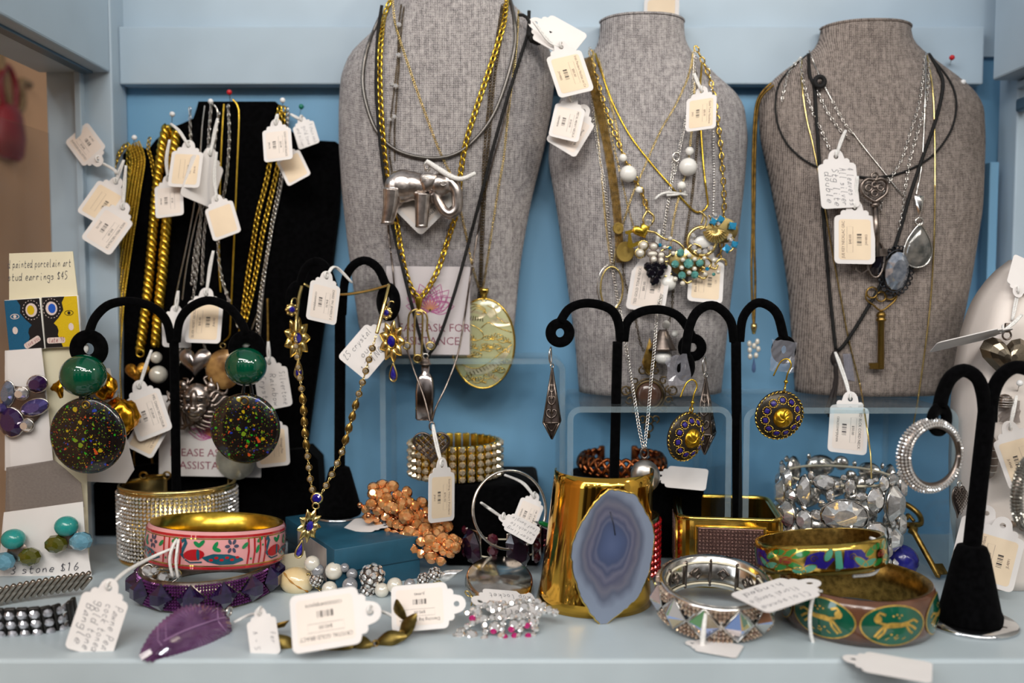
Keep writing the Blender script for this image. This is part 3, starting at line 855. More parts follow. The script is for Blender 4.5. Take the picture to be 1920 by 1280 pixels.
def necklace(label, strands, kind, size, m, bv=None, off=None, Y=66.0, name='necklace', group=None, cat='necklace', part='chain'):
    """strands: lists of photograph points; returns the thing, built where it hangs"""
    off = size * .5 + .06 if off is None else off
    paths = [line(st, bv, off, Y) for st in strands]
    p0 = paths[0][0]
    t = Thing(name, label, cat, p0, group=group)
    for q in paths: t.part(part, chain_geo(G(), q, kind, size), m, world=True)
    t.paths = paths
    return t

# ------------------------------------------------------------------ price tags
TAG_W, TAG_L = 3.0, 4.15          # hole to bottom edge
def tag_outline():
    w = TAG_W / 2; o = []
    bot, sh = -TAG_L, -0.55
    r = .34
    for cx, cy, a0, a1 in ((w - r, bot + r, -90, 0), (w - r, sh - r, 0, 90)):
        for i in range(5): a = math.radians(a0 + (a1 - a0) * i / 4); o.append((cx + r * math.cos(a), cy + r * math.sin(a)))
    for cx, cy, rr, a0, a1 in ((.78, -.42, .26, -20, 120), (0, .02, .58, 22, 158), (-.78, -.42, .26, 60, 200)):
        for i in range(7): a = math.radians(a0 + (a1 - a0) * i / 6); o.append((cx + rr * math.cos(a), cy + rr * math.sin(a)))
    for cx, cy, a0, a1 in ((-w + r, sh - r, 90, 180), (-w + r, bot + r, 180, 270)):
        for i in range(5): a = math.radians(a0 + (a1 - a0) * i / 4); o.append((cx + r * math.cos(a), cy + r * math.sin(a)))
    return o
TAG_MESH = G().add(slab(tag_outline(), .05, [circ(0, 0, .19, 10)])).mesh('tag_card', M_WHITEPAPER, False)
STICK = {}
for nm, mm in (('beige', M_BEIGE), ('pale', M_PALESTICK)):
    STICK[nm] = G().add(poly(rrect(2.36, 3.0, .22, 0, -2.35)), tmat((0, 0, .062))).mesh('sticker', mm, False)
BAR = G()
_r = random.Random(3); _x = -.42
while _x < .42:
    w_ = _r.choice((.03, .03, .06, .09)); BAR.add(poly([(-.0 - .17, _x), (.17, _x), (.17, _x + w_), (-.17, _x + w_)])); _x += w_ + _r.choice((.03, .05, .08))
BARM = BAR.mesh('barcode', M_INK, False)
def price_tag(label, hole, bottom, Y, wf=1.0, lines=None, hand=None, sticker='pale', flip=False, string=None, M=None, lean=0.0, size=1.0, ink=None, back=False, group='price tags', name='price_tag', Yend=None):
    """hole and bottom edge given in photograph points"""
    if M is None:
        ppc = F_PX / Y * size
        dx, dy = bottom[0] - hole[0], bottom[1] - hole[1]; L = math.hypot(dx, dy)
        roll = math.atan2(-dx, dy)
        r = L / (TAG_L * ppc); pit = math.acos(min(1, r)) * .35; s = r / math.cos(pit) * size
        wf = min(1.0, wf / min(1.0, s / size)); yaw = math.acos(min(1, wf))
        o = P(hole[0], hole[1], Y); tc = (EYE - o).normalized()
        B = frame(o, Vector((1, 0, 0)), Vector((0, 0, 1)), Vector((0, -1, 0))) @ Matrix.Rotation(-roll, 4, 'Z')
        best = None
        for sp in (1, -1):
            for sy in (1, -1):
                R = B @ Matrix.Rotation(pit * sp, 4, 'X') @ Matrix.Rotation(yaw * sy, 4, 'Y')
                nrm = (R.to_3x3() @ Vector((0, 0, 1))).normalized(); sc_ = nrm.dot(tc) + .5 * nrm.z
                if best is None or sc_ > best[0]: best = (sc_, R)
        M = best[1] @ Matrix.Scale(s, 4)
    t = Thing(name, label, 'price tag', M=M, group=group)
    def link(me, nm, L=None, par=None):
        o = bpy.data.objects.new(nm, me); COL.objects.link(o); o.parent = par or t.o
        if L is not None: L = L.copy(); L.translation = L.translation * CM; o.matrix_local = L
        return o
    card = link(TAG_MESH, 'tag_card')
    if not back and sticker and not hand:
        st = link(STICK[sticker], 'sticker', None, card)
    q = -1 if flip else 1
    if lines and not back:
        top, price, code = lines; g = G()
        R = Matrix.Rotation(math.pi / 2 * q, 4, 'Z')
        for s_, x, h in ((top, -.86, .29), (price, -.36, .26), (code, .82, .24)):
            if not s_: continue
            vf = text(s_, h); w_ = width(vf)
            if w_ > 2.75:
                f = 2.75 / w_; vf = ([(v[0] * f, v[1], 0) for v in vf[0]], vf[1]); w_ = 2.75
            g.add(vf, Matrix.Translation((x * q + .1 * q, -2.35 - w_ / 2 * q, .068)) @ R)
        g.add(strip([(-.58 * q, -3.3), (-.58 * q, -1.4), (-.14 * q, -1.4), (-.14 * q, -3.3)], .015, True), tmat((0, 0, .067)))
        t.part('lettering', g, ink or M_INK, parent=card)
        link(BARM, 'barcode', Matrix.Translation((.33 * q, -2.35, .068)), card)
    if hand:
        g = G(); R = Matrix.Rotation(math.pi / 2 * q, 4, 'Z'); n = len(hand)
        for i, s_ in enumerate(hand):
            vf = pen(s_, .5, .035, i); w_ = width(vf) or 1
            f = min(1.0, 3.0 / w_)
            g.add(([(v[0] * f, v[1], 0) for v in vf[0]], vf[1]), Matrix.Translation(((-.75 + 1.75 * i / max(1, n - 1)) * q, -2.4 - min(w_, 3.0) / 2 * q, .062)) @ R)
        t.part('handwriting', g, M_PEN, parent=card)
    if string:
        h = M @ Vector((0, 0, .03)); pts = [Vector(h)]
        for k, sp in enumerate(string):
            yy = sp[2] if len(sp) > 2 else (Y if Y else h.y)
            pts.append(P(sp[0], sp[1], yy))
        g = G()
        sag = (pts[-1] - pts[0]).length
        for o in (-.07, .07):
            q_ = [p + Vector((o * (0.3 if i in (0, len(pts) - 1) else 1), 0, 0)) for i, p in enumerate(pts)]
            if len(q_) == 2: q_ = [q_[0], q_[0].lerp(q_[1], .5) + Vector((o, -.05, 0)), q_[1]]
            g.add(tube(spline(q_, .25), .075, 6))
        g.add(torus(.2, .07, 12, 6), facing(pts[0] + Vector((0, -.02, .16)), 0, 1.2))
        t.part('string', g, M_STRING, world=True)
    return t

# ------------------------------------------------------------------ pendants: shapes in photograph pixels about a centre
def pf(px, py, Y, roll=0.0, yaw=0.0, pitch=0.0): return facing(P(px, py, Y), roll, yaw, pitch, Y / F_PX)
def onY(px, py, bv, off): return drape([(px, py)], bv, off)[0].y
def puff(outline, h, rings=5, back=None, c=(0, 0), power=.5):
    """inflated plate from a star-shaped outline"""
    n = len(outline); V, F = [], []
    for k in range(rings):
        s = 1 - k / rings; z = h * (1 - s * s) ** power if k else 0
        V += [(c[0] + (x - c[0]) * s, c[1] + (y - c[1]) * s, z) for x, y in outline]
    V.append((c[0], c[1], h)); top = len(V) - 1
    for k in range(rings - 1):
        for i in range(n): j = (i + 1) % n; F.append([k * n + i, k * n + j, (k + 1) * n + j, (k + 1) * n + i])
    for i in range(n): F.append([(rings - 1) * n + i, (rings - 1) * n + (i + 1) % n, top])
    hb = h if back is None else back; b0 = len(V)
    V += [(x, y, 0) for x, y in outline]
    V += [(c[0] + (x - c[0]) * .6, c[1] + (y - c[1]) * .6, -hb * .8) for x, y in outline]; V.append((c[0], c[1], -hb))
    for i in range(n):
        j = (i + 1) % n
        F.append([b0 + j, b0 + i, b0 + n + i, b0 + n + j]); F.append([b0 + n + j, b0 + n + i, len(V) - 1])
    return V, F
def heart(w, h, n=40):
    o = []
    for i in range(n):
        t = 2 * math.pi * i / n
        o.append((w / 2 * math.sin(t) ** 3 * 1.0, h / 34 * (13 * math.cos(t) - 5 * math.cos(2 * t) - 2 * math.cos(3 * t) - math.cos(4 * t)) + h * .06))
    return o[::-1]
def drop(w, h, n=32, sharp=1.6):
    o = []
    for i in range(n):
        t = 2 * math.pi * i / n
        o.append((w / 2 * math.sin(t) * math.sin(t / 2) ** sharp, h / 2 * math.cos(t)))
    return o[::-1]
def wire(pts, r, closed=False, n=6, step=2.0, z=0.0):
    return tube(spline([(p[0], p[1], p[2] if len(p) > 2 else z) for p in pts], step, closed), r, n, closed, up=Vector((0, 0, 1)))
def ringat(x, y, R, r, sx=1.0, sy=1.0, z=0, n=14, m=6):
    return torus(R, r, n, m, sx, sy), tmat((x, y, z))
def stone(x, y, r, z=0, h=.9, n=8): return gem(r, r * h, n), tmat((x, y, z))
def flower(n, r0, r1, w):
    """petal outlines round a centre"""
    out = []
    for i in range(n):
        a = 2 * math.pi * i / n; o = []
        for k in range(9):
            f = k / 8; o.append((r0 + (r1 - r0) * f, w * math.sin(math.pi * (f ** .75))))
        lp = o + [(x, -y) for x, y in o[::-1][1:-1]]
        out.append([(x * math.cos(a) - y * math.sin(a), x * math.sin(a) + y * math.cos(a)) for x, y in lp])
    return out
def push_pin(label, px, py, tx, ty, Y, m):
    a, b = P(px, py, Y - 1.2), P(tx, ty, Y)
    t = Thing('push_pin', label, 'pin', b)
    t.part('pin_head', sphere(a, .2, 12, 8), m, world=True)
    t.part('needle', tube([a, b], .03, 6), M_SILVER, world=True)

# ------------------------------------------------------------------ chains on the black board
GB = 'chains pinned to the black board'
def onboard(label, strands, kind, size, m, off=None): return necklace(label, strands, kind, size, m, BVB, off, 67.6, group=GB)
YB = 67.6
t = onboard('wide gold mesh chain at the edge of the black board', [[(250, 272), (259, 300), (252, 350), (243, 410), (232, 480), (221, 560), (215, 640), (213, 700), (216, 752)]], 'mesh', 1.15, M_GOLDY)
onboard('gold curb chain doubled beside the wide mesh chain', [[(232, 276), (218, 300), (205, 350), (196, 420), (190, 480), (191, 560), (197, 640), (203, 740)], [(240, 274), (240, 320), (228, 400), (216, 470), (206, 560), (202, 660), (206, 745)]], 'curb', .5, M_GOLDY)
t = onboard('thick gold rope chain ending in a textured gold heart', [[(314, 236), (304, 280), (296, 340), (290, 400), (285, 460), (278, 540), (270, 610), (263, 660)]], 'rope', .84, M_GOLDY)
hy = 67.0
t.part('jump_ring', G().add(torus(7, 1.6, 14, 6), pf(263, 662, hy)), M_GOLDY, world=True)
t.part('heart_pendant', G().add(puff(heart(46, 48), 9), pf(258, 700, hy, -.1)), mat('textured_gold', (206, 152, 60), .35, 1.0, nscale=400, noise=.5, bump=1.0, bscale=900), world=True)
t = onboard('thick gold rope chain ending in two pearls', [[(330, 246), (325, 300), (318, 370), (311, 440), (305, 510), (298, 580), (292, 650)]], 'rope', .86, M_GOLDY)
for x, y, r in ((293, 670, 11), (297, 702, 17)): t.part('pearl', G().add(sphere((0, 0, 0), r, 18, 12), pf(x, y, hy)), M_PEARL, world=True)
t.part('pearl_cap', G().add(lathe([(0, 0), (4, -1), (6, -5), (3, -8)], 10), pf(297, 689, hy, pitch=-1.57)), M_GOLDY, world=True)
onboard('short thin gold chain on the shoulder of the black board', [[(280, 262), (278, 278), (284, 300), (289, 330), (292, 352)]], 'curb', .4, M_GOLDY)
# silver group
t = onboard('fine silver snake chain with a puffed silver heart', [[(384, 198), (379, 240), (375, 300), (368, 360), (358, 420), (346, 480), (333, 540), (322, 596)], [(400, 196), (408, 210), (404, 260), (390, 330), (366, 420), (350, 500), (342, 562)]], 'snake', .13, M_SILVER)
t.part('heart_pendant', G().add(puff(heart(62, 64), 12), pf(366, 680, 66.6)), mat('brushed_silver', (196, 186, 182), .28, 1.0, nscale=90, noise=.3), world=True)
t.part('bail', G().add(torus(6, 1.6, 12, 6), pf(352, 650, 66.8)), M_SILVER, world=True)
onboard('silver chain of tiny links beside the white tags', [[(396, 196), (392, 250), (388, 330), (378, 400), (366, 470), (360, 530)], [(410, 214), (400, 290), (390, 380), (382, 450), (379, 530)]], 'cable', .3, M_SILVER)
t = onboard('silver cable chain carrying the lion head pendant', [[(356, 205), (358, 260), (368, 330), (376, 400), (372, 470), (362, 560), (342, 640), (334, 690)], [(428, 200), (430, 260), (424, 340), (410, 420), (412, 500), (428, 560), (446, 610)], [(382, 640), (386, 670), (388, 705)]], 'cable', .3, M_SILVER)
# lion head: face welded into one skin, mane of curling locks
LM = pf(372, 752, 66.0, .04)
LF = LM @ tmat((0, 0, 8), (0, 0, 0), (1.2, 1.2, 1.35))
blobs = [sphere((0, 4, 0), 24, 20, 14, (.92, 1.08, .55)), sphere((0, -14, 9), 13, 16, 10, (1.1, .85, .8)), sphere((0, 6, 12), 6, 12, 8, (1, 2.1, .8)), sphere((0, -8, 17), 5, 12, 8, (1.4, .8, .8)),
         sphere((-10, 9, 9), 6.5, 12, 8, (1.3, .5, .8)), sphere((10, 9, 9), 6.5, 12, 8, (1.3, .5, .8)), sphere((0, -25, 7), 7, 12, 8, (1.2, .7, .8)),
         sphere((-22, 25, 2), 8, 12, 8, (1, 1, .6)), sphere((22, 25, 2), 8, 12, 8, (1, 1, .6)), sphere((-10, -10, 8), 8, 12, 8), sphere((10, -10, 8), 8, 12, 8)]
t.part('lion_face', G().add(remeshed(merged(*blobs), 1.1, 2), LF), mat('bright_pewter', (178, 166, 158), .3, 1.0, nscale=200, noise=.25), world=True)
gg = G()
for i in range(30):
    a = math.radians(-245 + 310 * i / 29); r0 = 29; L = 24 + 14 * (abs(math.cos(a)) if i % 2 else abs(math.cos(a)) * 1.1) + (i % 3) * 4
    if math.sin(a) < -.5: L += 8
    p = []
    for k in range(6):
        f = k / 5; rr = r0 + L * f * .8; aa = a + .22 * math.sin(f * 5 + i)
        p.append((rr * math.cos(aa) * .95, rr * math.sin(aa) * (1.0 if math.sin(a) < 0 else .86), 8 - 9 * f + 2 * (i % 2)))
    gg.add(tube(spline(p, 2.5), [5.2 - 3.6 * k / max(1, len(spline(p, 2.5)) - 1) for k in range(len(spline(p, 2.5)))], 6, up=Vector((0, 0, 1))), LM)
t.part('mane', gg, M_PEWTER, world=True)
gg = G()
for sx in (-1, 1): gg.add(sphere((sx * 9.5, 4.0, 12.5), 3, 10, 6, (1.4, .7, .6)), LF)
t.part('eyes', gg, mat('dark_recess', (30, 26, 24), .6, .3), world=True)
# gold box chain with a wooden oval
t = onboard('thin gold box chain with a brown oval pendant', [[(436, 186), (446, 200), (448, 230), (444, 330), (440, 430), (436, 520), (432, 610), (430, 630), (420, 640)], [(420, 195), (416, 260), (413, 340), (411, 430), (411, 500), (414, 548)]], 'snake', .17, M_GOLDY)
t.part('jump_ring', G().add(torus(5, 1.4, 12, 6), pf(418, 648, 66.8)), M_GOLDL, world=True)
t.part('oval_pendant', G().add(puff(circ(0, 0, 34, 36, 38), 9), pf(420, 692, 66.6, .2)), mat('brown_stone', (186, 142, 84), .35, 0.1, nscale=120, rgb2=(120, 82, 44), coat=.4), world=True)
# gold and silver bundle
onboard('gold curb chain doubled on the sloping shoulder of the board', [[(524, 204), (516, 240), (507, 300), (497, 350), (484, 400), (474, 460), (466, 510), (458, 570), (452, 620)], [(532, 206), (528, 270), (517, 330), (503, 390), (492, 440), (482, 500), (470, 560), (458, 610)]], 'curb', .52, M_GOLDY)
onboard('silver curb chain next to the doubled gold curb chain', [[(538, 206), (534, 270), (526, 340), (514, 400), (504, 460), (494, 520), (486, 580), (482, 640)]], 'curb', .4, M_SILVER)
onboard('smooth silver snake chain at the end of the bundle', [[(542, 210), (536, 300), (524, 370), (511, 430), (502, 480), (496, 530), (491, 580), (487, 640)], [(493, 560), (482, 590), (472, 618)]], 'snake', .15, M_SILVER)
t = onboard('long thin gold rope chain trailing behind the rhinestone cuff', [[(502, 560), (503, 640), (504, 720), (505, 800), (504, 860), (497, 915), (487, 955), (472, 985), (456, 998)]], 'rope', .2, M_BRASS)
t = onboard('thin gold rope chain ending in a toggle clasp', [[(252, 846), (253, 872), (260, 892), (272, 894)], [(284, 852), (288, 880), (291, 915)]], 'rope', .2, M_BRASS)
ck = pf(292, 892, 66.2)
gg = G().add(tube([(-20, 0, 2), (20, 2, 2)], 2.6, 8), ck)
for x in (-22, 22): gg.add(torus(7, 2, 14, 6), ck @ tmat((x, 1, 2)))
t.part('toggle_clasp', gg, M_BRASS, world=True)
solo('pebble_pendant', 'round milky grey stone pendant half hidden behind the speckled disc', 'pendant', G().add(puff(circ(0, 0, 38, 32), 9), pf(442, 862, 66.3)), mat('milky_stone', (176, 174, 160), .15, nscale=70, rgb2=(128, 128, 116), coat=.6), P(442, 862, 66.3))
push_pin('red ball pin above the black board', 430, 173, 432, 192, 69.6, mat('red_pinhead', (196, 30, 40), .3, noise=.05))
push_pin('green ball pin in the blue wall beside the black board', 565, 200, 562, 216, 70.6, mat('green_pinhead', (24, 120, 96), .3, noise=.05))
MPW = mat('white_pinhead', (236, 236, 236), .25, noise=.03)
for i, (x, y, tx, ty, lb) in enumerate([(323, 214, 322, 230, 'pearl white pin above the gold rope chains'), (252, 258, 250, 272, 'pearl white pin above the wide mesh chain'), (395, 190, 396, 200, 'pearl white pin holding the silver chains'), (530, 188, 530, 204, 'pearl white pin holding the doubled gold curb chain')]):
    push_pin(lb, x, y, tx, ty, 69.4, MPW)

# tags on the black board
price_tag('tag sticking out past the edge of the board towards the glass', (184, 302), (135, 245), 67.0, .84, ('COLLECTOR NECKLACE', '$40.00', 'JN6178'), flip=True, string=[(214, 318), (218, 326)])
price_tag('cream tag partly under another at the wide mesh chain', (218, 343), (178, 412), 67.2, .9, ('', '', 'JN6173'), sticker='beige', string=[(232, 300)], ink=M_BROWNINK)
price_tag('lower white tag hanging on the wide mesh chain', (231, 391), (186, 463), 66.8, .9, ('WIDE MESH NECKLACE', '$42.00', 'JN6172'), flip=True, string=[(233, 350), (236, 310)])
price_tag('white tag laid across the thick gold rope chains', (316, 338), (325, 407), 67.0, .9, ('', '$128', 'JN6180'), flip=True, string=[(312, 300), (318, 262)])
price_tag('cream tag under the white pin at the top of the silver chains', (354, 274), (350, 352), 66.7, .8, ('', '', 'JN6181'), sticker='beige', string=[(336, 246), (320, 232)], ink=M_BROWNINK)
price_tag('blank white tag tucked behind the silver chains', (394, 290), (371, 378), 67.3, .6, back=True, string=[(402, 250), (408, 222)])
price_tag('blank cream tag crossed by the gold box chain', (407, 375), (432, 444), 67.0, .85, sticker='beige', string=[(402, 330), (406, 285)])
price_tag('white tag at the top of the doubled gold curb chain', (518, 233), (527, 303), 66.6, .75, ('GOLD CURB NECKLACE', '$65.00', 'JN6176'), flip=True, string=[(520, 214)])
price_tag('handwritten tag beside the green pin', (566, 226), (584, 276), 68.6, .95, hand=['4 chain neck', 'gold tone', 'and silver'], flip=True, string=[(545, 214)])
price_tag('cream tag upside down below the handwritten tag', (536, 284), (566, 340), 67.6, .85, sticker='beige', string=[(526, 250)])
price_tag('large cream tag behind the arch of the earring stand', (387, 552), (384, 642), 65.9, 1, ('SILVER HEART NECKLACE', '$45.00', 'JN6183'), sticker='beige', flip=False, string=[(394, 500), (400, 470)], ink=M_BROWNINK)
price_tag('blank white tag behind the stem of the green ball stand', (330, 582), (338, 650), 66.6, .55, back=True, string=[(334, 545)])
price_tag('white tag reading mrl chain beside the speckled disc', (262, 726), (297, 815), 64.9, .9, ('MRL CHAIN NO CLOSUR', '$128.00', 'JN6174'), flip=True, string=[(272, 690), (284, 656)])
price_tag('cream tag under the mrl chain tag', (300, 778), (266, 845), 65.4, .9, ('Pendant on Ch', '', ''), sticker='beige', flip=True, ink=M_BROWNINK)
price_tag('handwritten silvertone tag beside the green ball', (505, 680), (522, 764), 66.2, .85, hand=['Silvertone', 'Rainbow', 'Crystal'], flip=True, string=[(503, 640)])
price_tag('cream tag behind the speckled disc at the edge of the board', (508, 788), (517, 872), 66.0, .95, ('Vintage Pen', '', ''), sticker='beige', flip=True, string=[(504, 740)], ink=M_BROWNINK)

# ------------------------------------------------------------------ necklaces on the elephant bust
G1 = 'necklaces on the elephant bust'
t = necklace('grey omega cable with the silver elephant pendant', [[(716, 24), (700, 60), (686, 100), (680, 150), (688, 200), (708, 248), (745, 282), (800, 296), (850, 290), (890, 262), (925, 215), (950, 150), (966, 80), (962, 22), (950, -20)]], 'snake', .3, M_STEEL, BV1, group=G1)
EY = onY(790, 360, BV1, 1.2)
EM = pf(790, 363, EY)
def ec(x, y): return ((x - 960) / 3.556, -(y - 295) / 3.556)      # from a measured crop
def eb(x, y, r, z=0, sc=(1, 1, 1)): a = ec(x, y); return sphere((a[0], a[1], z), r / 3.556, 18, 12, sc)
def elimb(pts, z, rs):
    q = spline([(*ec(x, y), z) for x, y in pts], 2.5); k = len(q) - 1
    return tube(q, [(rs[0] + (rs[1] - rs[0]) * i / k) / 3.556 for i in range(len(q))], 12, up=Vector((0, 0, 1)))
body = [eb(840, 245, 118, 0, (1, .93, .62)), eb(900, 245, 112, 0, (1.05, .86, .62)), eb(780, 260, 76, 3, (.85, 1.15, .75)), eb(1085, 235, 82, 4, (1, .92, .66)), eb(1120, 215, 60, 4, (1, .9, .7)),
        elimb([(770, 270), (760, 380), (738, 486)], 8, (62, 42)), elimb([(800, 300), (800, 360), (808, 380)], -8, (50, 36)), elimb([(975, 300), (968, 400), (963, 505)], 9, (58, 42)), elimb([(1000, 300), (1005, 360)], -8, (50, 40)),
        elimb([(1150, 215), (1188, 270), (1200, 340), (1192, 400), (1150, 430), (1105, 405), (1070, 345), (1050, 290)], 4, (40, 32)), eb(1060, 290, 50, 3, (1, 1, .6)),
        eb(738, 490, 44, 8, (1, .3, 1)), eb(963, 512, 44, 9, (1, .3, 1))]
t.part('elephant_body', G().add(remeshed(merged(*body), 1.1, 5), EM), mat('silver_elephant', (206, 196, 190), .28, 1.0, nscale=160, rgb2=(150, 140, 134), lo=.3, hi=.6), world=True, label='puffed silver elephant')
ear = [ec(*p) for p in ((965, 180), (1000, 165), (1050, 172), (1068, 205), (1050, 250), (1020, 275), (990, 290), (968, 250), (955, 215))]
eo = [(p.x, p.y) for p in spline([(x, y, 0) for x, y in ear], 2, True)]
cx_, cy_ = sum(p[0] for p in eo) / len(eo), sum(p[1] for p in eo) / len(eo)
t.part('ear', G().add(puff(eo, 4, 4, 1, (cx_, cy_)), EM @ tmat((0, 0, 15.5))), MATS['silver_elephant'], world=True)
gg = G()
for k in range(4):
    s = .9 - .18 * k; gg.add(wire([(cx_ + (x - cx_) * s - 1, cy_ + (y - cy_) * s + 1) for x, y in [ec(*p) for p in ((968, 235), (975, 195), (1005, 178), (1040, 188), (1052, 215))]], .7, z=18.5 + k * .4), EM)
gg.add(wire([ec(*p) for p in ((1088, 232), (1110, 222), (1135, 230))], 1.2, z=19.5), EM); gg.add(wire([ec(*p) for p in ((1090, 240), (1110, 250), (1132, 240))], 1.0, z=19.5), EM)
t.part('ear_ridges', gg, M_SILVER, world=True)
t.part('bail', G().add(torus(6, 1.8, 14, 6, .7, 1.2), EM @ tmat((11, 52, 4))).add(torus(4.5, 1.4, 12, 6), EM @ tmat((12, 43, 6), (1.2, 0, 0))), M_SILVER, world=True)
st = P(801, 302, EY - .6)
price_tag('white tag hanging behind the silver elephant', (838, 338), (762, 414), EY + .85, 1, ('SS ELEPHANT', '$78.00', '2025.JN'), flip=True)
solo('tag_string', 'thick white string looped on the elephant pendant bail', 'string', G().add(tube(spline([P(x, y, EY - .5) for x, y in ((799, 302), (806, 306), (830, 322), (850, 333), (868, 335), (892, 324))], .25), [.22 - .14 * abs(i / 16 - .35) for i in range(len(spline([P(x, y, EY - .5) for x, y in ((799, 302), (806, 306), (830, 322), (850, 333), (868, 335), (892, 324))], .25)))], 7)), M_STRING, st)

# heavy gold curb chain, every link its own piece
t = Thing('necklace', 'heavy gold curb chain with a gold safety pin pendant', 'necklace', P(735, 20, 66), group=G1)
chain_part = None
for st_ in ([(740, -15), (722, 25), (715, 70), (712, 130), (714, 200), (718, 260), (723, 310), (732, 370), (744, 420), (752, 470), (760, 510), (772, 542), (782, 556)],
            [(950, -15), (945, 40), (931, 90), (911, 150), (891, 210), (873, 270), (863, 330), (858, 390), (838, 455), (821, 506), (803, 540), (790, 556)]):
    q = line(st_, BV1, .32)
    t.copies('link', link_mesh(.80, .52, .078, 12, 6), M_GOLDY, link_mats(q, .50, (.55,)), world=True, smooth=True)
CY_ = onY(785, 560, BV1, .9)
bm_ = pf(785, 566, CY_)
t.part('bail', G().add(lathe([(7, 10), (8, 6), (3.5, -14), (3, -16)], 12, sx=1, sy=.6), bm_ @ tmat((0, 0, 0), (-1.57, 0, 0))).add(torus(5, 1.4, 12, 6), bm_ @ tmat((0, -19, 0))), M_GOLDY, world=True)
gg = G(); pm = pf(785, 580, CY_)
gg.add(wire([(-21, -66, 0), (-20, -30, 0), (-17, -8, 0), (-4, 0, 0), (10, -4, 0), (16, -16, 0), (16, -40, 0), (22, -64, 0)], 2.0), pm)
gg.add(wire([(-8, -86, 3), (-8, -40, 3), (-6, -8, 3), (0, -3, 3), (7, -8, 3), (7, -40, 3), (5, -86, 3)], 2.0), pm)
t.part('safety_pin', gg, M_GOLDL, world=True)
for x, y, r in ((-22, -68, 8), (22, -68, 9), (-2, -92, 9)):
    t.part('pin_cup', G().add(lathe([(0, -3), (r, -2), (r, 3), (r * .75, 5), (r * .7, 3)], 12), pm @ tmat((x, y, 2))), M_GOLDL, world=True)
    t.part('pin_stone', G().add(gem(r * .68, 6, 8), pm @ tmat((x, y, 6))), M_CRYSTAL if y > -80 else M_BRONZE, world=True, smooth=False)

# black cord with a silver bottle
t = necklace('long black cord with a little silver bottle pendant', [[(716, 10), (709, 60), (706, 120), (706, 180), (711, 250), (720, 330), (735, 420), (752, 490), (768, 556), (782, 610), (795, 655), (803, 672)], [(992, 20), (990, 60), (978, 100), (962, 150), (945, 205), (925, 275), (905, 355), (880, 450), (855, 540), (832, 610), (818, 645), (806, 662), (800, 674)]], 'cord', .24, M_CORD, BV1, group=G1, part='cord', off=.35)
YM = onY(797, 640, BV1, 1.3)
bt = pf(797, 735, YM, .02)
def sqr(w, d, z, k=.75): return [(w * math.copysign(abs(math.cos(a)) ** k, math.cos(a)), z, d * math.copysign(abs(math.sin(a)) ** k, math.sin(a))) for a in [2 * math.pi * i / 24 + math.pi / 4 * 0 for i in range(24)]]
def loft(rings, cap=True):
    n = len(rings[0]); V = [p for r in rings for p in r]; F = []
    for i in range(len(rings) - 1):
        for j in range(n): F.append([i * n + j, (i + 1) * n + j, (i + 1) * n + (j + 1) % n, i * n + (j + 1) % n])
    if cap: F += [list(range(n)), [(len(rings) - 1) * n + j for j in range(n)][::-1]]
    return V, F
bk = [sqr(14, 12, -52, .35), sqr(17, 14, -49, .35), sqr(18, 15, 0, .35), sqr(15, 12, 26, .35), sqr(11, 10, 33, .5), sqr(8, 8, 36, .9), sqr(8, 8, 50, 1)]
t.part('bottle', G().add(loft(bk), bt), mat('bottle_silver', (186, 174, 170), .16, 1.0, nscale=90, rgb2=(130, 118, 112)), world=True)
t.part('stopper', G().add(loft([sqr(8, 8, 51, 1), sqr(11, 11, 52, 1), sqr(11, 11, 54, 1), sqr(9, 9, 55, 1), sqr(8, 8, 62, 1), sqr(4, 4, 65, 1)]), bt), M_PEWTER, world=True)
t.part('bottle_ring', G().add(torus(5, 1.3, 12, 6), bt @ tmat((0, 68, 0))), M_SILVER, world=True)
# cord knot and tie
t2 = None
gg = G()
for i in range(9): gg.add(sphere(P(994 + i * 5.0, 66 + 14 * math.sin(i * .75) * .5 + i * 1.6, 65.2), .28 + .05 * (i % 2), 8, 6))
gg.add(tube(spline([P(x, y, 65.3) for x, y in ((972, 28), (985, 30), (993, 44), (992, 66))], .3), .12, 8)); gg.add(tube(spline([P(x, y, 65.1) for x, y in ((1028, 78), (1030, 66), (1033, 60))], .3), .15, 8))
t.part('sliding_knot', gg, M_CORD, world=True)

# fine gold chain with the jade medallion
t = necklace('fine gold chain with a large oval jade medallion', [[(736, -10), (740, 40), (750, 75), (775, 150), (800, 220), (825, 285), (850, 340), (865, 400), (876, 450), (886, 500), (898, 540)], [(972, 20), (970, 60), (965, 120), (957, 180), (950, 240), (944, 300), (935, 350), (921, 440), (912, 500), (906, 538)]], 'curb', .19, M_GOLDL, BV1, group=G1)
JY = onY(905, 620, BV1, 1.0); JM = pf(906, 644, JY, .02)
t.part('bail', G().add(loft([sqr(8, 4, 104, 1), sqr(9, 5, 100, 1), sqr(4, 3, 84, 1)]), JM).add(torus(5, 1.4, 12, 6), JM @ tmat((0, 84, 0))), M_GOLD, world=True)
t.part('jade_disc', G().add(puff(circ(0, 0, 58, 56, 83), 7, 6, 3), JM), mat('jade', (186, 186, 142), .22, 0.0, nscale=60, noise=.12, coat=.7), world=True, label='pale green jade oval')
t.part('gold_rim', G().add(torus(1, 2.2, 64, 8, 59, 84), JM), M_GOLD, world=True)
gg = G()
def jz(x, y): return 7 * max(0, 1 - (x / 58) ** 2 - (y / 83) ** 2) ** .5 + .6
def jw(pts, r=.75):
    q = [p for p in spline([(x, y, 0) for x, y in pts], 1.6) if (p.x / 57) ** 2 + (p.y / 82) ** 2 < .97]
    if len(q) > 1: gg.add(tube([(p.x, p.y, jz(p.x, p.y)) for p in q], r, 5, up=Vector((0, 0, 1))), JM)
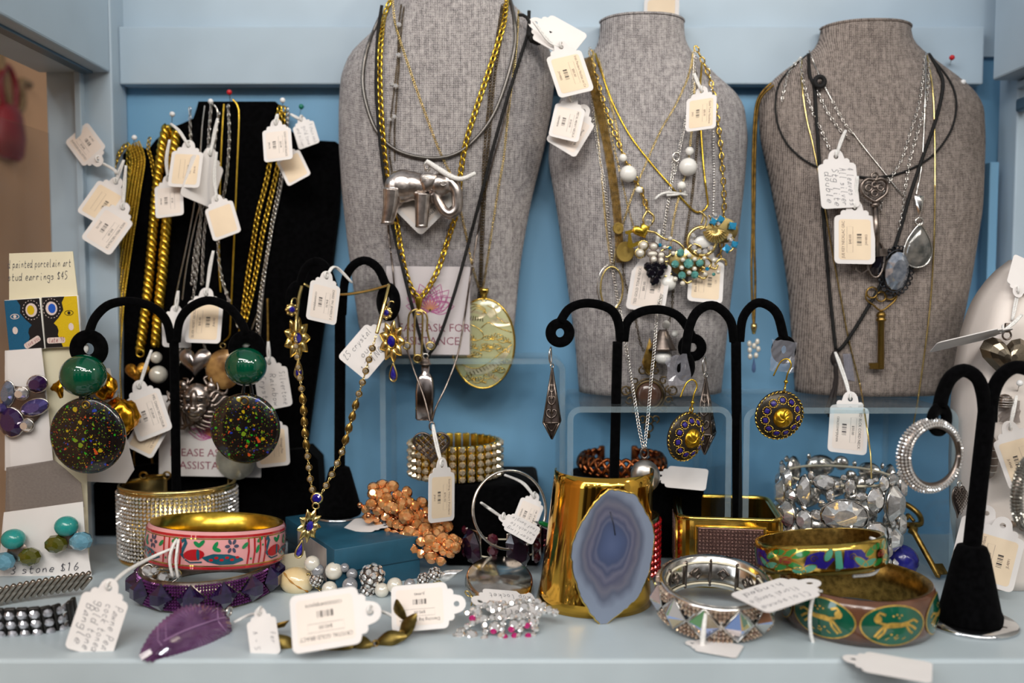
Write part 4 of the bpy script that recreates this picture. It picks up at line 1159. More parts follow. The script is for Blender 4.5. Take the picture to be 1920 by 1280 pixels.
def cloud(x, y, s, fl=1):
    for k in range(5):
        a0 = 200 - k * 52; cxx, cyy = x + fl * s * (k - 2) * .55, y + s * .5 * math.sin(math.pi * (k + .4) / 5)
        jw([(cxx + fl * s * .4 * math.cos(math.radians(a0 - 40 * i)), cyy + s * .42 * math.sin(math.radians(a0 - 40 * i))) for i in range(6)])
    jw([(x - fl * s * 1.4, y - s * .2), (x - fl * s * .4, y - s * .45), (x + fl * s * .5, y - s * .2), (x + fl * s * 1.5, y - s * .5)])
for x, y, s, f in ((-42, 18, 9, 1), (-25, 10, 8, 1), (-44, -4, 9, 1), (-22, -6, 9, 1), (-36, -22, 9, 1), (-14, -22, 8, -1), (24, 12, 9, -1), (40, 6, 8, 1), (22, -6, 8, -1), (38, -12, 8, 1), (10, 10, 7, 1), (6, -10, 8, -1), (-6, -70, 9, 1), (14, -62, 8, 1), (30, -50, 8, -1), (-24, -66, 8, 1), (44, -34, 7, 1), (6, -4, 6, 1)): cloud(x, y, s, f)
for s in (0, 1, 2): jw([(-40 + 8 * s, 62 - 2 * s), (-20 + 4 * s, 74 - 4 * s), (2, 66 - 3 * s), (-2 + s * 4, 56)])
jw([(-50, 40), (-20, 34), (-4, 24), (0, 12), (-14, 6), (-30, 8)], .9); jw([(-52, -34), (-20, -46), (0, -42), (24, -24), (54, 0)], .9)
jw([(-4, 30), (10, 40), (30, 30), (56, 22)], .9); jw([(6, 72), (20, 64), (26, 50), (40, 40), (52, 42)])
t.part('gold_wirework', gg, M_GOLD, world=True)
# two cranes in raised mother of pearl
gw = G()
for pts in ([(-50, 46), (-38, 58), (-18, 62), (4, 56), (14, 48), (26, 58), (34, 66), (28, 72), (14, 66), (8, 60), (0, 50), (-20, 44), (-36, 42)], [(10, 42), (30, 50), (50, 40), (44, 34), (24, 34)],
            [(-34, -44), (-14, -46), (10, -40), (34, -20), (50, -2), (50, -14), (34, -36), (14, -52), (-10, -58), (-28, -54)], [(6, -52), (24, -58), (32, -66), (28, -72), (14, -62)]):
    o = [(p.x, p.y) for p in spline([(x, y, 0) for x, y in pts], 3, True)]
    V, F = poly(o); gw.add(([(v[0], v[1], jz(v[0], v[1]) + .5) for v in V], F), JM)
t.part('crane_inlay', gw, mat('nacre', (226, 214, 176), .2, .3, nscale=200, noise=.25, coat=.5), world=True)
gw = G()
for i in range(12): gw.add(tube([(-48 + i * 4.2, 47 + 5 * math.sin(i / 4), 6), (-52 + i * 4.6, 40 + 4 * math.sin(i / 4), 6.5)], .9, 5), JM)
for i in range(12): gw.add(tube([(-30 + i * 6, -55 + i * 2.2, 6.5), (-26 + i * 6.2, -62 + i * 2.4, 5.5)], .9, 5), JM)
t.part('feather_lines', gw, M_BRONZE, world=True)

t = necklace('dark chain set with tiny round crystals', [[(752, 10), (748, 46), (746, 103), (740, 160), (733, 222), (730, 280), (736, 330)], [(757, 15), (752, 60), (748, 120), (744, 180), (740, 240), (740, 300)]], 'curb', .16, M_BRONZE, BV1, group=G1)
for x, y in ((748, 46), (747, 103), (735, 158), (742, 161), (730, 224), (739, 219)): t.part('crystal', G().add(gem(4.6, 4, 8), pf(x, y, onY(x, y, BV1, .5))), M_CRYSTAL, world=True, smooth=False)
necklace('doubled fine brown chain down the side of the elephant bust', [[(942, 10), (932, 70), (922, 130), (917, 190), (912, 240), (907, 300), (905, 360), (902, 440), (900, 520), (897, 560)], [(948, 14), (938, 80), (928, 140), (922, 200), (918, 250), (912, 310), (909, 370), (905, 450), (902, 556)]], 'curb', .24, M_BRONZE, BV1, group=G1)
t = necklace('long silver snake chain with an openwork silver heart', [[(724, 380), (729, 440), (736, 500), (742, 560), (752, 620), (775, 690, 63.4), (795, 745, 62.6), (806, 790, 62.2)], [(962, 150), (945, 230), (925, 300), (908, 370), (895, 440), (882, 520), (870, 600), (858, 665, 63.6), (838, 720, 62.8), (818, 762, 62.3), (810, 790, 62.2)]], 'snake', .15, M_PEWTER, BV1, group=G1)
HM = pf(809, 838, 62.0)
gg = G(); ho = heart(68, 66)
def inside(p, o):
    c = False
    for i in range(len(o)):
        a, b = o[i], o[i - 1]
        if (a[1] > p[1]) != (b[1] > p[1]) and p[0] < (b[0] - a[0]) * (p[1] - a[1]) / (b[1] - a[1]) + a[0]: c = not c
    return c
def lattice(g, o, M, step, r, h, cz=1.0, both=True):
    """crossed wires inside an outline, domed"""
    xs = [p[0] for p in o]; ys = [p[1] for p in o]; R = max(max(xs) - min(xs), max(ys) - min(ys)) / 2
    mx, my = (max(xs) + min(xs)) / 2, (max(ys) + min(ys)) / 2
    def zz(x, y): return h * max(0, 1 - ((x - mx) / (R * 1.02)) ** 2 - ((y - my) / (R * 1.02)) ** 2) ** .5
    for sgn in (1, -1):
        c = -3 * R
        while c < 3 * R:
            seg = []
            for k in range(81):
                u = -2 * R + 4 * R * k / 80; x, y = mx + (u + c) / 1.414, my + sgn * (u - c) / 1.414
                if inside((x, y), o): seg.append((x, y, zz(x, y)))
                elif seg:
                    if len(seg) > 1: g.add(tube(seg, r, 4), M); 
                    seg = []
            c += step
gg.add(tube([(x, y, 0) for x, y in ho], 2.2, 6, True), HM); lattice(gg, ho, HM, 9, 1.3, 14); lattice(gg, ho, HM, 9, 1.3, -14)
t.part('heart_pendant', gg, mat('dull_silver', (120, 108, 100), .34, 1.0, nscale=200, noise=.3), world=True)
t.part('bail', G().add(torus(6, 1.6, 12, 6, .8, 1.3), HM @ tmat((1, 40, 0))), M_PEWTER, world=True)
price_tag('narrow cream tag hanging from the openwork heart', (828, 872), (828, 976), 60.8, .52, ('Sterling Heart Pendant', '$95.00', 'JN61'), sticker='beige', flip=True, string=[(822, 848, 61), (814, 812, 61.4), (812, 796, 61.7)], ink=M_BROWNINK)

# ------------------------------------------------------------------ tags between the first and second bust
price_tag('cream tag knotted to the black cord between two busts', (1052, 89), (1080, 178), 64.2, .85, ('Irish Pendant Necklac on Co', '$85.00', 'JW4885'), sticker='beige', flip=True, string=[(1030, 78), (1000, 40)], ink=M_BROWNINK)
price_tag('white tag reading metal heart between two busts', (1072, 190), (1055, 263), 64.4, .9, ('METAL HEART NECKLA', '$128.00', '12RJN40JN6'), flip=True, string=[(1066, 170)])
price_tag('cream edged tag tucked under the metal heart tag', (1094, 208), (1050, 281), 64.9, .9, ('Pendant Neck', '', ''), flip=True)
price_tag('blank white tag behind the knotted cream tag', (1004, 44), (1082, 92), 65.3, .8, back=True)

# ------------------------------------------------------------------ necklaces and brooches on the middle bust
G2 = 'necklaces on the middle bust'
def onb2(label, strands, kind, size, m, off=None, part='chain'): return necklace(label, strands, kind, size, m, BV2, off, 65.5, group=G2, part=part)
def y2(px, py, off): return onY(px, py, BV2, off)
# heavy gold chain carrying the aqua brooch cluster
t = onb2('chunky gold chain joined to the aqua and pearl flower cluster', [[(1108, 100), (1114, 130), (1124, 165), (1136, 205), (1152, 248), (1172, 298), (1192, 336), (1206, 366), (1212, 392)], [(1306, 92), (1318, 115), (1332, 150), (1342, 200), (1350, 260), (1355, 320), (1358, 380), (1356, 412), (1352, 470), (1342, 490)]], 'cable', .42, M_GOLD)
BY = y2(1285, 490, 1.0)
CM_ = pf(1285, 492, BY)
gg = G()
# gilt scrolls
for pts in ([(-72, 96), (-60, 84), (-66, 70), (-76, 74), (-74, 60), (-58, 56)], [(-58, 56), (-40, 44), (-20, 40), (-4, 26), (-10, 14)], [(-30, 30), (-46, 20), (-36, 10), (-26, 16)], [(-36, -8), (-46, -16), (-38, -26), (-26, -20)], [(-32, 2), (-44, 2), (-42, 12)],
            [(4, 26), (14, 34), (28, 28), (24, 18)], [(24, 4), (40, 8), (48, -2), (40, -12), (30, -8)], [(20, -24), (34, -30), (40, -22), (30, -16)], [(-8, -26), (2, -38), (12, -34)], [(44, -8), (56, -12), (60, -4)], [(-72, 96), (-80, 80), (-72, 68), (-62, 74)], [(54, -4), (64, 6), (74, 4), (76, -6)]):
    gg.add(wire([(x, y, 3) for x, y in pts], 2.3), CM_)
gg.add(puff(circ(0, 0, 34, 24, 26), 3, 3, 2), CM_ @ tmat((4, 0, -2)))
t.part('gilt_scrolls', gg, M_GOLDL, world=True)
for x, y, r, m in ((-10, 18, 7.5, M_AQUA), (-20, -3, 7.5, M_AQUA), (5, -2, 9.5, M_AQUA), (26, -1, 7.5, M_AQUA), (-7, -24, 7.5, M_AQUA), (17, -23, 7.5, M_AQUA), (40, -12, 4, M_BLUEST), (-49, 32, 4, M_BLUEST), (-30, 27, 3.5, M_BLUEST), (52, -22, 3.5, M_AQUA), (-71, 74, 7, M_CRYSTAL)):
    t.part('cut_stone', G().add(gem(r, r * .9, 8), CM_ @ tmat((x, y, 6))), m, world=True, smooth=False)
gp = G()
for x, y, r in ((-24, 17, 4.5), (-6, 5, 4.5), (16, 6, 4.5), (-8, -10, 4.5), (16, -12, 4.5), (6, -19, 4.5), (6, 13, 4.5), (-20, -31, 5), (-6, -39, 5), (34, 8, 4), (36, -22, 4.5), (52, 4, 5), (60, -18, 4), (-40, 28, 4), (-30, 44, 4.5)):
    t.part('pearl', G().add(sphere((0, 0, 0), r, 10, 8), CM_ @ tmat((x, y, 7))), M_PEARL, world=True)
# gilt crescent brooch with clear stones
CR = pf(1316, 452, y2(1316, 452, 1.2))
t = Thing('brooch', 'round gilt crescent brooch with clear stones and white inlay', 'brooch', M=pf(1316, 452, y2(1316, 452, 1.2)), group='brooches on the middle bust')
t.part('crescent_rim', lathe_ring([(24, -3), (29, -3), (30, 1), (27, 5), (24, 3)], 30), M_GOLDL)
t.part('white_inlay', puff([(x * .8, y * .8) for x, y in circ(2, -2, 20, 20, 14)], 4, 3, 2), M_WBEAD)
for i in range(6):
    a = math.radians(150 + 34 * i); t.part('clear_stone', G().add(gem(5.5, 5, 8), tmat((20 * math.cos(a), 20 * math.sin(a), 6))), M_CRYSTAL, smooth=False)
# fan brooch with blue stones
t = Thing('brooch', 'small gilt fan brooch with square blue stones', 'brooch', M=pf(1342, 440, y2(1342, 440, 1.9)), group='brooches on the middle bust')
fan = [(-5, 13), (5, 13)][::-1] + [(25 * math.cos(math.radians(a)), 10 + 25 * math.sin(math.radians(a))) for a in range(190, 351, 10)]
t.part('backing', G().add(puff(circ(12, 8, 30, 20, 24), 2, 2, 1), tmat((0, 0, -2))), M_GOLDL)
t.part('fan_plate', slab(fan, 3), M_GOLDL, smooth=False)
gg = G()
for i in range(11):
    a = math.radians(195 + 150 * i / 10); gg.add(tube([(3 * math.cos(a), 10 + 3 * math.sin(a), 5), (23 * math.cos(a), 10 + 26 * math.sin(a), 3)], 1.6, 6))
t.part('fan_ribs', gg, M_GOLDL)
gg = G()
for pts in ([(-26, 40), (-18, 30), (-22, 14), (-30, 10)], [(-14, 36), (-8, 26), (-4, 12)], [(22, 0), (34, -10), (32, -26), (20, -34)], [(-32, 44), (-24, 36), (-28, 20)]): gg.add(wire([(x, y, 2) for x, y in pts], 1.8))
t.part('gilt_loops', gg, M_GOLDL)
for x, y, s in ((-6, 24, 7), (8, 28, 7), (30, 16, 8), (20, -26, 8), (34, -18, 7)):
    t.part('blue_stone', G().add(gem(s * 1.2, 7, 4, .6), tmat((x, y, 5), (0, 0, random.random()))), M_BLUEST, smooth=False)
for x, y in ((-2, 36), (4, 20), (26, -2), (28, -10), (24, -6)): t.part('clear_stone', G().add(gem(4.5, 5, 8), tmat((x, y, 4))), M_CRYSTAL, smooth=False)
# jet and pearl cluster
JT = pf(1229, 494, y2(1229, 494, 1.1))
t = Thing('brooch', 'jet black drop cluster brooch topped with pale stones', 'brooch', M=JT, group='brooches on the middle bust')
for x, y, r in ((-14, -6, 9), (0, -2, 8), (14, -6, 9), (-8, -18, 10), (8, -18, 10), (0, -32, 11), (-2, -10, 9)): t.part('jet_bead', G().add(gem(r, r * 1.2, 8), tmat((x, y, 4), (0, 0, .3))), M_JET, smooth=False)
for x, y, rx, ry in ((-4, 32, 7, 6), (-6, 18, 9, 5), (10, 16, 6, 5), (-4, 8, 6, 6), (10, 6, 5, 6)):
    t.part('pale_stone', G().add(dome(1, 5, 14, 4, rx, ry), tmat((x, y, 4))), M_PEARL)
    t.part('stone_setting', G().add(torus(1, 1.4, 16, 6, rx + 1, ry + 1), tmat((x, y, 4))), M_PEWTER)
# white bead necklace
t = onb2('white bead necklace with a fine gold chain', [[(1122, 110), (1136, 160), (1152, 220), (1168, 290), (1180, 322), (1198, 356), (1212, 384), (1218, 396)], [(1298, 100), (1302, 180), (1297, 240), (1293, 282), (1288, 318), (1278, 350), (1262, 420), (1252, 520)]], 'curb', .16, M_GOLDL)
for x, y, r in ((1168, 296, 7.5), (1178, 326, 16), (1198, 356, 6.5), (1293, 283, 8), (1290, 313, 17), (1278, 348, 8), (1252, 530, 16)): t.part('bead', G().add(sphere((0, 0, 0), r, 20, 14), pf(x, y, y2(x, y, .75))), M_WBEAD, world=True)
# thin chains
t = onb2('thin flat gold chain bent to a corner under the brooches', [[(1116, 100), (1126, 130), (1150, 195), (1180, 252), (1216, 300), (1250, 340), (1282, 376), (1300, 394), (1312, 398), (1322, 392), (1327, 384)], [(1316, 120), (1312, 180), (1314, 240), (1320, 320), (1328, 384)]], 'snake', .16, M_GOLDY)
t = onb2('fine gold chain crossing over, with two oval hoops', [[(1302, 95), (1294, 130), (1284, 160), (1262, 205), (1240, 242), (1220, 285), (1203, 325), (1184, 370), (1168, 420), (1156, 460), (1150, 500)], [(1112, 95), (1114, 160), (1118, 230), (1128, 320), (1134, 400), (1142, 470), (1148, 502)]], 'curb', .15, M_GOLDL)
OM = pf(1147, 540, y2(1147, 540, .5))
t.part('oval_hoop', G().add(torus(1, 2, 36, 6, 21, 40), OM), M_GOLDL, world=True)
t.part('oval_hoop', G().add(torus(1, 1.6, 36, 6, 25, 42), OM @ tmat((-3, 2, -4), (0, .3, 0))), M_SILVER, world=True)
onb2('silver curb chain at the side of the middle bust', [[(1106, 92), (1108, 150), (1112, 210), (1122, 280), (1132, 340), (1140, 400), (1145, 460), (1150, 510), (1158, 560), (1163, 585)]], 'curb', .24, M_SILVER)
onb2('bronze ribbon of mesh chains on the middle bust', [[(1100, 110), (1112, 160), (1126, 215), (1138, 270), (1148, 330), (1156, 390), (1160, 440), (1163, 490)]], 'mesh', .6, M_BRASS)
onb2('pale cable chain between the bronze mesh and the beads', [[(1116, 150), (1134, 210), (1150, 270), (1164, 330), (1178, 390), (1188, 425)]], 'cable', .15, M_GOLDL)
onb2('dark cable chain down the right of the middle bust', [[(1300, 110), (1312, 200), (1308, 260), (1303, 320), (1296, 380), (1288, 430), (1282, 470)]], 'curb', .2, M_BRONZE)
onb2('chain of square rhinestones beside the chunky gold chain', [[(1330, 130), (1336, 200), (1338, 280), (1339, 340), (1337, 400)]], 'cup', .17, M_CRYSTAL)
t = onb2('bright silver curb chain with a ring clasp crossing the gold chain', [[(1303, 100), (1300, 150), (1288, 215), (1278, 260), (1270, 300), (1264, 325)], [(1262, 300), (1262, 320), (1256, 360), (1248, 410), (1244, 440)]], 'curb', .24, M_SILVER)
t.part('clasp', G().add(torus(8, 2, 16, 6, .8, 1), pf(1268, 294, y2(1268, 294, .5))), M_SILVER, world=True)
# charms
t = Thing('charm_pendant', 'yellow gold letter charms with a pearl beside the jet cluster', 'charm', M=pf(1196, 440, y2(1196, 440, .8)))
t.part('letter_charm', G().add(slab([(-24, 6), (-12, 10), (-10, 4), (-14, 2), (-10, -16), (6, -10), (8, -16), (-14, -26), (-20, -22), (-18, 0), (-24, 2)], 4)), M_GOLDY, smooth=False)
t.part('heart_charm', G().add(puff(heart(34, 36), 5), tmat((8, 6, 2), (0, 0, .4))), M_GOLDY)
t.part('pearl', sphere((10, -20, 4), 8, 12, 8), M_PEARL); t.part('pearl', sphere((4, -34, 4), 8, 12, 8), M_PEARL)
t.part('pearl_setting', G().add(torus(9, 1.6, 14, 6), tmat((10, -20, 3))).add(torus(9, 1.6, 14, 6), tmat((4, -34, 3))), M_GOLDL)
for px, py, r, lb in ((1172, 472, 19, 'old gold coin pendant at the edge of the brooches'), (1159, 428, 11, 'tiny gold coin charm above the old coin pendant')):
    t = Thing('coin_pendant', lb, 'pendant', M=pf(px, py, y2(px, py, .6), 0, .4))
    t.part('coin', G().add(lathe([(0, -1.5), (r, -1.5), (r, 1.5), (r - 2, 1.2), (r - 3, .6), (0, .8)], 24)), mat('old_gold', (176, 150, 82), .36, 1.0, nscale=300, noise=.4, bump=.6, bscale=800))
    t.part('coin_relief', G().add(puff(circ(0, 0, r * .45, 12, r * .6), 2, 3, 1)), MATS['old_gold'])
# antique medallion hanging low
t = onb2('bronze chain with an antique filigree cabochon medallion', [[(1166, 470), (1170, 520), (1182, 560), (1190, 590), (1200, 640), (1206, 655)], [(1262, 545), (1258, 590), (1240, 640), (1222, 656)]], 'cable', .2, M_BRONZE)
AM = pf(1217, 740, 64.2)
t.part('bail_plate', G().add(puff([(-14, 0), (0, 46), (14, 0), (8, -22), (-8, -22)], 4, 3, 2), AM @ tmat((0, 62, 0))), M_BRASS, world=True)
t.part('cabochon', G().add(dome(24, 9, 24, 5), AM), mat('brown_cabochon', (92, 66, 54), .12, nscale=90, noise=.3, coat=.8), world=True)
t.part('medallion_rim', G().add(torus(26, 3, 30, 6), AM).add(torus(31, 1.4, 30, 6), AM), M_BRONZE, world=True)
gg = G()
for i in range(12):
    a = math.radians(30 * i + 15); sc_ = 1.25 if i in (2, 8, 3, 9) else 1.0
    c0 = (38 * math.cos(a) * sc_, 38 * math.sin(a) * sc_)
    gg.add(wire([(c0[0] + 8 * math.cos(a + .9 * k) * (1 - .08 * k), c0[1] + 8 * math.sin(a + .9 * k) * (1 - .08 * k), 0) for k in range(8)], 1.6), AM)
for x, y in ((0, 46), (0, -48), (0, -62), (-44, 8), (44, 8)): gg.add(torus(8, 1.7, 16, 6), AM @ tmat((x, y, 0)))
gg.add(puff(drop(10, 18), 2.5, 3), AM @ tmat((0, -74, 0)))
t.part('filigree', gg, M_BRONZE, world=True)
# corrugated white bead charm
t = Thing('bead_charm', 'silver corrugated cone charm with white beads', 'charm', M=pf(1243, 640, 64.0))
t.part('cone', G().add(lathe([(7 + 2.1 * i + (1.4 if i % 2 else 0), 22 - 4.2 * i) for i in range(10)] + [(0, -20)], 20), tmat((0, 0, 0), (-1.57, 0, 0))), M_PEWTER)
for x, y, r in ((5, 32, 8), (21, 15, 7)): t.part('bead', sphere((x, y, 4), r, 14, 10), M_WBEAD)
t.part('bead', sphere((0, -30, 3), 16, 18, 12, (1, .8, 1)), M_WBEAD)
# long silver chain with a nugget, in front of the riser
t = onb2('long bright silver chain with a smooth pewter nugget', [[(1163, 585, 63.6), (1172, 640, 63), (1180, 690, 62), (1190, 750, 60.5), (1198, 800, 59.6), (1206, 838, 59.2)], [(1243, 545, 63.8), (1232, 585, 63.2), (1228, 640, 62.4), (1221, 710, 61.2), (1215, 780, 60), (1209, 836, 59.2)]], 'curb', .26, M_SILVER)
NM = pf(1210, 888, 59.0)
t.part('jump_ring', G().add(torus(9, 2, 16, 6, .8, 1.1), NM @ tmat((-2, 40, 0))), M_PEWTER, world=True)
t.part('nugget', G().add(sphere((0, 0, 0), 28, 22, 16, (1, 1.12, .7)), NM @ tmat((0, -4, 0), (0, 0, .25))), mat('satin_pewter', (176, 172, 166), .3, .9, nscale=120, noise=.15), world=True)
# tags on this bust
price_tag('folded cream tag at the neck of the middle bust', (1316, 172), (1310, 246), 63.4, .62, ('Gold Tone Necklace', '$85.00', 'JN51'), sticker='beige', flip=True, string=[(1306, 150), (1302, 138)], ink=M_BROWNINK)
price_tag('cream tag standing up behind the neck of the middle bust', (1238, 96), (1240, -8), 69.4, .75, sticker='beige')
price_tag('white tag reading gold tone neck behind the jet cluster', (1226, 480), (1208, 582), y2(1215, 540, .45), .85, ('TED GOLD TONE NECK', '$85.00', '120620'), string=[(1232, 455), (1236, 430)])
price_tag('cream tag below the aqua flower cluster', (1326, 478), (1318, 566), y2(1320, 530, .5), .85, ('Blue flower neck', '$65', '120'), sticker='beige', ink=M_BROWNINK)
solo('tag_string', 'white tag string lying across the middle bust above the cluster', 'string', G().add(tube(spline([P(x, y, y2(x, y, .35)) for x, y in ((1228, 374), (1236, 366), (1250, 361), (1270, 362), (1288, 366))], .2), .09, 6)).add(tube(spline([P(x, y, y2(x, y, .35)) for x, y in ((1250, 366), (1268, 365), (1286, 360))], .2), .08, 6)), M_STRING, P(1250, 364, 65))
# gold chain on the wall between the busts
t = necklace('gold rope chain pinned to the wall between two busts', [[(1446, 156), (1430, 172), (1418, 196), (1413, 250), (1411, 330), (1411, 420), (1409, 500), (1411, 580), (1413, 606)], [(1450, 160), (1424, 190), (1417, 260), (1415, 360), (1414, 450), (1416, 530), (1414, 606)]], 'rope', .2, M_BRASS, None, 0, 67.6, group=G2)
WM = pf(1413, 650, 67.6)
t.part('bail', G().add(loft([sqr(5, 4, 44, 1), sqr(6, 5, 38, 1), sqr(3, 3, 24, 1)]), WM), M_GOLDL, world=True)
for x, y in ((-9, 6), (6, 10), (-8, -6), (8, -4), (-7, -18), (4, -16), (0, 2)): t.part('seed_pearl', G().add(sphere((0, 0, 0), 5.5, 10, 8, (.8, 1.1, .8)), WM @ tmat((x, y, 3))), M_PEARL, world=True)
t.part('blue_drop', G().add(puff(drop(11, 30), 4, 4), WM @ tmat((1, -34, 0))), mat('pale_blue_stone', (92, 116, 160), .15, coat=.6), world=True)

# ------------------------------------------------------------------ necklaces on the bust with black cords
G3 = 'necklaces on the bust with black cords'
def onb3(label, strands, kind, size, m, off=None, part='chain'): return necklace(label, strands, kind, size, m, BV3, off, 65.5, group=G3, part=part)
def y3(px, py, off): return onY(px, py, BV3, off)
t = onb3('thin black cord choker with an ornate pewter key', [[(1512, 104), (1484, 128), (1462, 155), (1454, 190), (1458, 232), (1476, 270), (1508, 300), (1545, 317), (1600, 330), (1650, 332), (1700, 320), (1750, 290), (1784, 242), (1793, 192), (1780, 150), (1745, 106)]], 'cord', .15, M_CORD, part='cord')
KM = pf(1640, 360, y3(1640, 370, .5), -.03)
gg = G()
for pts in ([(0, 22), (-14, 24), (-24, 14), (-22, -2), (-10, -12), (0, -18)], [(0, 22), (14, 24), (24, 14), (22, -2), (10, -12), (0, -18)]): gg.add(wire([(x, y, 0) for x, y in pts], 3.4), KM)
for x, y, r in ((-11, 8, 6), (11, 8, 6), (0, 14, 5), (0, -2, 6)): gg.add(torus(r, 2, 14, 6), KM @ tmat((x, y, 0)))
gg.add(torus(6, 2, 14, 6), KM @ tmat((0, 30, 0)))
t.part('key_bow', gg, M_PEWTER, world=True)
t.part('key_shaft', G().add(tube([(1, -20, 0), (3, -120, 0)], 5.5, 10), KM).add(lathe([(5, -26), (8, -24), (8, -20), (5, -18)], 12), KM @ tmat((0, -2, 0), (-1.57, 0, 0))), M_PEWTER, world=True)
t.part('key_bit', G().add(box(14, -112, 0, 16, 14, 5), KM), M_PEWTER, world=True, smooth=False)
# thick cord with slider
t = onb3('thick black cord with a sliding bead and knotted ends', [[(1516, 100), (1518, 140), (1527, 165), (1531, 230), (1537, 310), (1545, 420), (1553, 520), (1562, 610), (1567, 655)], [(1742, 102), (1760, 132), (1768, 160), (1756, 220), (1730, 295), (1705, 370), (1685, 440), (1655, 525), (1616, 595), (1584, 644), (1570, 658)]], 'cord', .26, M_CORD, part='cord')
gg = G().add(torus(9, 4.5, 16, 8), pf(1537, 153, y3(1537, 153, .6)))
t.part('slider_bead', gg, M_CORD, world=True)
yk = y3(1566, 668, .7); gg = G().add(sphere(P(1566, 672, yk), .5, 12, 8, (.7, .7, 1.2)))
for pts in ([(1566, 680), (1566, 715), (1556, 752), (1549, 776)], [(1568, 680), (1568, 720), (1562, 760), (1556, 782)]): gg.add(tube(spline([P(x, y, yk - .3) for x, y in pts], .3), [.13 if i < 9 else .18 for i in range(len(spline([P(x, y, yk - .3) for x, y in pts], .3)))], 7))
t.part('cord_ends', gg, mat('dark_brown_cord', (40, 32, 30), .6), world=True)
# gold box chain
onb3('long fine gold chain falling past the bust onto the shelf', [[(1503, 112), (1504, 160), (1512, 220), (1526, 280), (1545, 380), (1560, 470), (1575, 550), (1592, 640), (1612, 720), (1622, 780, 60.5), (1632, 850, 59.4), (1634, 905, 59)], [(1738, 104), (1748, 160), (1752, 230), (1753, 320), (1752, 430), (1746, 550), (1735, 650), (1722, 742), (1712, 800, 60.5), (1700, 862, 60)]], 'snake', .13, M_GOLDL)
# fine silver chain with the labradorite drop
t = onb3('fine silver chain with a smoky teardrop stone', [[(1517, 94), (1526, 118), (1540, 150), (1562, 192)], [(1598, 248), (1626, 284), (1655, 320), (1680, 352), (1697, 370)], [(1736, 98), (1735, 160), (1733, 230), (1728, 310), (1718, 364)]], 'snake', .11, M_SILVER)
g4 = G(); chain_geo(g4, line([(1562, 192), (1576, 218), (1590, 240), (1598, 250)], BV3, .2), 'cable', .22); t.part('extender', g4, M_SILVER, world=True)
DM = pf(1722, 458, y3(1722, 458, .55), .05)
t.part('bail', G().add(puff([(-14, 90), (4, 90), (2, 62), (-2, 50), (-6, 60)], 5, 3, 2, (-2, 72)), DM).add(torus(7, 2, 14, 6), DM @ tmat((-2, 42, 0))), M_SILVER, world=True)
t.part('teardrop_stone', G().add(puff([(x, y) for x, y in drop(64, 80, 36, .9)], 9, 6, 3), DM @ tmat((0, -2, 0))), mat('smoky_stone', (120, 116, 110), .1, 0.1, nscale=130, rgb2=(66, 68, 66), coat=.8), world=True)
t.part('teardrop_setting', G().add(tube([(x, y - 2, 0) for x, y in drop(66, 82, 36, .9)], 1.8, 6, True), DM), M_SILVER, world=True)
# cable chains with the crystal
t = onb3('silver cable chain with a big oval crystal pendant', [[(1500, 112), (1508, 160), (1520, 200), (1538, 240), (1556, 280)], [(1530, 165), (1546, 200), (1566, 232), (1590, 260)], [(1733, 108), (1730, 150), (1722, 200), (1706, 250), (1692, 295), (1676, 325), (1664, 350), (1655, 372), (1652, 395)], [(1742, 116), (1738, 180), (1724, 235), (1706, 300), (1698, 350), (1692, 400), (1684, 440), (1676, 470)]], 'cable', .24, M_SILVER)
gl = G(); chain_geo(gl, line([(1500, 110), (1482, 130), (1472, 160), (1466, 190)], BV3, .2), 'cable', .24); t.part('loose_end', gl, M_SILVER, world=True)
XM = pf(1680, 508, y3(1680, 508, .5), .12)
def oval_gem(rx, ry, h, n=12):
    V, F = gem(1, 1, n, .58, .5); return [(v[0] * rx, v[1] * ry, v[2] * h) for v in V], F
t.part('oval_crystal', G().add(oval_gem(22, 36, 16, 14), XM @ tmat((0, 0, 5))), mat('moon_crystal', (206, 212, 222), .05, .72, nscale=250, rgb2=(150, 160, 176), coat=.6), world=True, smooth=False)
gg = G().add(torus(1, 2.2, 36, 6, 25, 39), XM)
for i in range(26):
    a = 2 * math.pi * i / 26; gg.add(torus(4, 1.4, 10, 5), XM @ tmat((29 * math.cos(a), 43 * math.sin(a), 0), (.3, 0, i)))
t.part('lace_setting', gg, mat('black_metal', (46, 48, 52), .25, .9), world=True)
# skeleton key
t = Thing('key_pendant', 'antique brass skeleton key with a heart shaped bow', 'key', M=pf(1652, 590, y3(1652, 600, .35), -.02))
gg = G()
for x, y, r in ((-17, 42, 10), (0, 34, 9), (17, 38, 10)): gg.add(torus(r, 1.8, 18, 6), tmat((x, y, 0)))
gg.add(wire([(-27, 46, 0), (-28, 30, 0), (-14, 18, 0), (0, 8, 0), (14, 16, 0), (28, 30, 0), (27, 46, 0)], 1.8))
t.part('key_bow', gg, M_BRASS)
t.part('key_shaft', G().add(lathe([(0, 8), (5, 6), (8, 2), (9, -2), (6, -5), (9, -8), (9, -11), (6, -13), (6, -100), (5.4, -102), (0, -102)], 14), tmat((0, 0, 0), (-1.57, 0, 0))), M_BRASS)
t.part('key_bit', G().add(slab([(-22, -90), (-4, -90), (-4, -102), (-22, -101), (-20, -98), (-22, -95)], 5), tmat((0, 0, -2.5))), M_BRASS, smooth=False)
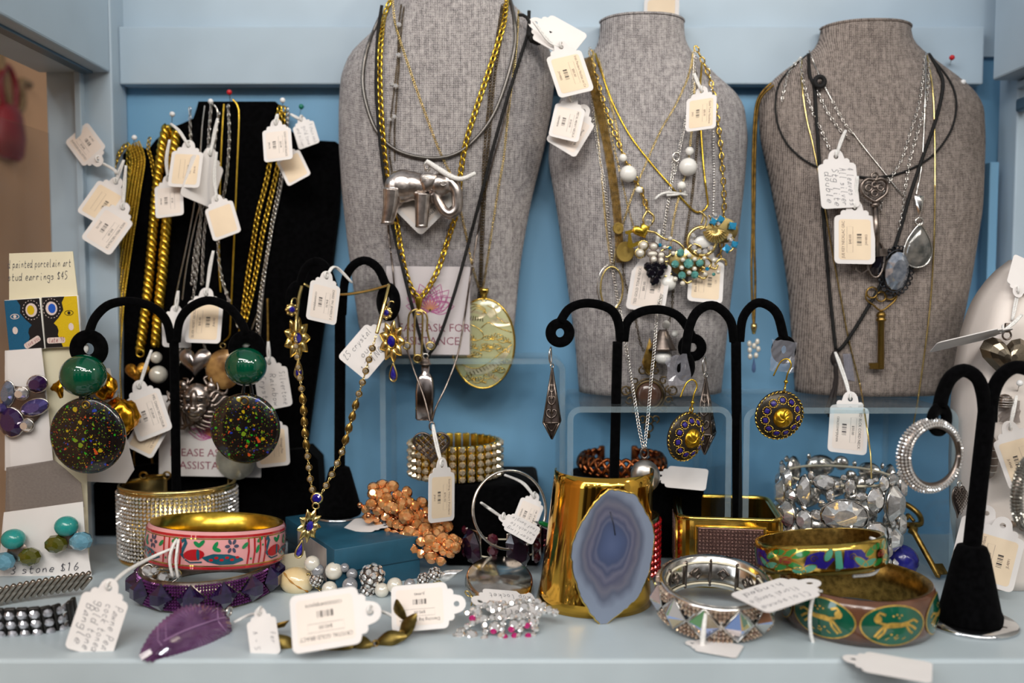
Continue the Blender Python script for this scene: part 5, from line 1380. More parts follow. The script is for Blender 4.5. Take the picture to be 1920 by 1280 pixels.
# small dark pendants behind the tag
t = Thing('charm_pendant', 'dark faceted charms under the key necklace tag', 'charm', M=pf(1642, 486, y3(1642, 486, .5)))
t.part('beaded_frame', G().add(torus(1, 3, 26, 6, 16, 34)), M_PEWTER)
t.part('dark_stone', G().add(oval_gem(13, 30, 6, 10), tmat((0, 0, 2))), M_JET, smooth=False)
t.part('facet_drop', G().add(slab([(-38, -8), (-16, -8), (-14, -20), (-27, -28), (-40, -20)], 4, [[(-35, -11), (-37, -19), (-27, -25), (-17, -19), (-19, -11)]])), M_PEWTER, smooth=False)
# tags
price_tag('handwritten tag crossed by black cords', (1567, 294), (1572, 390), y3(1570, 340, .4), .95, hand=['4 leaves ss', 'All silver', 'Stg lite', 'double'], flip=True, string=[(1578, 262), (1586, 244)])
price_tag('cream tag reading key necklac on the bust with cords', (1602, 390), (1600, 494), y3(1600, 450, .75), 1.0, ('JUE KEY NECKLAC GRC', '$40.00', 'JW4803'), sticker='beige', string=[(1606, 350), (1608, 330)], ink=M_BROWNINK)
price_tag('hanging cream tag reading black cord neck', (1594, 748), (1583, 848), 61.5, .9, ('ED BLCK CORD NECK', '$50.00', '120620204MJRJN06'), flip=True, string=[(1586, 715, 62), (1572, 675, 63.6), (1566, 660, 64)])
solo('clear_tape_scrap', 'scrap of clear tape under the cord knot', 'tape', G().add(slab([(0, 0), (16, 0), (24, -52), (6, -48)], .6), pf(1580, 663, y3(1590, 690, .15))), M_TAPE, P(1590, 690, 65), smooth=False)
push_pin('red ball pin in the frame behind the corded bust', 1785, 108, 1779, 128, 70.0, MATS['red_pinhead'])
push_pin('pearl white pin at the shoulder of the corded bust', 1806, 154, 1802, 160, 68.6, MPW)

# ------------------------------------------------------------------ earrings
def speckle(name):
    m = bpy.data.materials.new(name); m.use_nodes = True
    nt = m.node_tree; N, L = nt.nodes, nt.links; b = N['Principled BSDF']
    tc = N.new('ShaderNodeTexCoord')
    col = None
    for sc_, thr, seedv in ((300, .92, 0.0), (560, .93, 3.7), (1500, .91, 8.1)):
        mp = N.new('ShaderNodeMapping'); mp.inputs['Location'].default_value = (seedv, seedv * 2, 0); L.new(tc.outputs['Object'], mp.inputs['Vector'])
        nz = N.new('ShaderNodeTexNoise'); nz.inputs['Scale'].default_value = sc_ * 1.5; L.new(mp.outputs['Vector'], nz.inputs['Vector'])
        vm = N.new('ShaderNodeMixRGB'); vm.blend_type = 'ADD'; vm.inputs[0].default_value = .0016; L.new(mp.outputs['Vector'], vm.inputs[1]); L.new(nz.outputs['Color'], vm.inputs[2])
        vo = N.new('ShaderNodeTexVoronoi'); vo.inputs['Scale'].default_value = sc_; L.new(vm.outputs[0], vo.inputs['Vector'])
        sp = N.new('ShaderNodeSeparateColor'); L.new(vo.outputs['Color'], sp.inputs[0])
        gt = N.new('ShaderNodeMath'); gt.operation = 'GREATER_THAN'; gt.inputs[1].default_value = thr; L.new(sp.outputs[0], gt.inputs[0])
        ds = N.new('ShaderNodeMath'); ds.operation = 'LESS_THAN'; ds.inputs[1].default_value = .5; L.new(vo.outputs['Distance'], ds.inputs[0])
        an = N.new('ShaderNodeMath'); an.operation = 'MULTIPLY'; L.new(gt.outputs[0], an.inputs[0]); L.new(ds.outputs[0], an.inputs[1])
        cr = N.new('ShaderNodeValToRGB'); cr.color_ramp.interpolation = 'CONSTANT'
        els = [(0, (170, 150, 20)), (.3, (36, 150, 30)), (.55, (190, 74, 34)), (.75, (110, 140, 30)), (.9, (30, 50, 150))]
        cr.color_ramp.elements[0].color = (*lin(els[0][1]), 1); cr.color_ramp.elements[1].position = els[1][0]; cr.color_ramp.elements[1].color = (*lin(els[1][1]), 1)
        for p_, c_ in els[2:]: e = cr.color_ramp.elements.new(p_); e.color = (*lin(c_), 1)
        L.new(sp.outputs[1], cr.inputs['Fac'])
        mx = N.new('ShaderNodeMixRGB'); L.new(an.outputs[0], mx.inputs[0]); L.new(cr.outputs['Color'], mx.inputs[2])
        if col is None: mx.inputs[1].default_value = (*lin((20, 15, 14)), 1)
        else: L.new(col, mx.inputs[1])
        col = mx.outputs[0]
    L.new(col, b.inputs['Base Color']); b.inputs['Roughness'].default_value = .18; b.inputs['Coat Weight'].default_value = .6; b.inputs['Coat Roughness'].default_value = .04
    MATS[name] = m; return m
M_SPECK = speckle('speckled_resin')
M_GREEN = mat('malachite_green', (0, 78, 52), .07, nscale=60, noise=.35, coat=.8, rgb2=(0, 58, 38))
M_BLACKGL = mat('black_gloss', (12, 12, 13), .12, coat=.5)
def ball_earring(label, bx, by, br, dx, dy, dr, Y):
    t = Thing('drop_earring', label, 'earring', P(bx, by, Y), group='green ball and speckled disc earrings')
    t.part('green_ball', G().add(sphere((0, 0, 0), br, 32, 20, (1, .93, .8)), pf(bx, by, Y)), M_GREEN, world=True)
    t.part('clip_pad', G().add(lathe([(0, 0), (11, 0), (11, 4), (0, 6)], 16), pf(bx, by - br - 8, Y + .9)), M_WBEAD, world=True)
    lk = pf(bx + 3, (by + br + dy - dr) / 2 + 8, Y - .1)
    h = (dy - dr - by - br) / 2 + 20
    t.part('black_link', G().add(torus(1, 3.2, 26, 8, 8, h), lk @ tmat((0, 0, 0), (0, .5, 0))), M_BLACKGL, world=True)
    D = pf(dx, dy, Y - .15, 0, -.05)
    t.part('speckled_disc', G().add(lathe([(0, -7), (dr - 6, -7), (dr - 1, -4), (dr, 0), (dr - 1, 4), (dr - 6, 7), (dr * .5, 8.5), (0, 9)], 56), D), M_SPECK, world=True)
    t.part('disc_hole', G().add(torus(7, 1.6, 18, 6), D @ tmat((2, dr - 14, 8))), M_BRASS, world=True)
ball_earring('green ball earring with speckled disc nearest the earring cards', 156, 704, 43, 165, 816, 73, 60.0)
ball_earring('green ball earring with speckled disc hung before the lion head', 461, 687, 39, 460, 803, 67, 62.2)

def flower_earring(label, px, py, Y, yaw, s=1.0, tail=True):
    M = pf(px, py, Y, 0, yaw)
    t = Thing('flower_earring', label, 'earring', M=M, group='jewelled gold flower earrings')
    t.part('top_stud', G().add(lathe([(0, -3), (11, -3), (11, 2), (8, 4), (0, 4)], 12), tmat((-10, 54, 0))), M_GOLDL)
    for k in range(8): a = k * .785; t.part('stud_bead', sphere((-10 + 10 * math.cos(a), 54 + 10 * math.sin(a), 2), 3.2, 8, 6), M_GOLDL)
    t.part('blue_stone', G().add(gem(6, 6, 10), tmat((-10, 54, 5))), M_SAPPH, smooth=False)
    for i, o in enumerate(flower(9, 8, 30, 7)):
        cx_, cy_ = sum(p[0] for p in o) / len(o), sum(p[1] for p in o) / len(o)
        t.part('petal', G().add(puff(o, 3, 3, 1, (cx_, cy_)), tmat((0, 0, 0), (0, 0, 0), (.86, 1.35, 1))), M_GOLDL)
        t.part('petal_edge', G().add(tube([(x * .86, y * 1.35, 1) for x, y in o], 1.0, 5, True)), M_GOLD)
    t.part('centre_setting', G().add(torus(1, 1.8, 20, 6, 8.5, 12), tmat((0, 0, 4))), M_GOLD)
    t.part('blue_stone', G().add(oval_gem(7.5, 11, 8, 10), tmat((0, 0, 5))), M_SAPPH, smooth=False)
    t.part('drop_setting', G().add(tube([(x + 2, y - 58, 0) for x, y in drop(20, 34)], 2.0, 6, True)), M_GOLDL)
    t.part('blue_drop', G().add(puff(drop(16, 28), 5, 4, 3), tmat((2, -58, 0))), M_SAPPH)
    t.part('hook', G().add(wire([(-10, 64, -2), (-6, 74, -4), (2, 74, -6), (4, 62, -8)], 1.5)), M_GOLDL)
    return t
flower_earring('blue stone flower earring hanging in front of the black board', 557, 634, 63.9, .55)
flower_earring('blue stone flower earring hanging in front of the lotus card', 735, 640, 62.6, -.25)

def kite_earring(label, px, ytop, ymid, ybot, w, Y, yaw):
    M = pf(px, ymid, Y, .0, yaw); t = Thing('kite_earring', label, 'earring', M=M, group='pewter kite drop earrings')
    H, D = ymid - ytop, ybot - ymid
    c = [(w, 0, 0), (0, 0, w), (-w, 0, 0), (0, 0, -w)]
    V = [(0, H, 0)] + [(x * .9, y, z * .9) for x, y, z in c] + [(0, -D, 0)]
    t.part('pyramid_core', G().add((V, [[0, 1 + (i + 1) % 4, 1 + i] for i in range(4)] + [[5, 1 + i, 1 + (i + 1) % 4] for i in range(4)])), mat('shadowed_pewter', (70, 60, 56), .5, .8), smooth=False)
    gg = G()
    for x, y, z in c: gg.add(tube([(0, H, 0), (x, y, z)], 2.0, 6)); gg.add(tube([(x, y, z), (0, -D, 0)], 2.0, 6))
    for i in range(4): gg.add(tube([c[i], c[(i + 1) % 4]], 1.8, 6))
    t.part('frame_edges', gg, M_PEWTER)
    gg = G()
    for i in range(4):
        a, b = Vector(c[i]), Vector(c[(i + 1) % 4]); top = Vector((0, H, 0)); mid = (a + b) / 2; bot = Vector((0, -D, 0))
        nrm = (b - a).cross(top - a).normalized()
        if nrm.dot(mid) < 0: nrm = -nrm
        def q(u, v): return tuple(mid + (b - a) * (u * (1 - v) * .5) + (top - mid) * v + nrm * 1.0)
        for v0 in (.08, .32, .54):
            for sg in (-1, 1): gg.add(tube(spline([q(0, v0), q(sg * .6, v0 + .05), q(sg * .75, v0 + .13), q(sg * .3, v0 + .16), q(sg * .2, v0 + .10)], 2), 1.4, 5))
        gg.add(tube([q(0, 0), q(0, .85)], 1.2, 5))
        def q2(u, v): return tuple(mid + (b - a) * (u * (1 - v) * .5) + (bot - mid) * v)
        gg.add(tube(spline([q2(-.7, .1), q2(0, .5), q2(.7, .1)], 2), 1.3, 5))
    t.part('scrollwork', gg, M_PEWTER)
    t.part('lever_back', G().add(wire([(-1, H + 4, 0), (-6, H + 12, 0), (-7, H + 28, 0), (0, H + 38, -4), (6, H + 26, -10), (5, H + 8, -8)], 1.6)).add(torus(4, 1.3, 12, 5), tmat((0, H + 3, 0))), M_SILVER)
kite_earring('pewter kite earring hanging alone in front of the clear risers', 1035, 688, 790, 823, 21, 60.2, .65)
kite_earring('pewter kite earring behind the gilded dome earring', 1322, 705, 812, 852, 23, 61.9, .35)

M_DARKDOME = mat('dark_enamel_metal', (58, 52, 44), .3, .5, nscale=200, noise=.4)
def rope_ring(R, r, turns, sy=1.0, z=0):
    p = []; n = turns * 4
    for i in range(n):
        a = 2 * math.pi * i / n; b = i * math.pi / 2
        p.append(((R + r * .6 * math.cos(b)) * math.cos(a), (R + r * .6 * math.cos(b)) * math.sin(a) * sy, z + r * .6 * math.sin(b)))
    return tube(p, r * .6, 5, True, up=Vector((0, 0, 1)))
def dome_earring(label, px, py, Y, roll, yaw, pitch=0.0):
    M = pf(px, py, Y, roll, yaw, pitch); t = Thing('dome_earring', label, 'earring', M=M, group='gilded dome earrings with blue stones')
    t.part('dark_dome', G().add(lathe([(0, -4), (46, -4), (48, -1), (47, 2), (40, 5), (30, 12), (20, 17), (0, 19)], 40)), M_DARKDOME)
    t.part('rope_edge', G().add(rope_ring(46, 2.4, 34, 1, 2)), M_GOLD)
    V, F = dome(19.5, 12, 40, 10); V = [(x, y, z * (1 + .16 * math.sin(7 * math.atan2(y, x) + math.hypot(x, y) * .5) * min(1, math.hypot(x, y) / 6))) for x, y, z in V]
    t.part('gold_boss', G().add((V, F), tmat((0, 0, 16))), mat('hammered_gold', (214, 168, 50), .28, 1.0, nscale=300, noise=.3))
    for i in range(11):
        a = 2 * math.pi * i / 11; B = tmat((32.5 * math.cos(a), 32.5 * math.sin(a), 12)) @ Matrix.Rotation(a, 4, 'Z') @ Matrix.Rotation(.5, 4, 'Y')
        t.part('twisted_ring', G().add(rope_ring(7.6, 1.5, 12), B), M_GOLD)
        t.part('lapis_chip', G().add(rbox(0, 0, 0, 8, 9, 4, 1.2), B), mat('lapis', (48, 34, 124), .3, nscale=300, noise=.4))
    hz = 2
    t.part('hanging_ring', G().add(torus(6, 1.8, 14, 6), tmat((0, 52, hz), (0, 1.2, 0))), M_GOLD)
    t.part('ear_wire', G().add(wire([(0, 58, hz), (0, 80, hz), (4, 98, hz), (-2, 108, hz - 6), (-12, 100, hz - 12), (-20, 72, hz - 14)], 1.6)).add(sphere((0, 66, hz), 4, 10, 8)), M_GOLDY)
dome_earring('gilded dome earring turned sideways beside the kite earring', 1286, 818, 58.6, .12, .62, .1)
dome_earring('gilded dome earring hanging alone over the blue wall', 1461, 778, 59.4, .1, .15, .16)
def wrinkle(w, h, seed):
    r_ = random.Random(seed); n = 6; V, F = [], []
    for i in range(n + 1):
        for j in range(n + 1): V.append((-w / 2 + w * i / n + r_.uniform(-2, 2), -h / 2 + h * j / n + r_.uniform(-2, 2), r_.uniform(-1.8, 1.8)))
    for i in range(n):
        for j in range(n): F.append([i * (n + 1) + j, (i + 1) * (n + 1) + j, (i + 1) * (n + 1) + j + 1, i * (n + 1) + j + 1])
    return V, F
for px, py, w, h, Y, lb, ro in ((1272, 694, 42, 56, 58.9, 'crumpled clear plastic around the ring disc of the sideways dome earring', -.15), (1468, 668, 46, 58, 59.9, 'crumpled clear plastic around the ring disc over the blue wall', .1)):
    solo('plastic_wrap', lb, 'plastic wrap', G().add(wrinkle(w, h, px), pf(px, py, Y, ro)), M_TAPE, P(px, py, Y), smooth=False, group='clear plastic wraps on ring discs')

def hoop(label, px, py, Y, R, yaw, thick, m, a0=0.0, a1=2 * math.pi):
    M = pf(px, py, Y, 0, yaw); t = Thing('hoop_earring', label, 'earring', M=M, group='rhinestone hoop earrings')
    n = 60; pts = []; rr = []
    for i in range(n + 1):
        a = a0 + (a1 - a0) * i / n; pts.append((R * math.cos(a), R * math.sin(a), 0)); rr.append(thick * (.45 + .55 * (0.5 - .5 * math.cos(a))))
    t.part('hoop_tube', G().add(tube(pts, rr, 10, up=Vector((0, 0, 1)))), M_PEWTER)
    gg = G(); gm = gem(3.1, 3.2, 6, .4, .7)
    for i in range(64):
        a = a0 + (a1 - a0) * i / 64; th = thick * (.45 + .55 * (0.5 - .5 * math.cos(a))) + .3
        for b in (-1.1, -.55, 0, .55, 1.1) if th > 6 else (-.5, .4):
            nn = Vector((math.cos(a) * math.cos(b), math.sin(a) * math.cos(b), math.sin(b) if True else 0)); nn2 = Vector((math.cos(a) * math.cos(b + .6), math.sin(a) * math.cos(b + .6), math.sin(b + .6)))
            p = Vector((R * math.cos(a), R * math.sin(a), 0)) + nn2 * th
            gg.add(gm, Matrix.Translation(p) @ nn2.to_track_quat('Z', 'Y').to_matrix().to_4x4())
    t.part('rhinestones', gg, m, smooth=False, stuff=True)
    t.part('hinge_post', G().add(wire([(R * .55, R * .8, 0), (R * .3, R * 1.0, 3), (R * .1, R * 1.1, 4)], 2)), M_PEWTER)
hoop('thick rhinestone hoop earring on the nearest stand', 1747, 854, 51.4, 60, .25, 12, M_CRYSTAL)
hoop('dark crystal hoop earring cut by the edge of the picture', 1930, 922, 51.0, 62, .7, 9, mat('grey_crystal', (150, 148, 140), .08, .7, nscale=300, noise=.4))
t = Thing('heart_pendant', 'small openwork silver heart behind the nearest stand', 'pendant', M=pf(1797, 940, 56.6, .05, .5))
gg = G(); ho = [(x, y) for x, y in drop(36, 72, 30, .9)]; ho = [(x, -y) for x, y in ho]
ho = [(x, -y) for x, y in heart(38, 70)]; ho = heart(38, 70)
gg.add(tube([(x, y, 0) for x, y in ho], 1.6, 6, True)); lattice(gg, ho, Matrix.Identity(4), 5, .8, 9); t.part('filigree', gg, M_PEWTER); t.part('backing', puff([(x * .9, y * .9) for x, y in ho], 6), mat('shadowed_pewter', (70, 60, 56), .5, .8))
t.part('bail', G().add(torus(6, 1.4, 12, 6), tmat((0, 34, 0))), M_SILVER)

# ------------------------------------------------------------------ jewelled chain hung over the stand on the teal box
t = Thing('necklace', 'long jewelled gold chain hung over the stand on the teal box', 'necklace', P(640, 560, 64.5))
left = [(566, 536, 65.2), (560, 560, 64.6), (556, 600, 63.6), (555, 640, 63.2), (560, 690, 62.4), (568, 750, 61.6), (572, 810, 61), (578, 865, 60.2), (583, 905, 59.6), (591, 935, 58.8)]
right = [(730, 534, 63.2), (722, 565, 62.4), (713, 600, 62.0), (702, 640, 61.6), (690, 680, 61.2), (680, 715, 60.9), (668, 755, 60.6), (655, 800, 60.2), (640, 850, 59.8), (622, 890, 59.4), (600, 930, 58.8)]
back = [(569, 532, 65.4), (600, 546, 65.9), (640, 552, 64.8), (690, 545, 64.0), (730, 534, 63.2)]
g0 = G(); chain_geo(g0, line(back, None), 'snake', .26); t.part('back_chain', g0, M_GOLDL, world=True)
for pts, nm in ((left, 'front_chain'), (right, 'front_chain')):
    q = spline([P(*p) for p in pts], .25); k = len(q); g0 = G()
    cut = int(k * .26); chain_geo(g0, q[:cut], 'snake', .28)
    chain_geo(g0, q[cut:], 'cable', .2); t.part(nm, g0, M_GOLDL, world=True)
    q2 = spline(q[cut:], .78)
    for i, p in enumerate(q2[1:-1]):
        n_ = len(q2) - 2; rnd = i < 5 or i > n_ - 5
        if rnd:
            t.part('stone_cup', G().add(lathe([(0, -2), (8, -2), (8.6, 2), (7.5, 4), (6.4, 3)], 14), facing(p, 0, .3, 0, .028)), M_BRASS, world=True)
            t.part('clear_stone', G().add(gem(6.4, 5, 8), facing(p + Vector((0, -.10, 0)), 0, .3, 0, .026)), mat('topaz_stone', (206, 190, 160), .05, .6, nscale=400, noise=.4, coat=.6), world=True, smooth=False)
        else:
            d = (q2[i + 2] - q2[i]).normalized(); ro = math.atan2(d.x, -d.z) * -1
            lf = [(0, 13), (5, 5), (6, -2), (0, -13), (-6, -2), (-5, 5)]
            t.part('leaf_link', G().add(puff(lf, 2.5, 3), facing(p, ro, .3, 0, .033)).add(tube([(x * 1.15, y * 1.1, 1) for x, y in lf], 1.0, 5, True), facing(p, ro, .3, 0, .033)), M_BRASS, world=True)
FM = pf(580, 985, 57.6, .28, .5)
t.part('junction_stone', G().add(gem(9, 8, 8), pf(594, 934, 58.2)), M_SAPPH, world=True, smooth=False)
t.part('junction_cup', G().add(lathe([(0, -4), (12, -3), (12, 1), (9, 2)], 14), pf(594, 934, 58.4)), M_GOLDL, world=True)
t.part('pendant_ring', G().add(torus(6, 1.6, 14, 6), pf(592, 948, 58)), M_GOLDL, world=True)
for o in flower(9, 6, 30, 7):
    cx_, cy_ = sum(p[0] for p in o) / len(o), sum(p[1] for p in o) / len(o)
    t.part('petal', G().add(puff(o, 3, 3, 1, (cx_, cy_)), FM @ tmat((0, 0, 0), (0, 0, 0), (.8, 1.15, 1))), M_GOLDL, world=True)
t.part('pendant_stone', G().add(oval_gem(7, 10, 8, 10), FM @ tmat((0, 0, 5))), M_SAPPH, world=True, smooth=False)
t.part('pendant_drop', G().add(puff(drop(16, 28), 5, 4), FM @ tmat((-6, -46, 0))), M_SAPPH, world=True)
t.part('drop_setting', G().add(tube([(x - 6, y - 46, 0) for x, y in drop(20, 33)], 2, 6, True), FM), M_GOLDL, world=True)
price_tag('white tag tied to the jewelled chain on the stand', (612, 520), (605, 603), 63.0, .6, ('ZARED TPC JEWERLY S', '$46.50', '1212024MJRJN6A'), flip=True, string=[(628, 500, 64), (660, 530, 64.6)])
price_tag('handwritten inch tag behind the jewelled chain', (722, 618), (662, 690), 63.2, .9, hand=['25 crystal', 'our', '17 INCH'], flip=False)

# ------------------------------------------------------------------ blocks under the bracelets
FL = S(627, 1030, ZBOX); ang = .56
e1 = Vector((math.cos(ang), math.sin(ang), 0)); e2 = Vector((-math.sin(ang), math.cos(ang), 0))
TB = frame(FL - Vector((0, 0, ZBOX)), e1, e2, Vector((0, 0, 1)))
t = Thing('jewellery_box', 'teal paper jewellery box under an earring stand', 'box', M=TB)
M_TEAL = mat('teal_paper', (34, 82, 104), .45, nscale=90, noise=.12)
t.part('box_base', rbox(3.1, 4.9, .9, 6.0, 9.6, 1.8, .06), M_TEAL)
t.part('box_lid', rbox(3.1, 4.9, 2.1, 6.2, 9.8, 1.6, .06), M_TEAL)
t.part('box_end_panel', box(-.02, 4.2, 1.5, .03, 5.6, 2.2), mat('pale_grey_panel', (196, 186, 182), .35, .3), smooth=False)  # thin pale grey panel on the end face of the box
for x0, x1, Ya, h, lb in ((832, 1012, 62.6, 5.7, 'black velvet block under the gold rhinestone bracelet'), (1080, 1322, 64.4, 5.6, 'black velvet block under the braided copper cuff')):
    a, b = P(x0, 900, Ya).x, P(x1, 900, Ya).x
    bm_ = rbox((a + b) / 2, (Ya + 70) / 2, h / 2, b - a, 70 - Ya, h, .35)
    solo('velvet_block', lb, 'display block', G().add(bm_), M_VELVET, ((a + b) / 2, Ya, 0), group='black velvet bracelet blocks')

def band_pt(R, ry, u, z):                # u angle, 0 faces the viewer
    return Vector((R * math.sin(u), -ry * math.cos(u), z))
def band_frame(R, ry, u, z, off=0.0):
    p = band_pt(R + off, ry + off, u, z); n = Vector((math.sin(u) * ry, -math.cos(u) * R, 0)).normalized()
    x = Vector((0, 0, 1)).cross(n).normalized(); x = -x if x.dot(Vector((math.cos(u), math.sin(u), 0))) < 0 else x
    return frame(p, x, Vector((0, 0, 1)), x.cross(Vector((0, 0, 1))))
def decal(VF, R, ry, z0, off, step=.25):
    """flat shape (x along the band, y up) wrapped on a round band"""
    V, F = cut_mesh(*VF, step); out = []
    for x, y, _ in V:
        u = x / ((R + ry) / 2); p = band_pt(R + (off(y) if callable(off) else off), ry + (off(y) if callable(off) else off), u, z0 + y); out.append(tuple(p))
    return out, F
A0, A1 = -math.pi / 2, 1.5 * math.pi
# ---------------- rhinestone cuff
C = Matrix.Translation((P(335, 1000, 65.2).x, 65.2, 0.02))
t = Thing('cuff_bracelet', 'wide gold cuff covered in rows of tiny rhinestones', 'cuff', M=C)
R, ry, H = 4.1, 3.3, 5.3
t.part('cuff_band', lathe_ring([(.955, .05), (1.0, .05), (1.0, H), (.955, H)], 64, math.radians(90 + 28), math.radians(90 + 360 - 50), R, ry), M_GOLDL)
for z in (.08, H): t.part('rim', tube([(R * .98 * math.cos(math.radians(118 + 282 * i / 60)), ry * .98 * math.sin(math.radians(118 + 282 * i / 60)), z) for i in range(61)], .15, 8), M_GOLDL)
gg = G(); gm = gem(.125, .16, 6, .5, .65)
for i in range(62):
    a = math.radians(122 + 274 * i / 62)
    for k in range(17): 
        p = Vector((R * 1.01 * math.cos(a), ry * 1.01 * math.sin(a), .42 + k * .28)); n = Vector((math.cos(a) / R, math.sin(a) / ry, 0)).normalized()
        gg.add(gm, Matrix.Translation(p) @ n.to_track_quat('Z', 'Y').to_matrix().to_4x4() @ Matrix.Rotation(random.random() * 2, 4, 'Z'))
t.part('rhinestones', gg, M_CRYSTAL, smooth=False, stuff=True)

# ---------------- pink peacock bangle
PR = 4.28
C = Matrix.Translation((P(404, 1040, 58.4).x, 58.4, 1.9)) @ Matrix.Rotation(.05, 4, 'Y') @ Matrix.Rotation(-.11, 4, 'X') @ Matrix.Rotation(.24, 4, 'Z') @ Matrix.Diagonal((1, 1, 1.12, 1))
t = Thing('enamel_bangle', 'pink enamel bangle painted with peacocks and red stripes', 'bangle', M=C)
prof = [(PR - .32, .06), (PR - .05, 0), (PR + .08, .3), (PR + .12, 1.05), (PR + .08, 1.8), (PR - .05, 2.1), (PR - .32, 2.04)]
t.part('bangle_band', G().add(lathe_ring(prof, 72)), mat('pink_enamel', (226, 158, 158), .18, noise=.06, coat=.7))
t.part('gold_lining', G().add(lathe([(PR - .33, .06), (PR - .36, 1.05), (PR - .33, 2.04), (PR - .1, 2.13)], 72)), M_GOLDY)
def eoff(y): return .14 - .10 * ((y - 1.05) / 1.0) ** 2 + .015
MRED = mat('red_enamel', (176, 24, 32), .25, noise=.1, coat=.6); MTEAL = mat('peacock_enamel', (28, 84, 100), .25, noise=.2, coat=.6); MGRN = mat('green_enamel', (24, 130, 74), .25, noise=.2, coat=.6); MSLATE = mat('slate_enamel', (70, 72, 92), .3)
gr, gt, gn, gs, gg_ = G(), G(), G(), G(), G()
def dec(g, VF, off=eoff): g.add(decal(VF, PR, PR, 0, off, .22))
for y in (.16, 1.86): dec(gr, strip([(-13.4 + i * .3, y) for i in range(90)], .13))
for y in (.28, 1.74): dec(gg_, strip([(-13.4 + i * .3, y) for i in range(90)], .05))
def ell(cx, cy, rx, ry_, a=0, n=14):
    return [(cx + rx * math.cos(k * 2 * math.pi / n) * math.cos(a) - ry_ * math.sin(k * 2 * math.pi / n) * math.sin(a), cy + rx * math.cos(k * 2 * math.pi / n) * math.sin(a) + ry_ * math.sin(k * 2 * math.pi / n) * math.cos(a)) for k in range(n)]
for x0 in (-5.2, 0, 5.2, 10.2, -10.4):
    b = x0 - .9
    dec(gt, strip([(b - .9, 1.55), (b - .7, 1.68), (b - .62, 1.5), (b - .75, 1.2), (b - .85, .9), (b - .6, .7)], .2))
    dec(gr, poly(ell(b - .1, .88, .62, .30, .1)), lambda y: eoff(y) + .01); dec(gt, poly(ell(b + .15, .9, .10, .3, .1)), lambda y: eoff(y) + .02)
    tail = [(b + .35, .75), (b + 1.0, .95), (b + 1.9, .92), (b + 2.7, .68), (b + 2.8, .55), (b + 2.2, .36), (b + 1.4, .35), (b + .7, .52)]
    dec(gt, poly(tail))
    for k in range(6): dec(gr, poly(ell(b + .9 + .3 * k, .62 + .12 * (k % 2), .12, .07)), lambda y: eoff(y) + .02)
    dec(gt, strip([(b - .6, .6), (b - .3, .45), (b + .4, .5)], .08))
    for x, y, a in ((b + .3, 1.5, .8), (b + .05, 1.45, -.6), (b + 1.1, 1.4, 1.0), (b - 1.5, 1.1, 1.2), (b - 1.35, 1.6, .5), (b + 2.85, 1.35, .7), (b + 1.2, 1.18, -.3)): dec(gn, poly(ell(x, y, .24, .11, a)))
    for k in range(6): dec(gs, poly(ell(b + 2.05 + .26 * math.cos(k * 1.05), 1.35 + .26 * math.sin(k * 1.05), .15, .09, k * 1.05)))
    for k in range(4): dec(gr, strip([(x0 + 2.15 + k * .4, .3), (x0 + 2.2 + k * .4, 1.0), (x0 + 2.15 + k * .4, 1.72)], .11))
    for k in range(3): dec(gn, poly(ell(x0 + 2.37 + k * .4, .6 + .35 * k, .06, .06)))
for nm, g_, m_ in (('red_enamel_work', gr, MRED), ('peacock_enamel_work', gt, MTEAL), ('leaf_enamel_work', gn, MGRN), ('flower_enamel_work', gs, MSLATE), ('gilt_lines', gg_, M_GOLDY)): t.part(nm, g_, m_, stuff=True)
price_tag('handwritten pink peacock tag tied to the pink bangle', (205, 1102), (172, 1220), 48.4, .92, hand=['Pawne Pea-', 'cock toned', 'gold tone', 'Bangle'], flip=True, string=[(235, 1072, 50.4), (290, 1042, 53.6), (328, 1026, 54.0)])
solo('tag_string', 'white string looped round the pink bangle', 'string', G().add(tube(spline([P(x, y, Y) for x, y, Y in ((334, 1008, 54.6), (324, 1024, 53.9), (318, 1050, 53.7), (324, 1082, 53.9))], .2), .1, 6)).add(tube(spline([P(x, y, Y) for x, y, Y in ((336, 1008, 54.6), (332, 1030, 53.8), (330, 1056, 53.7), (334, 1084, 53.9))], .2), .09, 6)), M_STRING, P(328, 1040, 54))

# ---------------- purple square stone bracelet
QR = 4.1
C = Matrix.Translation((P(389, 1090, 57.4).x, 57.4, 0.02)); t = Thing('stone_bracelet', 'purple bracelet of square dark stones and tiny beads under the pink bangle', 'bracelet', M=C)
t.part('bracelet_band', G().add(lathe_ring([(QR - .22, .05), (QR, .05), (QR, 1.85), (QR - .22, 1.85)], 60)), M_PEWTER)
gm4 = gem(.86, .55, 4, .5, .8)
t.copies('square_stone', gm4, mat('deep_purple_stone', (40, 22, 64), .05, .35, nscale=300, noise=.5, spec=.8, coat=.9), [band_frame(QR, QR, 2 * math.pi * i / 14 + .1, .95, .12) for i in range(14)])
gg = G(); gm = gem(.1, .12, 6, .5, .7)
for i in range(150):
    u = 2 * math.pi * i / 150
    for k in range(9):
        z = .22 + k * .18; du = ((u - .1) % (2 * math.pi / 14)); du = min(du, 2 * math.pi / 14 - du) * QR
        if du + abs(z - .95) > .86: gg.add(gm, band_frame(QR, QR, u, z, .03))
t.part('seed_stones', gg, mat('plum_stone', (96, 44, 100), .12, .4, nscale=300, noise=.4), smooth=False, stuff=True)

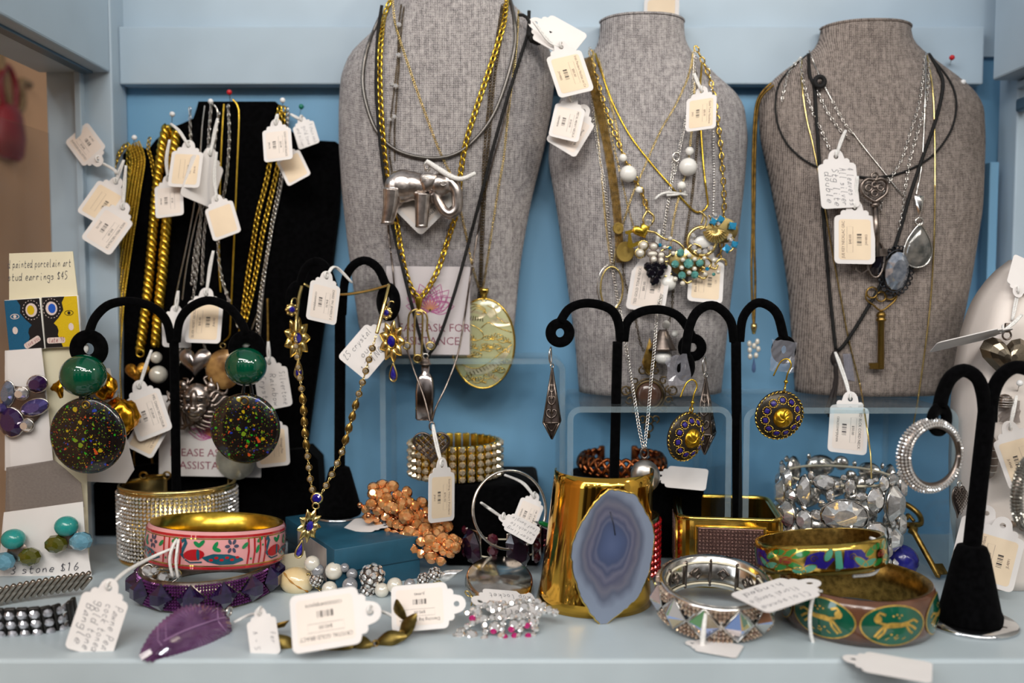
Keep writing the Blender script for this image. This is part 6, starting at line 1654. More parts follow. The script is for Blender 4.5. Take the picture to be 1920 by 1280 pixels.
# ---------------- carved amethyst leaf
AMT = mat('amethyst_glass', (132, 92, 134), .1, 0.0, nscale=70, rgb2=(90, 48, 92), trans=.35, ior=1.45, coat=.6)
la, lb2 = S(258, 1216, .65), P(430, 1160, 50.8); lx = (lb2 - la).normalized(); ly = Vector((-.2, .62, .76)); ly = (ly - lx * ly.dot(lx)).normalized()
LMx = frame(la.lerp(lb2, .525), lx, ly, lx.cross(ly)) @ Matrix.Scale((lb2 - la).length / 5.5, 4)
half = [(-2.9, -.35), (-2.2, .28), (-1.5, .62), (-.7, .88), (.2, 1.05), (1.1, .98), (1.9, .72), (2.45, .45), (2.6, .1)]
lo = half + [(2.45, -.5), (1.7, -.75), (.8, -.95), (-.2, -.98), (-1.1, -.9), (-2.0, -.75)]
lf = []
for i, p in enumerate(spline([(x, y, 0) for x, y in lo], .13, True)): lf.append((p.x * (1 + .02 * (i % 2)), p.y * (1 + .1 * (i % 2))))
t = Thing('leaf_pendant', 'carved translucent purple leaf pendant lying at the shelf front', 'pendant', M=LMx)
lf = [(x, y * 1.3) for x, y in lf]
t.part('leaf', G().add(puff(lf[::-1], .7, 6, .45, (0, 0), .7)), AMT, smooth=False)
gg = G().add(tube(spline([(-2.6, -.3, .1), (-1, -.05, .66), (1, .05, .68), (2.3, .1, .25)], .2), .05, 5))
for k in range(9):
    x = -2 + .45 * k
    for sg in (-1, 1): gg.add(tube([(x, -.05, .52), (x + .35, sg * .75, .36)], .03, 4))
t.part('leaf_veins', gg, mat('amethyst_pale', (150, 112, 152), .15, coat=.6))
t.part('silver_bail', G().add(torus(.25, .07, 12, 6), tmat((2.6, .35, .25), (.6, .5, 0))), M_SILVER)

# ---------------- two band bracelets at the corner
t = Thing('expansion_bracelet', 'grey metal expansion bracelet of slanted bars at the corner', 'bracelet', P(80, 1105, 56.5))
path = spline([P(x, y, Y) for x, y, Y in ((-30, 1124, 54.0), (20, 1112, 54.8), (70, 1102, 55.4), (120, 1094, 55.8), (172, 1086, 56.2))], .1)
pts = spline(path, .36); Ms = []
for i in range(len(pts) - 1):
    d = (pts[i + 1] - pts[i]).normalized(); up = Vector((0, -.35, .94)); n = d.cross(up).normalized()
    for k in range(2): Ms.append(frame(pts[i] + up * (.42 * (k - .5)), d, up, n) @ Matrix.Rotation(-.75 if k else -.75, 4, 'Z'))
t.copies('bar_link', rbox(0, 0, 0, .26, 1.05, .3, .1), mat('grey_metal', (160, 152, 142), .3, 1.0, nscale=240, noise=.3), Ms, smooth=True, world=True)
t = Thing('rhinestone_bracelet', 'dark bracelet with columns of three round rhinestones', 'bracelet', P(60, 1170, 53.5))
path = spline([P(x, y, Y) for x, y, Y in ((-24, 1172, 49.6), (40, 1170, 49.8), (90, 1166, 50.2), (126, 1156, 51.2), (140, 1142, 52.6))], .66)
for i in range(len(path) - 1):
    d = (path[i + 1] - path[i]).normalized(); up = Vector((0, -.25, .97)); n = -d.cross(up).normalized(); n = n if n.y < 0 else -n
    B = frame(path[i], d, up, n)
    t.part('column_bar', G().add(rbox(0, 0, -.15, .6, 1.95, .25, .08), B), mat('blackened_metal', (60, 58, 56), .4, .8), world=True)
    for k in (-1, 0, 1): t.part('round_stone', G().add(gem(.28, .3, 8), B @ tmat((0, k * .6, .08))), mat('smoke_crystal', (206, 206, 212), .05, .65, nscale=300, noise=.4), world=True, smooth=False)

# ---------------- cowrie shell
t = Thing('cowrie_shell', 'cream cowrie shell lying beside the pearls', 'shell', P(557, 1112, 57.8))
sm = pf(557, 1089, 57.6, .15)
t.part('shell_body', G().add(sphere((0, 0, 0), 34, 24, 16, (1, .78, .8)), sm), mat('shell_cream', (236, 218, 178), .15, nscale=40, rgb2=(226, 196, 140), coat=.7), world=True)
t.part('shell_slit', G().add(tube(spline([(-24, 18, 16), (-8, 8, 26.5), (10, -2, 26), (26, -12, 15)], 3), [1.2 + .6 * math.sin(i) for i in range(len(spline([(-24, 18, 16), (-8, 8, 26.5), (10, -2, 26), (26, -12, 15)], 3)))], 6), sm), mat('shell_brown', (176, 122, 44), .3), world=True)

# ---------------- pearl cluster bracelet
t = Thing('pearl_bracelet', 'pearl and rhinestone ball cluster bracelet lying before the teal box', 'bracelet', P(650, 1118, 57.3))
for x, y, r, m in ((585, 1056, 15, M_PEARL), (595, 1069, 13, M_GPEARL), (626, 1070, 17, M_PEARL), (618, 1104, 15, M_PEARL), (656, 1097, 15, M_GPEARL), (740, 1097, 15, M_PEARL), (768, 1095, 11, M_GPEARL), (646, 1064, 9, M_GPEARL), (660, 1076, 11, M_GPEARL), (716, 1106, 14, M_PEARL)):
    t.part('pearl', G().add(sphere((0, 0, 0), r, 20, 14), pf(x, y, 57.0 - (.6 if y > 1090 else 0))), m, world=True)
for x, y, r in ((593, 1086, 14), (698, 1080, 25), (691, 1106, 17), (794, 1086, 13), (815, 1076, 14)):
    B = pf(x, y, 56.9); t.part('ball_core', G().add(sphere((0, 0, 0), r * .86, 14, 10), B), M_PEWTER, world=True)
    gg = G(); n = 34
    for k in range(n):
        zz = 1 - 2 * (k + .5) / n; a = k * 2.4; v = Vector((math.sqrt(1 - zz * zz) * math.cos(a), zz, math.sqrt(1 - zz * zz) * math.sin(a)))
        gg.add(gem(r * .25, r * .2, 7), B @ Matrix.Translation(v * r * .9) @ v.to_track_quat('Z', 'Y').to_matrix().to_4x4())
    t.part('pave_stones', gg, M_CRYSTAL, world=True, smooth=False)
t.part('crystal_drop', G().add(puff(drop(30, 50), 8, 4), pf(846, 1076, 57, 1.2)), M_CRYSTAL, world=True)
gg = G(); chain_geo(gg, [P(x, y, 57.2) for x, y in ((580, 1080), (610, 1112), (660, 1116), (700, 1112), (740, 1112), (790, 1096), (830, 1086))], 'cable', .36); t.part('link_chain', gg, M_GOLDL, world=True)

# ---------------- brown gold leaf bracelet at the front with its tag
t = Thing('leaf_bracelet', 'antique gold bracelet of leaf links seen from behind', 'bracelet', P(640, 1232, 48))
lk = [(505, 1192, 40, 48.4), (533, 1209, -35, 48.2), (578, 1223, -5, 48.0), (632, 1215, 6, 48.0), (680, 1210, 4, 48.2), (733, 1199, 14, 48.6), (766, 1176, 60, 49.2), (752, 1152, 105, 50)]
for i, (x, y, a, Y) in enumerate(lk):
    L_ = 32 if i not in (0, 4) else 20
    o = [(-L_, 0), (-L_ * .5, 13), (0, 18), (L_ * .5, 13), (L_, 0), (L_ * .5, -9), (0, -12), (-L_ * .5, -9)]
    o = [(p.x, p.y) for p in spline([(a_, b_, 0) for a_, b_ in o], 4, True)]
    t.part('leaf_link', G().add(puff(o[::-1], 5, 4, 3), pf(x, y, Y, -math.radians(a), 0, -.5)), mat('olive_brass', (128, 110, 60), .38, 1.0, nscale=200, noise=.4), world=True)
for x, y, Y in ((490, 1187, 48.6), (556, 1220, 48), (606, 1220, 47.9), (658, 1212, 48.1), (704, 1206, 48.4), (752, 1188, 49), (749, 1142, 50.2)): t.part('joint_ring', G().add(torus(6, 2, 12, 6), pf(x, y, Y, 0, .4)), M_BRASS, world=True)
t.part('inner_leaf', G().add(puff([(-22, -3), (-6, 6), (22, 4), (8, -6)][::-1], 4, 3), pf(524, 1172, 49.8, -.3)), M_BRASS, world=True)
def flat_tag(label, hole, bottom, zh, zb, up=None, **kw):
    """tag lying on things: hole and bottom edge pinned to heights above the shelf"""
    a, b = S(*hole, zh), S(*bottom, zb); y = (a - b).normalized(); n = (up or Vector((0, -.25, 1))); n = (n - y * n.dot(y)).normalized(); x = y.cross(n)
    s = (a - b).length / TAG_L
    price_tag(label, None, None, a.y, M=frame(a, x, y, n) @ Matrix.Scale(s, 4), **kw)
flat_tag('upside down tag reading crystal gold brac on the leaf bracelet', (694, 1148), (546, 1172), 2.3, 1.8, Vector((.05, -.86, .5)), lines=('CRYSTAL GOLD BRACT', '$42.00', '122020204MJRJN74'), flip=True, string=[(715, 1146, 49.8), (748, 1160, 50)])
price_tag('small handwritten white tag under the crystal gold tag', (488, 1150), (506, 1222), 48.2, .8, hand=['fer', 'A - 5'], flip=True, string=[(470, 1152, 49.8), (440, 1166, 50)])
flat_tag('tag reading dancing big heart among the pearl balls', (856, 1132), (734, 1142), 1.6, 1.4, Vector((-.12, -.78, .6)), lines=('Dancing big heart Pen', '$95.00', 'JL4940'), flip=True)
flat_tag('handwritten shell tag lying under the silver locket', (900, 1128), (1010, 1136), .9, .12, Vector((0, -.3, 1)), hand=['Shell', 'coquille', 'mop locket'], flip=False)

# ---------------- silver locket
LC = frame(P(936, 1092, 56.6), Vector((.98, .1, -.05)).normalized(), Vector((-.1, .93, .36)).normalized(), Vector((.98, .1, -.05)).normalized().cross(Vector((-.1, .93, .36)).normalized()))
t = Thing('locket', 'round polished silver locket lying tilted before the purple bracelet', 'locket', M=LC)
t.part('locket_case', G().add(lathe([(0, -.55), (1.5, -.55), (2.0, -.4), (2.2, 0), (2.1, .38), (1.95, .5), (0, .55)], 44, sy=1.05)), mat('scuffed_silver', (206, 198, 188), .14, 1.0, nscale=80, noise=.25))
t.part('hinge_loops', G().add(torus(.3, .1, 14, 6), tmat((.2, -2.4, -.1), (0, 1.2, 0))).add(rbox(.25, -2.15, -.1, .5, .3, .3, .1)), M_SILVER)
t.part('bail', G().add(tube(spline([(.2, -2.6, -.1), (-.3, -3.2, -.3), (-.9, -3.3, -.4), (-1.2, -2.9, -.4)], .2), .16, 8)), M_GOLDL)
gg = G(); chain_geo(gg, [P(x, y, 54.8) for x, y in ((878, 1112), (890, 1128), (866, 1148), (840, 1154), (812, 1166))], 'cable', .36)
t.part('coiled_chain', gg, M_GOLDL, world=True)

# ---------------- crystal crown brooch at the front
BR = frame(P(945, 1192, 50.2), Vector((1, .05, .02)).normalized(), Vector((-.03, .75, .66)).normalized(), Vector((1, .05, .02)).normalized().cross(Vector((-.03, .75, .66)).normalized())) @ Matrix.Scale(50.2 / F_PX, 4)
rnd0 = random.Random(9)
t = Thing('brooch', 'clear rhinestone crown brooch with magenta stones at the shelf front', 'brooch', M=BR)
wires = [[(-100, -10), (-80, 10), (-40, 26), (0, 28), (40, 30), (66, 34)], [(66, 34), (60, 8), (50, -20)], [(50, -20), (20, -22), (-10, -20), (-50, -34)], [(-100, -10), (-84, -28), (-50, -34)], [(-40, 26), (-36, -4), (-50, -34)], [(0, 28), (-4, 0), (-10, -20)], [(40, 30), (32, 4), (20, -22)],
         [(50, -20), (36, -44), (14, -40), (-6, -58)], [(-20, 40), (20, 56), (60, 62), (100, 40)], [(66, 34), (86, 44), (100, 40)], [(-70, 40), (-40, 52), (0, 56)]]
def bz(x, y): return 4 + 10 * math.sin((x + 100) / 60) + .12 * y
for w_ in wires: t.part('silver_bar', G().add(tube(spline([(x, y, bz(x, y)) for x, y in w_], 3), 4.2, 6, flat=.5, up=Vector((0, 0, 1)))), M_SILVER)
k = 0
for w_ in wires:
    for p in spline([(x, y, 0) for x, y in w_], 13):
        k += 1; t.part('clear_stone', G().add(gem(6.5 if k % 3 else 8.5, 8, 7), tmat((p.x, p.y, bz(p.x, p.y) + 4), (rnd0.uniform(-.4, .4), rnd0.uniform(-.4, .4), 0))), M_CRYSTAL, smooth=False)
for x, y in ((-20, 2), (14, 4), (44, 12), (46, -8), (0, -10), (-60, 30), (20, -8)): t.part('magenta_stone', G().add(gem(7, 7, 8), tmat((x, y, bz(x, y) + 4))), mat('magenta_stone', (190, 20, 110), .08, .3, spec=.8, coat=.8), smooth=False)
for x, y, r in ((-62, -2, 12), (-84, 0, 11), (-76, -18, 10), (-60, -22, 11), (-18, 48, 10), (40, 48, 12), (70, 52, 11), (-50, 40, 10), (-18, 10, 12), (20, 14, 11), (56, 20, 9)): t.part('clear_stone', G().add(gem(r, 9, 8), tmat((x, y, bz(x, y) + 2))), M_CRYSTAL, smooth=False)
t.part('pin_clasp', G().add(tube([(70, -6, -4), (104, -2, -6)], 1.6, 6)).add(sphere((104, -2, -6), 5, 10, 8)), M_PEWTER)

# ---------------- dark purple elastic bracelet behind the locket
C = Matrix.Translation((P(944, 1030, 62.9).x, 62.9, .35)); t = Thing('stone_bracelet', 'dark purple faceted stone bracelet on elastic behind the locket', 'bracelet', M=C)
R = 2.75; DP = mat('aubergine_stone', (44, 22, 40), .07, .25, nscale=200, noise=.5, spec=.8, coat=.9)
for i in range(10):
    u = 2 * math.pi * i / 10 + .37; B = band_frame(R, R, u, 1.45)
    if i % 2 == 0:
        V, F = gem(1, 1, 8, .6, .6); t.part('facet_stone', G().add(([(v[0] * .84, v[1] * 1.3, v[2] * .5) for v in V], F), B @ Matrix.Rotation(.39, 4, 'Z')), DP, smooth=False)
        t.part('setting', G().add(rbox(0, 0, -.22, 1.5, 2.4, .2, .08), B), M_SILVER)
    else:
        for z in (-.8, 0, .8): t.part('round_stone', G().add(gem(.4, .34, 8), B @ tmat((0, z, 0))), mat('garnet_stone', (84, 24, 40), .07, .25, spec=.8, coat=.9), smooth=False)
        t.part('setting', G().add(rbox(0, 0, -.2, .5, 2.0, .16, .06), B), M_SILVER)
for z in (.9, 2.2): t.part('elastic', G().add(torus(R - .25, .06, 48, 6), tmat((0, 0, z))), mat('cream_elastic', (226, 216, 190), .7))

# ---------------- slim silver bangle leaning
TM = facing(P(956, 955, 60.6), -.35, .45, -.25)
t = Thing('slim_bangle', 'slim silver wire bangle leaning beside the agate cuff', 'bangle', M=TM)
t.part('wire_hoop', G().add(tube([(2.62 * math.cos(math.radians(-50 + 352 * i / 60)), 2.62 * math.sin(math.radians(-50 + 352 * i / 60)), 0) for i in range(61)], .1, 8, up=Vector((0, 0, 1)))), M_SILVER)
t.part('end_leaf', G().add(puff(drop(.7, 1.9), .16, 4), tmat((1.8, -2.0, 0), (0, 0, .8))), M_SILVER)
t.part('green_stone', G().add(oval_gem(.2, .55, .25, 10), tmat((1.85, -2.0, .15), (0, 0, .8))), mat('emerald_stone', (0, 110, 50), .08, .2, coat=.8), smooth=False)
flat_tag('handwritten tag threaded on the slim silver bangle', (944, 972), (1006, 1006), 4.5, 3.4, Vector((.1, -.5, 1)), hand=['sterling', 'malachite', 'leaf bangle'], string=[(920, 955, 61.6), (902, 942, 61)])
price_tag('white tag turned sideways on the block behind the slim bangle', (1002, 932), (978, 988), 62.3, .85, ('14K GF BANGLE', '$75.00', '1008020040'), flip=True, string=[(980, 905, 62.2), (946, 890, 62.4)])

# ---------------- peach crystal cluster bracelet
t = Thing('crystal_bracelet', 'peach crystal cluster bracelet draped over the teal box corner', 'bracelet', P(770, 1060, 60.5))
pc = [(680, 810, 45), (700, 745, 45), (765, 750, 45), (865, 790, 40), (965, 860, 42), (590, 905, 36), (625, 870, 36), (610, 960, 45), (670, 910, 45), (745, 890, 48), (680, 1015, 46), (765, 990, 48), (860, 955, 54), (785, 1080, 52), (885, 1060, 54), (900, 1165, 48), (985, 1040, 48), (960, 950, 44), (1020, 1120, 52), (1105, 1105, 48), (1030, 1220, 56), (1110, 1180, 44), (1170, 1110, 42), (1130, 1020, 44), (1050, 990, 44), (1185, 1160, 40), (1090, 1250, 38), (1200, 1120, 34), (640, 800, 40), (900, 900, 36), (830, 860, 40), (730, 830, 38), (800, 810, 36), (1000, 920, 36), (930, 1010, 40), (1060, 1060, 40), (960, 1120, 40), (740, 1050, 34), (830, 1020, 34), (1150, 1200, 36)]
PE = mat('peach_crystal', (255, 194, 126), .03, .6, nscale=400, rgb2=(242, 150, 82), spec=.8, coat=.9); RG = mat('rose_gold', (226, 160, 118), .16, 1.0, noise=.1)
rnd = random.Random(5)
for q in ((640, 760), (720, 790), (700, 870), (820, 900), (880, 860), (660, 960), (720, 950), (800, 1010), (920, 960), (930, 1080), (840, 1080), (1000, 980), (1080, 1040), (1000, 1080), (1060, 1160), (960, 1200), (1140, 1140), (1080, 980), (780, 900), (850, 830), (920, 880), (1010, 1170)): pc.append((*q, 38))
cupg = lathe([(0, -.9), (.45, -.75), (.98, -.1), (1.06, .05), (1.0, .1)], 14)
spine = spline([(640, 860, 0), (740, 870, 0), (820, 950, 0), (930, 1040, 0), (1050, 1110, 0), (1170, 1150, 0)], 10)
for i, (x, y, r) in enumerate(pc):
    px, py = 520 + x / 3.556, 700 + y / 3.556
    d = min((Vector((x, y, 0)) - q).length for q in spine); Yp = 60.6 + .011 * d * .9 + rnd.uniform(-.2, .2) - .012 * max(0, y - 1000) * .8
    near = min(spine, key=lambda q: (Vector((x, y, 0)) - q).length); ox, oy = (x - near.x) / 130, -(y - near.y) / 130
    n = Vector((ox * .9 + rnd.uniform(-.25, .25), -1, oy * .9 + rnd.uniform(-.15, .3))).normalized()
    B = Matrix.Translation(P(px, py, Yp)) @ n.to_track_quat('Z', 'Y').to_matrix().to_4x4() @ Matrix.Scale(r / 3.556 * Yp / F_PX, 4)
    t.part('rose_gold_cup', G().add(cupg, B), RG, world=True)
    t.part('peach_stone', G().add(gem(1.0, .9, 9, .5, .5), B @ tmat((0, 0, .06))), PE, world=True, smooth=False)
for i in range(34):
    q = rnd.choice(spine); px, py = 520 + (q.x + rnd.uniform(-110, 110)) / 3.556, 700 + (q.y + rnd.uniform(-90, 100)) / 3.556
    t.part('small_bead', G().add(sphere(P(px, py, 61.6 - .4 * rnd.random()), .2, 10, 8)), RG, world=True)
t.part('elastic_core', G().add(tube([P(520 + q.x / 3.556, 700 + q.y / 3.556, 61.9) for q in spine], .55, 8)), RG, world=True)
flat_tag('blank white tag on the teal box under the peach crystals', (722, 985), (652, 984), ZBOX + .3, ZBOX + .06, Vector((0, -.2, 1)), back=True)

# ---------------- gold rhinestone expansion bracelet on the first block
C = Matrix.Translation((P(854, 880, 66).x, 66.1, 5.75)); t = Thing('rhinestone_bracelet', 'gold expansion bracelet with columns of five rhinestones on the velvet block', 'bracelet', M=C)
R = 3.2; n = 30
t.copies('column_bar', rbox(0, 0, -.12, .56, 2.6, .26, .06), M_GOLDY, [band_frame(R, R, 2 * math.pi * i / n, 1.35) for i in range(n)], smooth=True)
t.copies('round_stone', gem(.26, .3, 8, .5, .6), mat('champagne_crystal', (240, 222, 190), .05, .7, nscale=500, noise=.3, coat=.6), [band_frame(R, R, 2 * math.pi * i / n, .3 + .53 * k, .1) for i in range(n) for k in range(5)])

# ---------------- braided copper cuff on the second block
C = Matrix.Translation((P(1166, 880, 67.1).x, 67.2, 5.65)); t = Thing('cuff_bracelet', 'braided copper wire cuff on the velvet block', 'cuff', M=C)
R = 3.1
for ph in range(4):
    pts = []
    for i in range(121):
        u = -2.7 + 5.4 * i / 120; a = u * 7 + ph * math.pi / 2
        pts.append(band_pt(R + .16 * math.cos(2 * a), R * .85 + .16 * math.cos(2 * a), u, .85 + .62 * math.sin(a)))
    t.part('braid_wire', G().add(tube(pts, .15, 7)), M_COPPER)
for u in (-2.72, 2.72): t.part('end_cap', G().add(rbox(0, 0, 0, .5, 1.7, .34, .14), band_frame(R, R * .85, u, .85)), M_COPPER)
flat_tag('blank white tag lying on the block by the copper cuff', (1238, 892), (1326, 900), 6.4, 6.3, Vector((0, -.55, 1)), back=True)

# ---------------- agate cuff
CX0 = P(1113, 1100, 55.8).x
t = Thing('agate_cuff', 'tall polished gold cuff set with a grey blue agate slice', 'cuff', (CX0, 55.8, 0.02))
V, F = [], []; rows, cols = 12, 56; H = 8.25
for inn in (0, 1):
    for k in range(rows + 1):
        f = k / rows; r = (3.5 - .42 * f ** .7) - .12 * inn + (.12 * (1 - f) ** 6)
        for i in range(cols + 1):
            u = -1.75 + 3.5 * i / cols; V.append((r * math.sin(u) + .62 * f + .0, -r * .92 * math.cos(u), H * f + .0 * u))
w = cols + 1; o2 = (rows + 1) * w
for k in range(rows):
    for i in range(cols):
        a = k * w + i; F.append([a, a + 1, a + w + 1, a + w]); F.append([o2 + a, o2 + a + w, o2 + a + w + 1, o2 + a + 1])
for i in range(cols): F.append([i, o2 + i, o2 + i + 1, i + 1]); a = rows * w + i; F.append([a, a + 1, o2 + a + 1, o2 + a])
for k in range(rows):
    for i in (0, cols): a = k * w + i; F.append([a, a + w, o2 + a + w, o2 + a])
t.part('gold_band', (V, F), mat('mirror_gold', (222, 172, 70), .09, 1.0, nscale=40, noise=.1, bump=.12, bscale=14), smooth=True)
def agate():
    m = bpy.data.materials.new('blue_agate'); m.use_nodes = True; nt = m.node_tree; N, L = nt.nodes, nt.links; b = N['Principled BSDF']
    tc = N.new('ShaderNodeTexCoord'); mp = N.new('ShaderNodeMapping'); mp.inputs['Scale'].default_value = (1.15, .72, 0); mp.inputs['Location'].default_value = (0, -.12, 0); L.new(tc.outputs['Object'], mp.inputs['Vector'])
    nz = N.new('ShaderNodeTexNoise'); nz.inputs['Scale'].default_value = 1.6; nz.inputs['Detail'].default_value = 2; L.new(mp.outputs['Vector'], nz.inputs['Vector'])
    ln = N.new('ShaderNodeVectorMath'); ln.operation = 'LENGTH'; L.new(mp.outputs['Vector'], ln.inputs[0])
    ad = N.new('ShaderNodeMath'); ad.operation = 'MULTIPLY_ADD'; ad.inputs[1].default_value = .42; L.new(nz.outputs['Fac'], ad.inputs[0]); L.new(ln.outputs['Value'], ad.inputs[2])
    cr = N.new('ShaderNodeValToRGB'); E = cr.color_ramp.elements
    E[0].position = .18; E[0].color = (*lin((80, 92, 124)), 1); E[1].position = 1.0; E[1].color = (*lin((120, 130, 148)), 1)
    for p_, c_ in ((.36, (72, 84, 116)), (.50, (66, 76, 104)), (.55, (90, 94, 116)), (.60, (70, 76, 100)), (.66, (98, 98, 116)), (.72, (80, 82, 102)), (.80, (100, 100, 114)), (.87, (84, 90, 108)), (.93, (104, 112, 130))):
        e = E.new(p_); e.color = (*lin(c_), 1)
    L.new(ad.outputs[0], cr.inputs['Fac']); L.new(cr.outputs['Color'], b.inputs['Base Color']); b.inputs['Roughness'].default_value = .32; MATS['blue_agate'] = m; return m
ao = [(-4, 124), (40, 116), (56, 96), (72, 70), (82, 40), (80, 0), (72, -40), (56, -76), (28, -104), (-6, -128), (-26, -116), (-50, -84), (-66, -44), (-76, 0), (-72, 30), (-58, 62), (-36, 98), (-18, 116)]
rr = random.Random(2); aoo = [(p.x + rr.uniform(-1.2, 1.2), p.y + rr.uniform(-1.2, 1.2)) for p in spline([(x, y, 0) for x, y in ao], 6, True)]
AG = pf(1143, 1040, 52.25, .06, .16, -.06)
V, F = slab(aoo, 10); o = t.part('agate_slice', G().add((V, F)), agate(), smooth=False, label='grey blue banded agate slice')
o.matrix_local = Matrix.Translation((AG.translation - Vector((CX0, 55.8, .02))) * CM) @ AG.to_3x3().to_4x4()
g_ = G().add(tube([(x * 1.01, y * 1.01, 6) for x, y in aoo], 2.2, 6, True), AG)
t.part('gold_bezel', g_, M_GOLD, world=True)
t.part('crack_line', G().add(tube([(-6, 84, 10.4), (2, 60, 10.4), (6, 40, 10.4)], 1.3, 5), AG), mat('agate_crack', (44, 48, 66), .4), world=True)

# ---------------- red crystal bracelet round the stand foot
C = Matrix.Translation((P(1150, 900, Y3).x, Y3, .03)); t = Thing('crystal_bracelet', 'red crystal bracelet peeping out behind the agate cuff', 'bracelet', M=C)
R = 3.15; t.part('bracelet_band', G().add(lathe_ring([(R - .25, 0), (R, 0), (R, 4.0), (R - .25, 4.0)], 56)), M_GOLDL)
RS = mat('red_crystal', (190, 24, 34), .08, .35, nscale=300, noise=.4, coat=.8); gg = G()
for i in range(44):
    for k in range(9): gg.add(gem(.2, .2, 6), band_frame(R, R, math.pi * 2 * i / 44, .35 + .41 * k, .05))
t.part('red_stones', gg, RS, smooth=False, stuff=True)

# ---------------- square gold bangle round the stand foot
SQC = Vector((P(1360, 1000, 61.2).x, 61.3, .02)); C = Matrix.Translation(SQC) @ Matrix.Rotation(-.13, 4, 'Z')
t = Thing('square_bangle', 'square gold bangle with panels of brown glitter stones', 'bangle', M=C)
hs = 3.35; outer = rrect(2 * hs, 2 * hs, 1.0, 0, 0, 6); inner = rrect(2 * hs - .7, 2 * hs - .7, .75, 0, 0, 6); H = 4.5
V, F = slab(outer, H, [inner]); t.part('bangle_body', (V, F), M_GOLD, smooth=False)
for z in (.05, H): t.part('rolled_edge', tube([(x * .985, y * .985, z) for x, y in outer], .16, 6, True), M_GOLD)
GL = mat('brown_glitter', (150, 116, 108), .25, .6, nscale=2600, rgb2=(70, 50, 48), lo=.45, hi=.62)
for i, m_ in ((0, GL), (1, GL), (2, GL), (3, mat('red_glitter', (170, 60, 40), .25, .6, nscale=2600, rgb2=(90, 20, 20), lo=.4, hi=.6))):
    B = Matrix.Rotation(-math.pi / 2 * i, 4, 'Z')
    t.part('glitter_panel', G().add(rbox(0, -hs - .02, H / 2, 4.2, .12, 3.4, .05), B), m_, smooth=False)
    t.part('panel_frame', G().add(tube([(-2.2, -hs - .04, .5), (2.2, -hs - .04, .5), (2.2, -hs - .04, H - .5), (-2.2, -hs - .04, H - .5)], .1, 6, True, up=Vector((0, -1, 0))), B), M_GOLD)
    gg = G()
    for a in range(18):
        for b in range(14): gg.add(gem(.085, .1, 5), B @ frame(Vector((-1.95 + a * .23, -hs - .09, .75 + b * .23)), Vector((1, 0, 0)), Vector((0, 0, 1)), Vector((0, -1, 0))))
    t.part('glitter_stones', gg, mat('brown_crystal', (186, 150, 140), .1, .7, nscale=900, noise=.6) if i != 3 else RS, smooth=False, stuff=True)
t.part('clasp', G().add(rbox(hs + .1, -hs + .6, 2.2, .4, .5, 1.2, .1)), M_GOLD)

# ---------------- big clear crystal stretch bracelet
C = Matrix.Translation((P(1572, 960, 62.2).x, 62.2, .05)); t = Thing('crystal_bracelet', 'wide stretch bracelet of large clear crystals in silver cups', 'bracelet', M=C)
R = 3.85; H = 7.4; placed = []; rnd = random.Random(11)
cup = lathe([(0, -.55), (.6, -.5), (1.0, -.12), (1.08, .05), (1.02, .1)], 16)
def try_place(u, z, r, ox=1.0, oy=1.0):
    if z - r * oy < .05 or z + r * oy > H: return False
    for (u2, z2, r2) in placed:
        du = (u - u2 + math.pi) % (2 * math.pi) - math.pi
        if math.hypot(du * R, z - z2) < (r * max(ox, oy) + r2) * .82: return False
    placed.append((u, z, r * max(ox, oy))); return True
todo = [(-.25, 4.6, 1.25, 1.15, .85), (.75, 5.2, 1.15, .85, 1.1), (-.95, 5.9, .85, .6, 1.2), (.28, 5.6, .75, .85, 1.1), (-.45, 2.5, .85, 1, .9), (.3, 3.2, .95, 1, 1), (.85, 2.7, .8, 1, 1), (-.95, 3.9, .7, .9, 1), (-1.1, 1.8, .9, .8, 1.1), (1.2, 1.3, .9, .8, 1.1), (-.15, .9, .8, 1.1, .9), (.45, 1.2, .6, 1, 1)]
stones = []
for u, z, r, ox, oy in todo:
    if try_place(u, z, r, ox, oy): stones.append((u, z, r, ox, oy))
for r in (.95, .8, .65, .5, .38, .28, .2):
    for _ in range(260):
        u, z = rnd.uniform(-math.pi, math.pi), rnd.uniform(.1, H)
        ox, oy = rnd.choice(((1, 1), (.75, 1.1), (1.1, .8)))
        if len(stones) < 240 and try_place(u, z, r, ox, oy): stones.append((u, z, r, ox, oy))
for u, z, r, ox, oy in stones:
    B = band_frame(R, R, u, z) @ Matrix.Diagonal((r * ox, r * oy, r * .8, 1))
    t.part('silver_cup', G().add(cup, B), M_SILVER)
    t.part('clear_stone', G().add(gem(1.0, .85, 10 if r > .5 else 7, .5, .5), B @ tmat((0, 0, .05))), M_CRYSTAL, smooth=False)
for z in (1.6, H - .9): t.part('elastic', G().add(torus(R - .35, .09, 60, 6), tmat((0, 0, z))), MATS['cream_elastic'])

